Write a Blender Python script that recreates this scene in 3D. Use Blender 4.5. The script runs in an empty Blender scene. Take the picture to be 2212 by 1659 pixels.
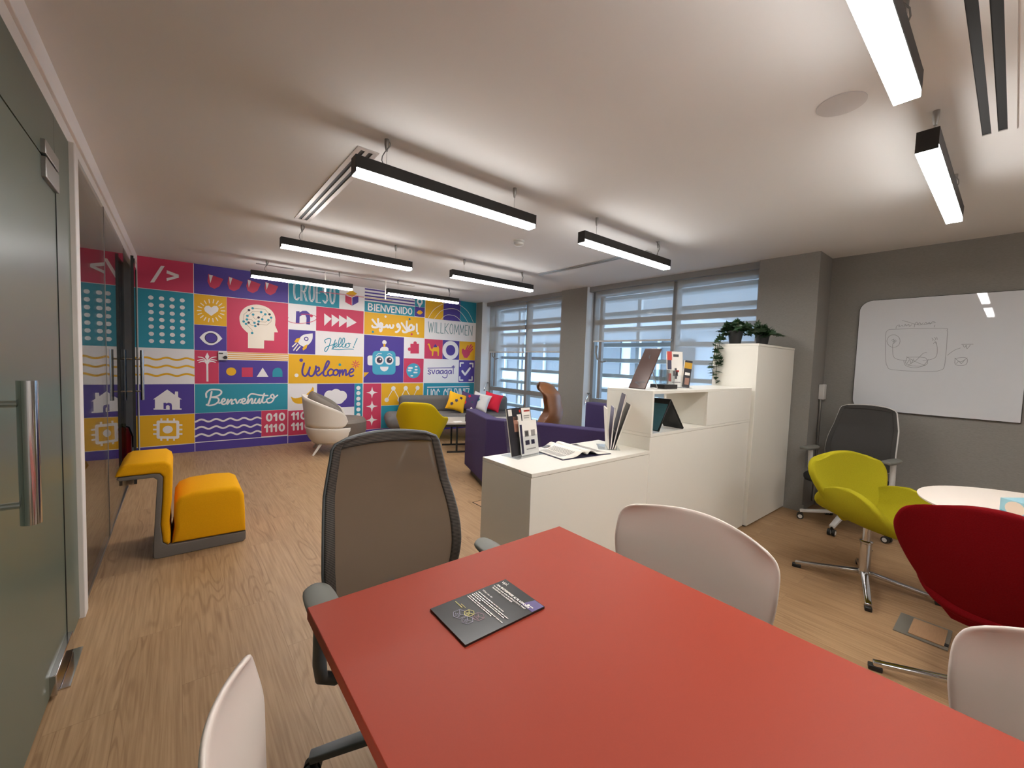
import bpy, math, random
import numpy as np
from mathutils import Vector, Matrix, Euler
from mathutils.geometry import tessellate_polygon

random.seed(7)
SC = bpy.context.scene
COL = SC.collection
PI = math.pi

# ------------------------------------------------------------------ camera, sky, exposure
cam_data = bpy.data.cameras.new('camera')
cam = bpy.data.objects.new('camera', cam_data)
COL.objects.link(cam)
cam_data.sensor_fit = 'HORIZONTAL'
cam_data.sensor_width = 36.0
cam_data.lens = 884.2 / 2212.0 * 36.0
cam_data.clip_start = 0.02
R_ = Vector((0.77572571, -0.63010532, 0.03488422))
U_ = Vector((0.00804705, 0.06514987, 0.99784304))
F_ = Vector((0.63101891, 0.77377179, -0.05560892))
cam.matrix_world = Matrix(((R_.x, U_.x, -F_.x, 0.0), (R_.y, U_.y, -F_.y, 0.0), (R_.z, U_.z, -F_.z, 1.35), (0, 0, 0, 1)))
SC.camera = cam

world = bpy.data.worlds.new('sky')
SC.world = world
world.use_nodes = True
wbg = world.node_tree.nodes['Background']
wbg.inputs[0].default_value = (0.55, 0.75, 1.0, 1)
wbg.inputs[1].default_value = 3.0

sun_data = bpy.data.lights.new('sun', 'SUN')
sun_data.energy = 1.0
sun_data.angle = 0.03
sun_data.color = (1.0, 0.95, 0.88)
sun = bpy.data.objects.new('sun', sun_data)
COL.objects.link(sun)
sun.rotation_euler = (math.radians(35), 0, math.radians(-78))     # high sun behind the room, lights the facade across the street

SC.view_settings.view_transform = 'Standard'
SC.view_settings.look = 'None'
SC.view_settings.gamma = 1.0
SC.view_settings.use_curve_mapping = False
SC.view_settings.exposure = 1.28
LAMP_STRENGTH = 26.0
SC.cycles.diffuse_bounces = 8
SC.cycles.transparent_max_bounces = 24

# ------------------------------------------------------------------ materials
def lin(c):
    c = c / 255.0
    return c / 12.92 if c <= 0.04045 else ((c + 0.055) / 1.055) ** 2.4

def rgb(r, g, b):
    return (lin(r), lin(g), lin(b), 1.0)

class N:
    def __init__(self, name):
        self.m = bpy.data.materials.new(name)
        self.m.use_nodes = True
        self.t = self.m.node_tree
        self.b = self.t.nodes['Principled BSDF']
        self.out = self.t.nodes['Material Output']
    def n(self, kind, **kw):
        x = self.t.nodes.new('ShaderNode' + kind)
        for k, v in kw.items():
            if k.startswith('i_'):
                x.inputs[k[2:].replace('_', ' ')].default_value = v
            else:
                setattr(x, k, v)
        return x
    def l(self, a, b):
        self.t.links.new(a, b)

def mat(name, col, rough=0.5, metal=0.0, spec=0.5, coat=0.0, noise=0.0, scale=40.0, bump=0.0, stretch=None, sheen=0.0):
    s = N(name)
    b = s.b
    b.inputs['Base Color'].default_value = col
    b.inputs['Roughness'].default_value = rough
    b.inputs['Metallic'].default_value = metal
    b.inputs['Specular IOR Level'].default_value = spec
    b.inputs['Coat Weight'].default_value = coat
    b.inputs['Sheen Weight'].default_value = sheen
    if noise or bump:
        tc = s.n('TexCoord')
        mp = s.n('Mapping')
        if stretch:
            mp.inputs['Scale'].default_value = stretch
        nz = s.n('TexNoise')
        nz.inputs['Scale'].default_value = scale
        nz.inputs['Detail'].default_value = 4
        s.l(tc.outputs['Object'], mp.inputs[0])
        s.l(mp.outputs[0], nz.inputs['Vector'])
        if noise:
            mx = s.n('Mix', data_type='RGBA')
            mx.inputs[6].default_value = tuple(c * (1 - noise) for c in col[:3]) + (1,)
            mx.inputs[7].default_value = tuple(min(1, c * (1 + noise)) for c in col[:3]) + (1,)
            s.l(nz.outputs['Fac'], mx.inputs[0])
            s.l(mx.outputs[2], b.inputs['Base Color'])
        if bump:
            bp = s.n('Bump')
            bp.inputs['Strength'].default_value = bump
            bp.inputs['Distance'].default_value = 0.002
            s.l(nz.outputs['Fac'], bp.inputs['Height'])
            s.l(bp.outputs[0], b.inputs['Normal'])
    return s.m

def glass_mat(name, tint=(0.93, 0.96, 0.95, 1), ior=1.5, rough=0.0):
    s = N(name)
    fr = s.n('Fresnel')
    # the same reflection from either side of a thin pane
    ge = s.n('NewGeometry'); mrng = s.n('MapRange')
    mrng.inputs['To Min'].default_value = ior; mrng.inputs['To Max'].default_value = 1.0 / ior
    s.l(ge.outputs['Backfacing'], mrng.inputs['Value']); s.l(mrng.outputs[0], fr.inputs['IOR'])
    tr = s.n('BsdfTransparent')
    tr.inputs[0].default_value = tint
    gl = s.n('BsdfGlossy')
    gl.inputs['Roughness'].default_value = rough
    mx = s.n('MixShader')
    s.l(fr.outputs[0], mx.inputs[0]); s.l(tr.outputs[0], mx.inputs[1]); s.l(gl.outputs[0], mx.inputs[2])
    s.l(mx.outputs[0], s.out.inputs[0])
    return s.m

def see_through(name, col, alpha, rough=0.8, translucent=0.5):
    # woven cloth or mesh: threads (diffuse + translucent) with open gaps between them
    s = N(name)
    d = s.n('BsdfDiffuse'); d.inputs[0].default_value = col
    t = s.n('BsdfTranslucent'); t.inputs[0].default_value = col
    m1 = s.n('MixShader'); m1.inputs[0].default_value = translucent
    s.l(d.outputs[0], m1.inputs[1]); s.l(t.outputs[0], m1.inputs[2])
    tr = s.n('BsdfTransparent')
    m2 = s.n('MixShader'); m2.inputs[0].default_value = alpha
    s.l(tr.outputs[0], m2.inputs[1]); s.l(m1.outputs[0], m2.inputs[2])
    s.l(m2.outputs[0], s.out.inputs[0])
    return s.m

def opal_lens(name, col, k, side):
    # LED strip behind an opal lens: full output through the flat underside, weaker through the edges
    s = N(name)
    e = s.n('Emission'); e.inputs[0].default_value = col
    g = s.n('NewGeometry'); sp = s.n('SeparateXYZ'); s.l(g.outputs['True Normal'], sp.inputs[0])
    ab = s.n('Math', operation='ABSOLUTE'); s.l(sp.outputs['Z'], ab.inputs[0])
    mr = s.n('MapRange'); mr.inputs['To Min'].default_value = k * side; mr.inputs['To Max'].default_value = k
    s.l(ab.outputs[0], mr.inputs['Value']); s.l(mr.outputs[0], e.inputs[1])
    s.l(e.outputs[0], s.out.inputs[0])
    return s.m

def wood_floor():
    s = N('oak_planks')
    tc = s.n('TexCoord')
    sep = s.n('SeparateXYZ'); s.l(tc.outputs['Object'], sep.inputs[0])
    cmb = s.n('CombineXYZ'); s.l(sep.outputs['Y'], cmb.inputs['X']); s.l(sep.outputs['X'], cmb.inputs['Y'])
    br = s.n('TexBrick', offset=0.37, offset_frequency=2)
    br.inputs['Color1'].default_value = (0, 0, 0, 1); br.inputs['Color2'].default_value = (1, 1, 1, 1)
    br.inputs['Mortar'].default_value = (0.5, 0.5, 0.5, 1)
    br.inputs['Scale'].default_value = 1.0; br.inputs['Mortar Size'].default_value = 0.0012
    br.inputs['Bias'].default_value = 0.0
    br.inputs['Brick Width'].default_value = 1.25; br.inputs['Row Height'].default_value = 0.19
    s.l(cmb.outputs[0], br.inputs['Vector'])
    # every plank looks at another stretch of grain
    off = s.n('VectorMath', operation='SCALE'); s.l(br.outputs['Color'], off.inputs[0]); off.inputs['Scale'].default_value = 37.0
    add = s.n('VectorMath', operation='ADD'); s.l(tc.outputs['Object'], add.inputs[0]); s.l(off.outputs[0], add.inputs[1])
    mp = s.n('Mapping'); mp.inputs['Scale'].default_value = (8.0, 0.9, 1.0); s.l(add.outputs[0], mp.inputs[0])
    nz = s.n('TexNoise'); nz.inputs['Scale'].default_value = 1.3; nz.inputs['Detail'].default_value = 1; nz.inputs['Distortion'].default_value = 0.25
    s.l(mp.outputs[0], nz.inputs['Vector'])
    mul = s.n('Math', operation='MULTIPLY'); mul.inputs[1].default_value = 60.0; s.l(nz.outputs['Fac'], mul.inputs[0])
    sn = s.n('Math', operation='SINE'); s.l(mul.outputs[0], sn.inputs[0])
    rings = s.n('MapRange'); rings.inputs['From Min'].default_value = 0.3; rings.inputs['From Max'].default_value = 1.0
    s.l(sn.outputs[0], rings.inputs['Value'])
    mp2 = s.n('Mapping'); mp2.inputs['Scale'].default_value = (110.0, 3.5, 1.0); s.l(add.outputs[0], mp2.inputs[0])
    fine = s.n('TexNoise'); fine.inputs['Scale'].default_value = 1.0; fine.inputs['Detail'].default_value = 5; s.l(mp2.outputs[0], fine.inputs['Vector'])
    ramp = s.n('Mix', data_type='RGBA'); ramp.inputs[6].default_value = rgb(172, 139, 103); ramp.inputs[7].default_value = rgb(178, 146, 110)
    s.l(br.outputs['Color'], ramp.inputs[0])
    m2 = s.n('Mix', data_type='RGBA', blend_type='MULTIPLY'); m2.inputs[7].default_value = (0.70, 0.64, 0.58, 1)
    rs = s.n('Math', operation='MULTIPLY'); rs.inputs[1].default_value = 0.75; s.l(rings.outputs[0], rs.inputs[0])
    # the ringed figure shows only in patches, as in plain sawn oak
    pt = s.n('TexNoise'); pt.inputs['Scale'].default_value = 1.0; pt.inputs['Detail'].default_value = 1
    mp3 = s.n('Mapping'); mp3.inputs['Scale'].default_value = (9.0, 0.9, 1.0); s.l(off.outputs[0], mp3.inputs[0])
    ad3 = s.n('VectorMath', operation='ADD'); s.l(tc.outputs['Object'], ad3.inputs[0]); s.l(off.outputs[0], ad3.inputs[1]); s.l(ad3.outputs[0], mp3.inputs[0])
    s.l(mp3.outputs[0], pt.inputs['Vector'])
    pr_ = s.n('MapRange'); pr_.inputs['From Min'].default_value = 0.46; pr_.inputs['From Max'].default_value = 0.62; s.l(pt.outputs['Fac'], pr_.inputs['Value'])
    pm = s.n('Math', operation='MULTIPLY'); s.l(rs.outputs[0], pm.inputs[0]); s.l(pr_.outputs[0], pm.inputs[1])
    s.l(pm.outputs[0], m2.inputs[0]); s.l(ramp.outputs[2], m2.inputs[6])
    fr = s.n('MapRange'); fr.inputs['From Min'].default_value = 0.35; fr.inputs['From Max'].default_value = 0.7
    fr.inputs['To Min'].default_value = 0.0; fr.inputs['To Max'].default_value = 0.95; s.l(fine.outputs['Fac'], fr.inputs['Value'])
    m3 = s.n('Mix', data_type='RGBA', blend_type='MULTIPLY'); m3.inputs[7].default_value = (0.72, 0.66, 0.6, 1)
    s.l(fr.outputs[0], m3.inputs[0]); s.l(m2.outputs[2], m3.inputs[6])
    m4 = s.n('Mix', data_type='RGBA', blend_type='MULTIPLY'); m4.inputs[7].default_value = (0.55, 0.5, 0.45, 1)
    ms = s.n('Math', operation='MULTIPLY'); ms.inputs[1].default_value = 0.45; s.l(br.outputs['Fac'], ms.inputs[0])
    s.l(ms.outputs[0], m4.inputs[0]); s.l(m3.outputs[2], m4.inputs[6])
    s.l(m4.outputs[2], s.b.inputs['Base Color'])
    s.b.inputs['Roughness'].default_value = 0.42
    s.b.inputs['Specular IOR Level'].default_value = 0.35
    bp = s.n('Bump'); bp.inputs['Strength'].default_value = 0.15; bp.inputs['Distance'].default_value = 0.001
    s.l(fine.outputs['Fac'], bp.inputs['Height']); s.l(bp.outputs[0], s.b.inputs['Normal'])
    return s.m

def banded(name, c1, c2, axis, freq, alpha):
    # ribbed mesh border: fine dark and lighter ribs, partly open
    s = N(name)
    tc = s.n('TexCoord'); sep = s.n('SeparateXYZ'); s.l(tc.outputs['Object'], sep.inputs[0])
    mu = s.n('Math', operation='MULTIPLY'); mu.inputs[1].default_value = freq; s.l(sep.outputs[axis], mu.inputs[0])
    fr = s.n('Math', operation='FRACT'); s.l(mu.outputs[0], fr.inputs[0])
    gt = s.n('Math', operation='GREATER_THAN'); gt.inputs[1].default_value = 0.5; s.l(fr.outputs[0], gt.inputs[0])
    mx = s.n('Mix', data_type='RGBA'); mx.inputs[6].default_value = c1; mx.inputs[7].default_value = c2
    s.l(gt.outputs[0], mx.inputs[0]); s.l(mx.outputs[2], s.b.inputs['Base Color'])
    s.b.inputs['Alpha'].default_value = alpha; s.b.inputs['Roughness'].default_value = 0.7
    return s.m

M = {}
M['ceiling'] = mat('white_ceiling_paint', rgb(224, 222, 220), 0.9, spec=0.2)
M['speaker'] = mat('speaker_grille_paint', rgb(196, 192, 190), 0.8, spec=0.2)
M['beam'] = mat('white_bulkhead_paint', rgb(232, 226, 222), 0.8, spec=0.2)
M['white_wall'] = mat('white_wall_paint', rgb(222, 222, 222), 0.85, spec=0.2)
M['wallpaper'] = mat('grey_woven_wallpaper', rgb(138, 135, 130), 0.9, noise=0.22, scale=55, bump=0.5, stretch=(1, 1, 9), spec=0.2)
M['floor'] = wood_floor()
M['corridor'] = mat('dark_corridor_paint', rgb(70, 72, 74), 0.9)
M['frosted'] = mat('frosted_green_glass', rgb(92, 103, 90), 0.32, spec=0.35)
M['glass'] = glass_mat('clear_glass')
M['dark_glass'] = glass_mat('dark_tinted_glass', (0.30, 0.33, 0.36, 1))
M['window_glass'] = glass_mat('window_glass', (0.9, 0.95, 0.97, 1), 1.25)
M['white_frame'] = mat('white_aluminium', rgb(226, 220, 214), 0.5)
M['grey_frame'] = mat('grey_window_aluminium', rgb(132, 130, 128), 0.45, metal=0.1)
M['chrome'] = mat('polished_steel', rgb(200, 200, 200), 0.12, metal=1.0)
M['steel'] = mat('brushed_steel', rgb(165, 163, 160), 0.35, metal=1.0)
M['black'] = mat('black_plastic', rgb(22, 22, 22), 0.5)
M['black_gloss'] = mat('black_gloss', rgb(16, 18, 20), 0.15)
M['lamp_black'] = mat('matt_black_aluminium', rgb(30, 27, 25), 0.55)
M['lens'] = opal_lens('lit_opal_lens', (1.0, 0.975, 0.945, 1), LAMP_STRENGTH, 0.46)
M['blind'] = see_through('grey_screen_fabric', rgb(200, 194, 186), 0.43, translucent=0.28)
M['coral'] = mat('coral_laminate', rgb(160, 62, 42), 0.5, noise=0.04, scale=300, spec=0.22)
M['white_lam'] = mat('white_melamine', rgb(228, 225, 215), 0.35, spec=0.4)
M['shell'] = mat('white_moulded_plastic', rgb(222, 210, 200), 0.4)
M['grey_plastic'] = mat('slate_grey_plastic', rgb(98, 102, 104), 0.45)
M['grey_pad'] = mat('grey_arm_pad', rgb(118, 118, 112), 0.6)
M['light_plastic'] = mat('light_grey_plastic', rgb(200, 198, 194), 0.4)
M['mesh'] = see_through('taupe_chair_mesh', rgb(104, 92, 80), 0.88, translucent=0.25)
M['mesh_border'] = banded('ribbed_mesh_border', rgb(38, 34, 31), rgb(92, 84, 76), 'Z', 190, 0.93)
M['dark_mesh'] = mat('charcoal_mesh', rgb(62, 60, 58), 0.8, noise=0.2, scale=200)
M['black_fabric'] = mat('black_seat_fabric', rgb(24, 24, 25), 0.95, noise=0.2, scale=300)
M['lime'] = mat('lime_wool', rgb(160, 150, 30), 0.95, noise=0.16, scale=220, bump=0.4, spec=0.1)
M['red_wool'] = mat('dark_red_wool', rgb(112, 8, 14), 0.95, noise=0.16, scale=220, bump=0.4, spec=0.1)
M['yellow_shell'] = mat('mustard_upholstery', rgb(196, 170, 8), 0.8, noise=0.08, scale=200, spec=0.2)
M['yellow_wool'] = mat('golden_yellow_felt', rgb(226, 162, 14), 0.9, noise=0.08, scale=180, bump=0.3, spec=0.15)
M['grey_felt'] = mat('grey_felt', rgb(112, 106, 100), 0.95, noise=0.1, scale=180, spec=0.15)
M['sofa_grey'] = mat('mid_grey_upholstery', rgb(106, 103, 101), 0.9, noise=0.08, scale=160, spec=0.2)
M['taupe'] = mat('taupe_leatherette', rgb(110, 100, 90), 0.55, noise=0.05, scale=60)
M['cream_shell'] = mat('cream_shell', rgb(226, 218, 206), 0.5)
M['purple_fab'] = mat('purple_upholstery', rgb(60, 48, 88), 0.75, noise=0.06, scale=160, spec=0.3)
M['tan'] = mat('tan_leather', rgb(132, 86, 54), 0.38, noise=0.08, scale=18)
M['grey_stone'] = mat('pale_grey_tabletop', rgb(186, 180, 172), 0.4, noise=0.05, scale=30)
M['white_top'] = mat('white_tabletop', rgb(234, 222, 210), 0.35)
M['wb'] = mat('whiteboard_glass', rgb(206, 208, 212), 0.02, spec=0.5)
M['wb_edge'] = mat('dark_board_edge', rgb(58, 56, 54), 0.5)
M['marker'] = mat('worn_grey_marker', rgb(138, 140, 144), 0.6)
M['acrylic'] = glass_mat('clear_acrylic', (0.96, 0.97, 0.98, 1), 1.45)
M['tumbler'] = glass_mat('tumbler_glass', (0.93, 0.95, 0.95, 1), 1.9)
M['paper'] = mat('magazine_paper', rgb(232, 226, 216), 0.4)
M['print_grey'] = mat('printed_grey_text', rgb(150, 146, 142), 0.5)
M['print_dark'] = mat('printed_dark_ink', rgb(40, 38, 44), 0.35)
M['print_navy'] = mat('printed_navy_ink', rgb(44, 40, 70), 0.35)
M['print_red'] = mat('printed_red_ink', rgb(206, 52, 34), 0.4)
M['print_yellow'] = mat('printed_yellow_ink', rgb(210, 160, 30), 0.4)
M['print_skin'] = mat('printed_portrait_tone', rgb(176, 128, 108), 0.4)
M['print_white'] = mat('printed_white_ink', rgb(240, 236, 228), 0.5)
M['brochure'] = mat('black_glossy_card', rgb(32, 29, 28), 0.25, noise=0.5, scale=9, spec=0.5)
M['print_violet'] = mat('printed_violet_ink', rgb(88, 74, 130), 0.35)
M['print_lime'] = mat('printed_lime_ink', rgb(196, 186, 90), 0.4)
M['print_pink'] = mat('printed_pink_ink', rgb(150, 100, 112), 0.4)
M['print_lilac'] = mat('printed_lilac_ink', rgb(132, 126, 146), 0.4)
M['brown_screen'] = mat('brown_anodised_back', rgb(74, 48, 40), 0.25, metal=0.1)
M['screen'] = mat('dark_screen_teal_reflection', rgb(50, 88, 96), 0.12)  # tablet's teal reflection painted into the base colour; also a cushion dot
M['leaf'] = mat('dark_ivy_leaf', rgb(34, 62, 32), 0.45, noise=0.35, scale=30)
M['stem'] = mat('brown_green_stem', rgb(70, 74, 40), 0.7)
M['pot'] = mat('black_planter', rgb(24, 24, 24), 0.5)
M['soil'] = mat('dark_soil', rgb(40, 30, 24), 0.95)
M['tissue'] = mat('white_tissue', rgb(240, 238, 236), 0.9)
M['tissue_blue'] = mat('pale_blue_carton', rgb(150, 196, 208), 0.5)
M['tissue_dark'] = mat('teal_carton_print', rgb(74, 150, 172), 0.5)
M['cream_print'] = mat('cream_carton_print', rgb(226, 206, 186), 0.5)
M['ext_red'] = mat('extinguisher_red', rgb(190, 24, 30), 0.3)
M['cush_yellow'] = mat('yellow_cushion_cotton', rgb(234, 176, 20), 0.85)
M['cush_purple'] = mat('purple_cushion_cotton', rgb(78, 58, 100), 0.85)
M['cush_white'] = mat('white_cushion_cotton', rgb(226, 222, 220), 0.85)
M['cush_red'] = mat('red_cushion_cotton', rgb(226, 34, 62), 0.85)
M['vent_metal'] = mat('vent_aluminium', rgb(190, 184, 178), 0.35, metal=0.7)
M['facade'] = mat('white_facade_panels', rgb(176, 182, 188), 0.8, noise=0.03, scale=1)
M['pale_block'] = mat('pale_concrete_block', rgb(138, 138, 140), 0.9)
M['far_block'] = mat('hazy_grey_block', rgb(140, 148, 160), 0.9)
M['blue_pane'] = mat('blue_reflecting_pane', rgb(92, 92, 94), 0.4, spec=0.3)
M['slat'] = mat('white_louvre_paint', rgb(206, 206, 206), 0.6)
M['street'] = mat('pale_paving', rgb(170, 165, 158), 0.9)
M['outlet_metal'] = mat('outlet_steel', rgb(140, 136, 126), 0.45, metal=0.6)
M['outlet_wood'] = mat('outlet_oak_inlay', rgb(178, 140, 104), 0.5, noise=0.15, scale=20, stretch=(1, 12, 1))
MUR = {'P': rgb(78, 62, 142), 'R': rgb(196, 62, 92), 'T': rgb(46, 138, 158), 'T2': rgb(72, 158, 184), 'Y': rgb(222, 168, 34), 'W': rgb(226, 221, 220), 'C': rgb(230, 218, 202), 'D': rgb(58, 54, 70), 'O': rgb(214, 158, 74), 'G': rgb(160, 140, 120), 'G2': rgb(70, 120, 120)}
MURM = {k: mat('mural_print_' + k, v, 0.5, spec=0.3) for k, v in MUR.items()}

# ------------------------------------------------------------------ geometry
class MB:
    def __init__(self):
        self.v = []; self.f = []; self.mi = []; self.mats = []; self.cur = 0; self.face_dir = Vector((-0.05, -1, 0.1))
    def use(self, m):
        if m not in self.mats:
            self.mats.append(m)
        self.cur = self.mats.index(m)
        return self
    def face(self, idx):
        self.f.append(tuple(idx)); self.mi.append(self.cur)
    def add(self, vs, fs, mtx=None):
        o = len(self.v)
        for p in vs:
            self.v.append(tuple(mtx @ Vector(p)) if mtx else tuple(p))
        for f in fs:
            self.face([o + i for i in f])
        return self
    def box(self, c, s, rot=None):
        x, y, z = s[0] / 2, s[1] / 2, s[2] / 2
        vs = [Vector((a * x, b * y, d * z)) for a in (-1, 1) for b in (-1, 1) for d in (-1, 1)]
        m = Matrix.Translation(c)
        if rot is not None:
            m = m @ (rot.to_4x4() if isinstance(rot, Matrix) else Euler(rot).to_matrix().to_4x4())
        return self.add(vs, [(0, 1, 3, 2), (4, 6, 7, 5), (0, 4, 5, 1), (2, 3, 7, 6), (0, 2, 6, 4), (1, 5, 7, 3)], m)
    def bx(self, x0, x1, y0, y1, z0, z1):
        return self.box(((x0 + x1) / 2, (y0 + y1) / 2, (z0 + z1) / 2), (abs(x1 - x0), abs(y1 - y0), abs(z1 - z0)))
    def tube(self, pts, r, n=10, cap=True, r1=None):
        pts = [Vector(p) for p in pts]
        k = len(pts); o = len(self.v)
        prev = None
        for i, p in enumerate(pts):
            d = (pts[min(i + 1, k - 1)] - pts[max(i - 1, 0)]).normalized()
            if prev is None:
                a = Vector((0, 0, 1)) if abs(d.z) < 0.9 else Vector((1, 0, 0))
                prev = d.cross(a).normalized()
            u = (prev - d * prev.dot(d)).normalized(); w = d.cross(u); prev = u
            rr = r if r1 is None else r + (r1 - r) * i / (k - 1)
            for j in range(n):
                t = 2 * PI * j / n
                self.v.append(tuple(p + u * (rr * math.cos(t)) + w * (rr * math.sin(t))))
        for i in range(k - 1):
            for j in range(n):
                self.face((o + i * n + j, o + i * n + (j + 1) % n, o + (i + 1) * n + (j + 1) % n, o + (i + 1) * n + j))
        if cap:
            self.face([o + j for j in reversed(range(n))]); self.face([o + (k - 1) * n + j for j in range(n)])
        return self
    def lathe(self, prof, c=(0, 0, 0), n=28, mtx=None):
        o = len(self.v); k = len(prof)
        for r, z in prof:
            for j in range(n):
                t = 2 * PI * j / n
                p = Vector((r * math.cos(t), r * math.sin(t), z))
                if mtx: p = mtx @ p
                self.v.append((p.x + c[0], p.y + c[1], p.z + c[2]))
        for i in range(k - 1):
            for j in range(n):
                self.face((o + i * n + j, o + i * n + (j + 1) % n, o + (i + 1) * n + (j + 1) % n, o + (i + 1) * n + j))
        if prof[0][0] > 1e-6: self.face([o + j for j in reversed(range(n))])
        if prof[-1][0] > 1e-6: self.face([o + (k - 1) * n + j for j in range(n)])
        return self
    def grid(self, fn, nu, nv, closed=False):
        o = len(self.v)
        for j in range(nv + 1):
            for i in range(nu + (0 if closed else 1)):
                self.v.append(tuple(fn(i / nu, j / nv)))
        w = nu if closed else nu + 1
        for j in range(nv):
            for i in range(nu):
                a = o + j * w + i; b = o + j * w + (i + 1) % w
                self.face((a, b, b + w, a + w))
        return self
    def prism(self, poly, a, b, axis=1, mtx=None):
        # poly in the plane of the two other axes, extruded from a to b along axis
        def P(p, t):
            q = [p[0], p[1]]; q.insert(axis, t); return Vector(q)
        n = len(poly); o = len(self.v)
        for t in (a, b):
            for p in poly:
                q = P(p, t)
                self.v.append(tuple(mtx @ q) if mtx else tuple(q))
        for i in range(n):
            self.face((o + i, o + (i + 1) % n, o + n + (i + 1) % n, o + n + i))
        tri = tessellate_polygon([[Vector((p[0], p[1], 0)) for p in poly]])
        for t in tri:
            self.face([o + i for i in t]); self.face([o + n + i for i in reversed(t)])
        return self
    def flat(self, poly3):
        # a flat polygon given by 3-D points (may be concave)
        o = len(self.v)
        self.v.extend(tuple(p) for p in poly3)
        if len(poly3) <= 4:
            self.face(range(o, o + len(poly3)))
        else:
            for t in tessellate_polygon([[Vector(p) for p in poly3]]):
                self.face([o + i for i in t])
        return self
    def ribbon(self, pts, w, to3, capn=8, step=1.2e-5):
        # a marker or brush stroke of width w along a 2-D line; each dab lies a hair above the one before
        n = to3(1, 0), to3(0, 1), to3(0, 0)
        nv = (Vector(n[0]) - Vector(n[2])).cross(Vector(n[1]) - Vector(n[2])).normalized()
        if nv.dot(self.face_dir) < 0: nv = -nv
        cnt = 0
        for i in range(len(pts)):
            if w > 0.007:
                o = len(self.v); up = nv * (step * (cnt % 24)); cnt += 1
                for j in range(capn):
                    t = 2 * PI * j / capn
                    self.v.append(tuple(Vector(to3(pts[i][0] + w / 2 * math.cos(t), pts[i][1] + w / 2 * math.sin(t))) + up))
                self.face(range(o, o + capn))
            if i == len(pts) - 1: break
            dx, dy = pts[i + 1][0] - pts[i][0], pts[i + 1][1] - pts[i][1]
            L = math.hypot(dx, dy)
            if L < 1e-6: continue
            nx, ny = -dy / L * w / 2, dx / L * w / 2
            up = nv * (step * (cnt % 24)); cnt += 1
            self.flat([tuple(Vector(to3(*q)) + up) for q in ((pts[i][0] + nx, pts[i][1] + ny), (pts[i + 1][0] + nx, pts[i + 1][1] + ny), (pts[i + 1][0] - nx, pts[i + 1][1] - ny), (pts[i][0] - nx, pts[i][1] - ny))])
        return self
    def build(self, name, m=None, parent=None, smooth=35, bevel=0, seg=3, solid=0, sub=0, off=0):
        me = bpy.data.meshes.new(name)
        me.from_pydata(self.v, [], self.f)
        if m is not None:
            me.materials.append(m)
        else:
            for x in self.mats: me.materials.append(x)
            me.polygons.foreach_set('material_index', self.mi)
        me.validate(); 
        import bmesh
        bm = bmesh.new(); bm.from_mesh(me)
        bmesh.ops.remove_doubles(bm, verts=bm.verts, dist=1e-6)
        if smooth: bmesh.ops.recalc_face_normals(bm, faces=bm.faces)
        bm.to_mesh(me); bm.free()
        if smooth:
            me.polygons.foreach_set('use_smooth', [True] * len(me.polygons))
            me.set_sharp_from_angle(angle=math.radians(smooth))
        o = bpy.data.objects.new(name, me)
        COL.objects.link(o)
        if parent: o.parent = parent
        if solid:
            md = o.modifiers.new('thickness', 'SOLIDIFY'); md.thickness = solid; md.offset = off
        if bevel:
            md = o.modifiers.new('rounded', 'BEVEL'); md.width = bevel; md.segments = seg; md.limit_method = 'ANGLE'; md.angle_limit = math.radians(40)
        if sub:
            md = o.modifiers.new('smooth', 'SUBSURF'); md.levels = sub; md.render_levels = sub
        if bevel or sub or solid:
            me.polygons.foreach_set('use_smooth', [True] * len(me.polygons))
        return o

def empty(name, loc=(0, 0, 0), rz=0):
    o = bpy.data.objects.new(name, None)
    o.empty_display_size = 0.1
    COL.objects.link(o)
    o.location = loc; o.rotation_euler = (0, 0, rz)
    return o

def tag(o, label=None, cat=None, group=None, kind=None):
    if label: o['label'] = label
    if cat: o['category'] = cat
    if group: o['group'] = group
    if kind: o['kind'] = kind
    return o

def thing(name, label, cat, loc=(0, 0, 0), rz=0, group=None):
    return tag(empty(name, loc, rz), label, cat, group)

def struct(o):
    o['kind'] = 'structure'
    return o

def dup(root, loc, rz, label, group=None):
    r = root.copy(); COL.objects.link(r); r.location = loc; r.rotation_euler = (0, 0, rz); r['label'] = label
    if group: r['group'] = group
    for ch in list(root.children):
        c = ch.copy(); COL.objects.link(c); c.parent = r
        for g in list(ch.children):
            d = g.copy(); COL.objects.link(d); d.parent = c
    return r

def text_into(mb, s, size, to3, x, y, align='LEFT', bold=0.0):
    # lettering with the built-in font, laid flat through to3(u, v)
    cu = bpy.data.curves.new('lettering', 'FONT'); cu.body = s; cu.size = size; cu.align_x = align; cu.offset = bold; cu.resolution_u = 2
    o = bpy.data.objects.new('lettering', cu)
    me = o.to_mesh()
    k = len(mb.v)
    for v in me.vertices: mb.v.append(tuple(to3(x + v.co.x, y + v.co.y)))
    for p in me.polygons: mb.face([k + i for i in p.vertices])
    o.to_mesh_clear(); bpy.data.objects.remove(o); bpy.data.curves.remove(cu)

# ------------------------------------------------------------------ the room shell
GX = -0.383          # glass partition
WY = 6.83            # mural wall
WX = 5.03            # whiteboard wall
CX = 4.65            # column faces
VX = 4.80            # window plane
CZ = 2.475           # ceiling
FY = -2.6            # wall behind the camera
KX = -2.3            # far side of the corridor behind the glass

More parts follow.
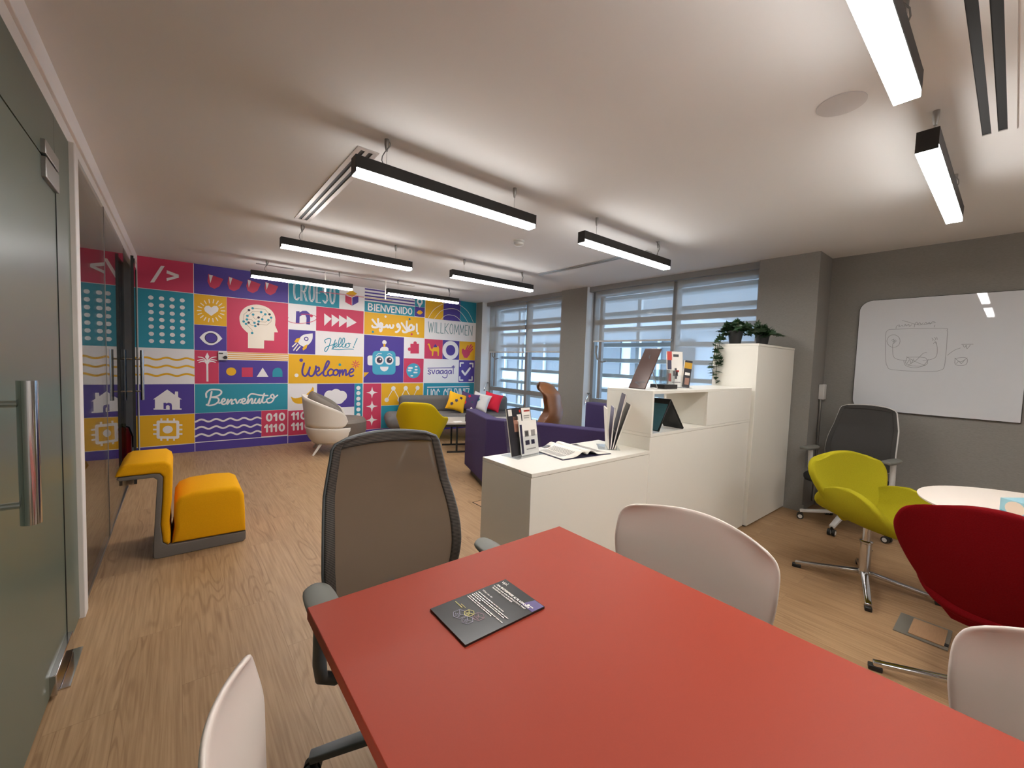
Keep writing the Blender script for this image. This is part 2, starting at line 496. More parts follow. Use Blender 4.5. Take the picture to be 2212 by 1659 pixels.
struct(MB().bx(KX, 5.3, FY - 0.15, WY + 0.15, -0.12, 0).build('floor', M['floor']))
struct(MB().bx(KX, 5.3, FY - 0.15, WY + 0.15, CZ, CZ + 0.12).build('ceiling', M['ceiling']))
struct(MB().bx(KX, 5.3, WY, WY + 0.15, 0, CZ).build('wall_back', M['white_wall']))
struct(MB().bx(KX, 5.3, FY - 0.15, FY, 0, CZ).build('wall_front', M['white_wall']))
struct(MB().bx(WX, WX + 0.15, FY, 1.215, 0, CZ).build('wall_right', M['wallpaper']))
struct(MB().bx(KX - 0.12, KX, FY, WY, 0, CZ).build('wall_corridor', M['corridor']))
struct(MB().bx(GX - 0.14, GX, FY, WY, 2.37, CZ).build('wall_left', M['beam'], bevel=0.003))
# window wall: columns with papered faces and white returns
def column(name, y0, y1, x0=CX, white=True, x1=VX + 0.2):
    mb = MB().use(M['wallpaper'])
    mb.bx(x0, x1, y0 + 0.004, y1 - 0.004, 0, CZ)
    if white:
        mb.use(M['white_wall'])
        mb.bx(x0 + 0.004, VX + 0.2, y0, y0 + 0.004, 0, CZ)
    return struct(mb.build(name))
column('column_near', 1.212, 1.739, white=False, x1=WX + 0.15)
column('column_middle', 4.03, 4.55)
column('column_corner', 6.62, WY, 4.59)
struct(MB().bx(WX - 0.012, WX, FY, 1.21, 0, 0.07).build('baseboard_right', M['wallpaper']))
struct(MB().bx(CX - 0.012, CX, 1.2, 1.735, 0, 0.07).build('baseboard_column', M['wallpaper']))

# ------------------------------------------------------------------ glass partition on the left
struct(MB().bx(GX - 0.055, GX - 0.012, FY, WY, 2.295, 2.37).build('trim_1', M['white_frame'], bevel=0.004))
struct(MB().bx(GX - 0.03, GX + 0.012, 2.845, 2.93, 0, 2.30).build('trim_2', M['white_frame'], bevel=0.004))
struct(MB().bx(GX - 0.03, GX - 0.004, 2.93, 5.35, 0, 0.018).build('trim_3', M['steel']))
struct(MB().bx(GX - 0.02, GX - 0.008, 2.556, 2.845, 0.012, 2.295).build('window_5', M['frosted']))
struct(MB().bx(GX - 0.02, GX - 0.008, FY, 2.553, 2.062, 2.295).build('window_6', M['frosted']))
struct(MB().bx(GX - 0.02, GX - 0.008, FY, 1.44, 0.0, 2.055).build('window_7', M['frosted']))
struct(MB().bx(GX - 0.016, GX - 0.006, 2.93, 3.975, 0.01, 2.30).build('window_3', M['glass']))
w4 = struct(MB().bx(-0.010, 0, 0, 1.35, 0.01, 2.30).build('window_4', M['glass']))
w4.location = (GX - 0.006, 3.98, 0); w4.rotation_euler = (0, 0, math.radians(0.28))
struct(MB().bx(GX - 0.016, GX - 0.004, 3.974, 3.981, 0.01, 2.30).build('trim_4', M['grey_frame']))

d1 = struct(empty('door_1', (GX, 2.5, 0)))
MB().bx(-0.02, -0.008, -1.05, 0.048, 0.012, 2.055).build('door_leaf', M['frosted'], d1)
hp = MB()
hp.bx(-0.03, 0.006, -0.17, 0.045, 2.062, 2.115).build('hinge_patch', M['steel'], d1, bevel=0.003)
MB().bx(-0.03, 0.006, -0.17, 0.045, 1.975, 2.052).build('hinge_patch', M['steel'], d1, bevel=0.003)
MB().bx(-0.035, 0.012, -0.27, 0.05, 0.012, 0.095).build('hinge_patch', M['chrome'], d1, bevel=0.003)
h = MB().tube([(0.095, -0.98, 0.905), (0.095, -0.98, 1.262)], 0.0185, 20)
for z in (0.955, 1.205): h.tube([(-0.008, -0.98, z), (0.095, -0.98, z)], 0.0085, 12)
h.build('pull_handle', M['chrome'], d1)
# floor pivot plate on the ground beside the frosted door
struct(MB().bx(GX - 0.03, GX + 0.04, 2.28, 2.56, 0.0, 0.006).build('trim_5', M['chrome']))

struct(MB().bx(GX - 0.021, GX - 0.0055, 2.5485, 2.5555, 0.0, 2.06).build('dark_gap_strip', M['black']))  # black strip stands in for the darkness of the gap beside the door

# second door, ajar, with dark glass
d2 = struct(empty('door_2', (GX + 0.004, 6.40, 0), math.atan2(-0.95, 0.036)))
L2 = 0.955
MB().bx(0.01, L2 - 0.012, -0.005, 0.005, 0.02, 2.22).build('door_leaf', M['dark_glass'], d2)
MB().bx(L2 - 0.012, L2, -0.011, 0.011, 0.0, 2.24).build('door_edge', M['black'], d2)
MB().bx(0, 0.012, -0.009, 0.009, 0.0, 2.24).build('door_edge', M['black'], d2)
h = MB()
for s in (1,):
    h.tube([(L2 - 0.09, 0.06, 0.83), (L2 - 0.09, 0.06, 1.33)], 0.015, 16)
    for z in (0.92, 1.24): h.tube([(L2 - 0.09, 0.0, z), (L2 - 0.09, 0.06, z)], 0.008, 10)
h.build('pull_handle', M['chrome'], d2)
h = MB().tube([(L2 - 0.09, -0.07, 0.83), (L2 - 0.09, -0.07, 1.33)], 0.017, 16)
for z in (0.92, 1.24): h.tube([(L2 - 0.09, 0.0, z), (L2 - 0.09, -0.07, z)], 0.009, 10)
h.build('pull_handle', M['chrome'], d2)
struct(MB().bx(GX - 0.03, GX - 0.0, 6.42, 6.46, 0, 2.37).build('trim_6', M['black']))
struct(MB().bx(GX - 0.016, GX - 0.006, 6.46, WY, 0.01, 2.30).build('window_8', M['dark_glass']))
t = thing('fire_extinguisher', 'red fire extinguisher standing behind the ajar glass door', 'fire extinguisher', (-0.50, 6.42, 0))
MB().lathe([(0.0, 0.0), (0.062, 0.0), (0.066, 0.03), (0.066, 0.36), (0.05, 0.42), (0.022, 0.45), (0.0, 0.45)]).build('cylinder_body', M['ext_red'], t)
MB().bx(-0.02, 0.02, -0.05, 0.03, 0.449, 0.475).tube([(0, -0.03, 0.46), (0.05, -0.05, 0.44), (0.078, -0.03, 0.33), (0.08, -0.01, 0.2)], 0.008, 8).build('valve_and_hose', M['black'], t)

# printed artwork on the mural wall, in metres (layer, colour, stroke width or 0, outline)
MURAL_ART = [
(0,'R',0,[(-0.383,2.09),(0.155,2.09),(0.155,2.475),(-0.383,2.475)]),
(0,'T',0,[(-0.383,1.36),(0.155,1.36),(0.155,2.084),(-0.383,2.084)]),
(0,'W',0,[(-0.383,0.908),(0.155,0.908),(0.155,1.354),(-0.383,1.354)]),
(0,'P',0,[(-0.383,0.513),(0.155,0.513),(0.155,0.903),(-0.383,0.903)]),
(0,'Y',0,[(-0.383,0.117),(0.155,0.117),(0.155,0.508),(-0.383,0.508)]),
(0,'P',0,[(-0.383,0),(0.155,0),(0.155,0.109),(-0.383,0.109)]),
(0,'P',0,[(0.161,2.09),(1.257,2.09),(1.257,2.475),(0.161,2.475)]),
(0,'Y',0,[(0.161,1.69),(0.51,1.69),(0.51,2.084),(0.161,2.084)]),
(0,'P',0,[(0.161,1.352),(0.51,1.352),(0.51,1.686),(0.161,1.686)]),
(0,'R',0,[(0.512,1.345),(1.257,1.345),(1.257,2.084),(0.512,2.084)]),
(0,'R',0,[(0.161,0.907),(0.42,0.907),(0.42,1.35),(0.161,1.35)]),
(0,'C',0,[(0.512,1.234),(1.257,1.234),(1.257,1.343),(0.512,1.343)]),
(0,'P',0,[(0.422,0.907),(1.257,0.907),(1.257,1.232),(0.422,1.232)]),
(0,'T',0,[(0.161,0.513),(1.257,0.513),(1.257,0.9),(0.161,0.9)]),
(0,'P',0,[(0.161,0.127),(0.918,0.127),(0.918,0.509),(0.161,0.509)]),
(0,'R',0,[(0.919,0.133),(1.257,0.133),(1.257,0.509),(0.919,0.509)]),
(0,'P',0,[(0.161,0),(1.257,0),(1.257,0.115),(0.161,0.115)]),
(0,'T',0,[(1.265,2.09),(1.98,2.09),(1.98,2.475),(1.265,2.475)]),
(0,'W',0,[(1.985,2.09),(2.367,2.09),(2.367,2.475),(1.985,2.475)]),
(0,'W',0,[(1.265,1.713),(1.637,1.713),(1.637,2.084),(1.265,2.084)]),
(0,'R',0,[(1.643,1.716),(2.367,1.716),(2.367,2.084),(1.643,2.084)]),
(0,'P',0,[(1.265,1.348),(1.633,1.348),(1.633,1.706),(1.265,1.706)]),
(0,'W',0,[(1.639,1.343),(2.367,1.343),(2.367,1.71),(1.639,1.71)]),
(0,'Y',0,[(1.265,0.9),(2.367,0.9),(2.367,1.338),(1.265,1.338)]),
(0,'W',0,[(1.265,0.496),(1.66,0.496),(1.66,0.895),(1.265,0.895)]),
(0,'P',0,[(1.664,0.513),(2.234,0.513),(2.234,0.892),(1.664,0.892)]),
(0,'T',0,[(2.236,0.115),(2.367,0.115),(2.367,0.892),(2.236,0.892)]),
(0,'R',0,[(1.265,0.118),(1.66,0.118),(1.66,0.492),(1.265,0.492)]),
(0,'W',0,[(1.664,0.118),(2.23,0.118),(2.23,0.508),(1.664,0.508)]),
(0,'P',0,[(1.265,0),(2.367,0),(2.367,0.11),(1.265,0.11)]),
(0,'W',0,[(2.38,2.262),(3.268,2.262),(3.268,2.475),(2.38,2.475)]),
(0,'T',0,[(2.38,2.083),(3.27,2.083),(3.27,2.257),(2.38,2.257)]),
(0,'T',0,[(3.273,2.265),(3.468,2.265),(3.468,2.475),(3.273,2.475)]),
(0,'P',0,[(3.273,2.09),(3.468,2.09),(3.468,2.262),(3.273,2.262)]),
(0,'Y',0,[(2.38,1.712),(3.468,1.712),(3.468,2.079),(2.38,2.079)]),
(0,'P',0,[(2.38,0.906),(3.08,0.906),(3.08,1.702),(2.38,1.702)]),
(0,'W',0,[(3.084,1.341),(3.468,1.341),(3.468,1.706),(3.084,1.706)]),
(0,'R',0,[(3.084,0.906),(3.468,0.906),(3.468,1.336),(3.084,1.336)]),
(0,'R',0,[(2.38,0.118),(2.686,0.118),(2.686,0.892),(2.38,0.892)]),
(0,'Y',0,[(2.69,0.511),(3.468,0.511),(3.468,0.892),(2.69,0.892)]),
(0,'T',0,[(2.69,0.118),(3.468,0.118),(3.468,0.506),(2.69,0.506)]),
(0,'P',0,[(2.38,0),(3.468,0),(3.468,0.112),(2.38,0.112)]),
(0,'Y',0,[(3.479,2.078),(3.85,2.078),(3.85,2.475),(3.479,2.475)]),
(0,'P',0,[(3.852,2.078),(4.216,2.078),(4.216,2.475),(3.852,2.475)]),
(0,'T',0,[(4.218,2.078),(4.587,2.078),(4.587,2.475),(4.218,2.475)]),
(0,'W',0,[(3.479,1.706),(4.587,1.706),(4.587,2.073),(3.479,2.073)]),
(0,'R',0,[(3.479,1.342),(3.852,1.342),(3.852,1.702),(3.479,1.702)]),
(0,'P',0,[(3.854,1.342),(4.22,1.342),(4.22,1.702),(3.854,1.702)]),
(0,'Y',0,[(4.222,1.342),(4.587,1.342),(4.587,1.702),(4.222,1.702)]),
(0,'W',0,[(3.479,0.906),(4.216,0.906),(4.216,1.337),(3.479,1.337)]),
(0,'P',0,[(4.22,0.906),(4.587,0.906),(4.587,1.337),(4.22,1.337)]),
(0,'T',0,[(3.479,0.51),(4.587,0.51),(4.587,0.893),(3.479,0.893)]),
(0,'Y',0,[(3.479,0.118),(4.587,0.118),(4.587,0.506),(3.479,0.506)]),
(0,'P',0,[(3.479,0),(4.587,0),(4.587,0.112),(3.479,0.112)]),
(1,'W',0,[(-0.163,2.389),(-0.127,2.392),(-0.229,2.173),(-0.268,2.167)]),
(1,'W',0,[(-0.108,2.342),(0.009,2.305),(0.009,2.267),(-0.109,2.209),(-0.112,2.243),(-0.034,2.279),(-0.111,2.303)]),
(1,'W',0,[(-0.237,1.983),(-0.24,1.994),(-0.247,2.003),(-0.257,2.008),(-0.269,2.008),(-0.279,2.003),(-0.286,1.994),(-0.289,1.983),(-0.286,1.972),(-0.279,1.963),(-0.269,1.958),(-0.257,1.958),(-0.247,1.963),(-0.24,1.972)]),
(1,'W',0,[(-0.237,1.893),(-0.24,1.905),(-0.247,1.914),(-0.257,1.919),(-0.269,1.919),(-0.279,1.914),(-0.286,1.905),(-0.289,1.893),(-0.286,1.882),(-0.279,1.873),(-0.269,1.868),(-0.257,1.868),(-0.247,1.873),(-0.24,1.882)]),
(1,'W',0,[(-0.237,1.804),(-0.24,1.815),(-0.247,1.824),(-0.257,1.829),(-0.269,1.829),(-0.279,1.824),(-0.286,1.815),(-0.289,1.804),(-0.286,1.792),(-0.279,1.783),(-0.269,1.778),(-0.257,1.778),(-0.247,1.783),(-0.24,1.792)]),
(1,'W',0,[(-0.237,1.714),(-0.24,1.725),(-0.247,1.734),(-0.257,1.739),(-0.269,1.739),(-0.279,1.734),(-0.286,1.725),(-0.289,1.714),(-0.286,1.703),(-0.279,1.694),(-0.269,1.689),(-0.257,1.689),(-0.247,1.694),(-0.24,1.703)]),
(1,'W',0,[(-0.237,1.624),(-0.24,1.636),(-0.247,1.645),(-0.257,1.65),(-0.269,1.65),(-0.279,1.645),(-0.286,1.636),(-0.289,1.624),(-0.286,1.613),(-0.279,1.604),(-0.269,1.599),(-0.257,1.599),(-0.247,1.604),(-0.24,1.613)]),
(1,'W',0,[(-0.237,1.535),(-0.24,1.546),(-0.247,1.555),(-0.257,1.56),(-0.269,1.56),(-0.279,1.555),(-0.286,1.546),(-0.289,1.535),(-0.286,1.523),(-0.279,1.514),(-0.269,1.509),(-0.257,1.509),(-0.247,1.514),(-0.24,1.523)]),
(1,'W',0,[(-0.237,1.445),(-0.24,1.456),(-0.247,1.465),(-0.257,1.47),(-0.269,1.47),(-0.279,1.465),(-0.286,1.456),(-0.289,1.445),(-0.286,1.434),(-0.279,1.425),(-0.269,1.42),(-0.257,1.42),(-0.247,1.425),(-0.24,1.434)]),
(1,'W',0,[(-0.136,1.983),(-0.138,1.994),(-0.145,2.003),(-0.156,2.008),(-0.168,2.008),(-0.178,2.003),(-0.185,1.994),(-0.188,1.983),(-0.185,1.972),(-0.178,1.963),(-0.168,1.958),(-0.156,1.958),(-0.145,1.963),(-0.138,1.972)]),
(1,'W',0,[(-0.136,1.893),(-0.138,1.905),(-0.145,1.914),(-0.156,1.919),(-0.168,1.919),(-0.178,1.914),(-0.185,1.905),(-0.188,1.893),(-0.185,1.882),(-0.178,1.873),(-0.168,1.868),(-0.156,1.868),(-0.145,1.873),(-0.138,1.882)]),
(1,'W',0,[(-0.136,1.804),(-0.138,1.815),(-0.145,1.824),(-0.156,1.829),(-0.168,1.829),(-0.178,1.824),(-0.185,1.815),(-0.188,1.804),(-0.185,1.792),(-0.178,1.783),(-0.168,1.778),(-0.156,1.778),(-0.145,1.783),(-0.138,1.792)]),
(1,'W',0,[(-0.136,1.714),(-0.138,1.725),(-0.145,1.734),(-0.156,1.739),(-0.168,1.739),(-0.178,1.734),(-0.185,1.725),(-0.188,1.714),(-0.185,1.703),(-0.178,1.694),(-0.168,1.689),(-0.156,1.689),(-0.145,1.694),(-0.138,1.703)]),
(1,'W',0,[(-0.136,1.624),(-0.138,1.636),(-0.145,1.645),(-0.156,1.65),(-0.168,1.65),(-0.178,1.645),(-0.185,1.636),(-0.188,1.624),(-0.185,1.613),(-0.178,1.604),(-0.168,1.599),(-0.156,1.599),(-0.145,1.604),(-0.138,1.613)]),
(1,'W',0,[(-0.136,1.535),(-0.138,1.546),(-0.145,1.555),(-0.156,1.56),(-0.168,1.56),(-0.178,1.555),(-0.185,1.546),(-0.188,1.535),(-0.185,1.523),(-0.178,1.514),(-0.168,1.509),(-0.156,1.509),(-0.145,1.514),(-0.138,1.523)]),
(1,'W',0,[(-0.136,1.445),(-0.138,1.456),(-0.145,1.465),(-0.156,1.47),(-0.168,1.47),(-0.178,1.465),(-0.185,1.456),(-0.188,1.445),(-0.185,1.434),(-0.178,1.425),(-0.168,1.42),(-0.156,1.42),(-0.145,1.425),(-0.138,1.434)]),
(1,'W',0,[(-0.034,1.983),(-0.037,1.994),(-0.044,2.003),(-0.054,2.008),(-0.066,2.008),(-0.076,2.003),(-0.084,1.994),(-0.086,1.983),(-0.084,1.972),(-0.076,1.963),(-0.066,1.958),(-0.054,1.958),(-0.044,1.963),(-0.037,1.972)]),
(1,'W',0,[(-0.034,1.893),(-0.037,1.905),(-0.044,1.914),(-0.054,1.919),(-0.066,1.919),(-0.076,1.914),(-0.084,1.905),(-0.086,1.893),(-0.084,1.882),(-0.076,1.873),(-0.066,1.868),(-0.054,1.868),(-0.044,1.873),(-0.037,1.882)]),
(1,'W',0,[(-0.034,1.804),(-0.037,1.815),(-0.044,1.824),(-0.054,1.829),(-0.066,1.829),(-0.076,1.824),(-0.084,1.815),(-0.086,1.804),(-0.084,1.792),(-0.076,1.783),(-0.066,1.778),(-0.054,1.778),(-0.044,1.783),(-0.037,1.792)]),
(1,'W',0,[(-0.034,1.714),(-0.037,1.725),(-0.044,1.734),(-0.054,1.739),(-0.066,1.739),(-0.076,1.734),(-0.084,1.725),(-0.086,1.714),(-0.084,1.703),(-0.076,1.694),(-0.066,1.689),(-0.054,1.689),(-0.044,1.694),(-0.037,1.703)]),
(1,'W',0,[(-0.034,1.624),(-0.037,1.636),(-0.044,1.645),(-0.054,1.65),(-0.066,1.65),(-0.076,1.645),(-0.084,1.636),(-0.086,1.624),(-0.084,1.613),(-0.076,1.604),(-0.066,1.599),(-0.054,1.599),(-0.044,1.604),(-0.037,1.613)]),
(1,'W',0,[(-0.034,1.535),(-0.037,1.546),(-0.044,1.555),(-0.054,1.56),(-0.066,1.56),(-0.076,1.555),(-0.084,1.546),(-0.086,1.535),(-0.084,1.523),(-0.076,1.514),(-0.066,1.509),(-0.054,1.509),(-0.044,1.514),(-0.037,1.523)]),
(1,'W',0,[(-0.034,1.445),(-0.037,1.456),(-0.044,1.465),(-0.054,1.47),(-0.066,1.47),(-0.076,1.465),(-0.084,1.456),(-0.086,1.445),(-0.084,1.434),(-0.076,1.425),(-0.066,1.42),(-0.054,1.42),(-0.044,1.425),(-0.037,1.434)]),
(1,'W',0,[(0.067,1.983),(0.064,1.994),(0.057,2.003),(0.047,2.008),(0.035,2.008),(0.025,2.003),(0.018,1.994),(0.015,1.983),(0.018,1.972),(0.025,1.963),(0.035,1.958),(0.047,1.958),(0.057,1.963),(0.064,1.972)]),
(1,'W',0,[(0.067,1.893),(0.064,1.905),(0.057,1.914),(0.047,1.919),(0.035,1.919),(0.025,1.914),(0.018,1.905),(0.015,1.893),(0.018,1.882),(0.025,1.873),(0.035,1.868),(0.047,1.868),(0.057,1.873),(0.064,1.882)]),
(1,'W',0,[(0.067,1.804),(0.064,1.815),(0.057,1.824),(0.047,1.829),(0.035,1.829),(0.025,1.824),(0.018,1.815),(0.015,1.804),(0.018,1.792),(0.025,1.783),(0.035,1.778),(0.047,1.778),(0.057,1.783),(0.064,1.792)]),
(1,'W',0,[(0.067,1.714),(0.064,1.725),(0.057,1.734),(0.047,1.739),(0.035,1.739),(0.025,1.734),(0.018,1.725),(0.015,1.714),(0.018,1.703),(0.025,1.694),(0.035,1.689),(0.047,1.689),(0.057,1.694),(0.064,1.703)]),
(1,'W',0,[(0.067,1.624),(0.064,1.636),(0.057,1.645),(0.047,1.65),(0.035,1.65),(0.025,1.645),(0.018,1.636),(0.015,1.624),(0.018,1.613),(0.025,1.604),(0.035,1.599),(0.047,1.599),(0.057,1.604),(0.064,1.613)]),
(1,'W',0,[(0.067,1.535),(0.064,1.546),(0.057,1.555),(0.047,1.56),(0.035,1.56),(0.025,1.555),(0.018,1.546),(0.015,1.535),(0.018,1.523),(0.025,1.514),(0.035,1.509),(0.047,1.509),(0.057,1.514),(0.064,1.523)]),
(1,'W',0,[(0.067,1.445),(0.064,1.456),(0.057,1.465),(0.047,1.47),(0.035,1.47),(0.025,1.465),(0.018,1.456),(0.015,1.445),(0.018,1.434),(0.025,1.425),(0.035,1.42),(0.047,1.42),(0.057,1.425),(0.064,1.434)]),
(1,'Y',0.024,[(-0.37,1.227),(-0.35,1.235),(-0.33,1.24),(-0.31,1.24),(-0.29,1.235),(-0.27,1.227),(-0.25,1.219),(-0.23,1.214),(-0.21,1.214),(-0.19,1.219),(-0.17,1.227),(-0.15,1.235),(-0.13,1.24),(-0.11,1.24),(-0.09,1.235),(-0.07,1.227),(-0.05,1.219),(-0.03,1.214),(-0.01,1.214),(0.01,1.219),(0.03,1.227),(0.05,1.235),(0.07,1.24),(0.09,1.24),(0.11,1.235),(0.13,1.227),(0.15,1.219)]),
(1,'Y',0.024,[(-0.37,1.127),(-0.35,1.135),(-0.33,1.14),(-0.31,1.14),(-0.29,1.135),(-0.27,1.127),(-0.25,1.119),(-0.23,1.114),(-0.21,1.114),(-0.19,1.119),(-0.17,1.127),(-0.15,1.135),(-0.13,1.14),(-0.11,1.14),(-0.09,1.135),(-0.07,1.127),(-0.05,1.119),(-0.03,1.114),(-0.01,1.114),(0.01,1.119),(0.03,1.127),(0.05,1.135),(0.07,1.14),(0.09,1.14),(0.11,1.135),(0.13,1.127),(0.15,1.119)]),
(1,'Y',0.024,[(-0.37,1.022),(-0.35,1.03),(-0.33,1.035),(-0.31,1.035),(-0.29,1.03),(-0.27,1.022),(-0.25,1.014),(-0.23,1.009),(-0.21,1.009),(-0.19,1.014),(-0.17,1.022),(-0.15,1.03),(-0.13,1.035),(-0.11,1.035),(-0.09,1.03),(-0.07,1.022),(-0.05,1.014),(-0.03,1.009),(-0.01,1.009),(0.01,1.014),(0.03,1.022),(0.05,1.03),(0.07,1.035),(0.09,1.035),(0.11,1.03),(0.13,1.022),(0.15,1.014)]),
(1,'W',0,[(-0.255,0.712),(-0.118,0.835),(-0.044,0.764),(-0.041,0.807),(-0.01,0.806),(-0.01,0.735),(0.027,0.704),(0.007,0.704),(0.006,0.586),(0.023,0.585),(0.023,0.567),(-0.252,0.581),(-0.252,0.598),(-0.239,0.597),(-0.238,0.712)]),
(2,'P',0,[(-0.156,0.665),(-0.133,0.665),(-0.129,0.656),(-0.106,0.665),(-0.079,0.654),(-0.073,0.627),(-0.073,0.572),(-0.096,0.573),(-0.096,0.619),(-0.106,0.634),(-0.124,0.633),(-0.132,0.617),(-0.132,0.585),(-0.156,0.587)]),
(1,'W',0,[(-0.018,0.428),(-0.012,0.426),(-0.007,0.421),(-0.003,0.414),(-0.002,0.405),(-0.003,0.211),(-0.005,0.203),(-0.008,0.196),(-0.014,0.192),(-0.02,0.191),(-0.212,0.209),(-0.218,0.211),(-0.223,0.216),(-0.226,0.223),(-0.227,0.232),(-0.225,0.421),(-0.224,0.428),(-0.221,0.435),(-0.215,0.439),(-0.209,0.44)]),
(2,'Y',0,[(-0.038,0.395),(-0.035,0.395),(-0.033,0.392),(-0.032,0.389),(-0.031,0.386),(-0.032,0.232),(-0.033,0.228),(-0.034,0.226),(-0.037,0.224),(-0.039,0.224),(-0.19,0.237),(-0.193,0.238),(-0.195,0.24),(-0.196,0.243),(-0.197,0.246),(-0.195,0.397),(-0.195,0.401),(-0.193,0.404),(-0.191,0.405),(-0.189,0.406)]),
(3,'W',0,[(-0.067,0.318),(-0.07,0.335),(-0.079,0.35),(-0.092,0.361),(-0.108,0.367),(-0.126,0.367),(-0.142,0.361),(-0.155,0.35),(-0.164,0.335),(-0.167,0.318),(-0.164,0.301),(-0.155,0.286),(-0.142,0.275),(-0.126,0.269),(-0.108,0.269),(-0.092,0.275),(-0.079,0.286),(-0.07,0.301)]),
(1,'W',0,[(-0.188,0.467),(-0.169,0.466),(-0.17,0.434),(-0.188,0.436)]),
(1,'W',0,[(-0.191,0.211),(-0.172,0.209),(-0.172,0.179),(-0.191,0.181)]),
(1,'W',0,[(-0.127,0.463),(-0.108,0.462),(-0.108,0.43),(-0.127,0.432)]),
(1,'W',0,[(-0.129,0.205),(-0.11,0.203),(-0.111,0.173),(-0.129,0.175)]),
(1,'W',0,[(-0.063,0.459),(-0.044,0.458),(-0.044,0.426),(-0.064,0.427)]),
(1,'W',0,[(-0.065,0.199),(-0.046,0.197),(-0.047,0.167),(-0.066,0.169)]),
(1,'W',0,[(-0.258,0.398),(-0.224,0.396),(-0.224,0.375),(-0.258,0.377)]),
(1,'W',0,[(-0.005,0.381),(0.03,0.378),(0.03,0.356),(-0.005,0.359)]),
(1,'W',0,[(-0.259,0.339),(-0.225,0.337),(-0.225,0.316),(-0.259,0.318)]),
(1,'W',0,[(-0.005,0.319),(0.029,0.317),(0.029,0.295),(-0.006,0.298)]),
(1,'W',0,[(-0.259,0.283),(-0.225,0.28),(-0.226,0.259),(-0.26,0.262)]),
(1,'W',0,[(-0.006,0.262),(0.029,0.259),(0.029,0.237),(-0.006,0.24)]),
(1,'R',0,[(0.312,2.363),(0.475,2.321),(0.431,2.216),(0.379,2.178),(0.329,2.197),(0.304,2.264)]),
(2,'W',0,[(0.319,2.354),(0.362,2.352),(0.333,2.246)]),
(1,'R',0,[(0.535,2.366),(0.696,2.315),(0.653,2.215),(0.595,2.175),(0.542,2.195),(0.521,2.269)]),
(2,'W',0,[(0.539,2.357),(0.577,2.351),(0.55,2.246)]),
(1,'R',0,[(0.758,2.359),(0.909,2.316),(0.87,2.217),(0.814,2.177),(0.754,2.201),(0.737,2.268)]),
(2,'W',0,[(0.754,2.352),(0.794,2.346),(0.766,2.247)]),
(1,'R',0,[(0.968,2.355),(1.128,2.314),(1.09,2.218),(1.031,2.174),(0.973,2.202),(0.956,2.266)]),
(2,'W',0,[(0.968,2.35),(1.01,2.343),(0.983,2.246)]),
(1,'W',0,[(0.341,1.814),(0.274,1.869),(0.265,1.907),(0.285,1.94),(0.317,1.947),(0.342,1.925),(0.371,1.95),(0.404,1.951),(0.422,1.92),(0.415,1.883)]),
(1,'C',0.012,[(0.45,1.892),(0.491,1.895)]),
(1,'C',0.012,[(0.442,1.855),(0.48,1.843)]),
(1,'C',0.012,[(0.422,1.822),(0.453,1.795)]),
(1,'C',0.012,[(0.392,1.796),(0.412,1.758)]),
(1,'C',0.012,[(0.357,1.781),(0.362,1.737)]),
(1,'C',0.012,[(0.319,1.778),(0.311,1.734)]),
(1,'C',0.012,[(0.284,1.788),(0.264,1.748)]),
(1,'C',0.012,[(0.256,1.809),(0.226,1.778)]),
(1,'C',0.012,[(0.239,1.839),(0.202,1.821)]),
(1,'C',0.012,[(0.233,1.874),(0.195,1.87)]),
(1,'C',0.012,[(0.241,1.91),(0.205,1.922)]),
(1,'C',0.012,[(0.26,1.943),(0.231,1.968)]),
(1,'C',0.012,[(0.289,1.968),(0.27,2.005)]),
(1,'C',0.012,[(0.324,1.984),(0.318,2.027)]),
(1,'C',0.012,[(0.362,1.988),(0.37,2.032)]),
(1,'C',0.012,[(0.397,1.979),(0.418,2.019)]),
(1,'C',0.012,[(0.426,1.958),(0.457,1.99)]),
(1,'C',0.012,[(0.444,1.928),(0.483,1.947)]),
(1,'W',0,[(0.215,1.518),(0.222,1.528),(0.232,1.543),(0.243,1.558),(0.254,1.571),(0.265,1.581),(0.276,1.589),(0.287,1.595),(0.297,1.601),(0.306,1.605),(0.315,1.608),(0.324,1.61),(0.333,1.611),(0.344,1.611),(0.354,1.61),(0.366,1.608),(0.377,1.605),(0.388,1.599),(0.399,1.592),(0.41,1.584),(0.421,1.574),(0.432,1.56),(0.444,1.544),(0.454,1.528),(0.461,1.518),(0.454,1.509),(0.443,1.496),(0.432,1.482),(0.42,1.47),(0.409,1.46),(0.398,1.451),(0.387,1.442),(0.376,1.436),(0.365,1.431),(0.354,1.427),(0.343,1.425),(0.332,1.425),(0.321,1.425),(0.311,1.427),(0.3,1.431),(0.289,1.436),(0.278,1.443),(0.267,1.452),(0.256,1.463),(0.247,1.473),(0.237,1.485),(0.228,1.498),(0.22,1.51)]),
(2,'D',0,[(0.409,1.519),(0.406,1.541),(0.396,1.56),(0.38,1.576),(0.361,1.586),(0.339,1.589),(0.317,1.586),(0.298,1.576),(0.282,1.56),(0.272,1.541),(0.269,1.519),(0.272,1.497),(0.282,1.478),(0.298,1.462),(0.317,1.452),(0.339,1.449),(0.361,1.452),(0.38,1.462),(0.396,1.478),(0.406,1.497)]),
(3,'P',0,[(0.401,1.519),(0.398,1.538),(0.389,1.555),(0.375,1.568),(0.358,1.577),(0.339,1.58),(0.32,1.577),(0.303,1.568),(0.289,1.555),(0.28,1.538),(0.277,1.519),(0.28,1.5),(0.289,1.483),(0.303,1.47),(0.32,1.461),(0.339,1.458),(0.358,1.461),(0.375,1.47),(0.389,1.483),(0.398,1.5)]),
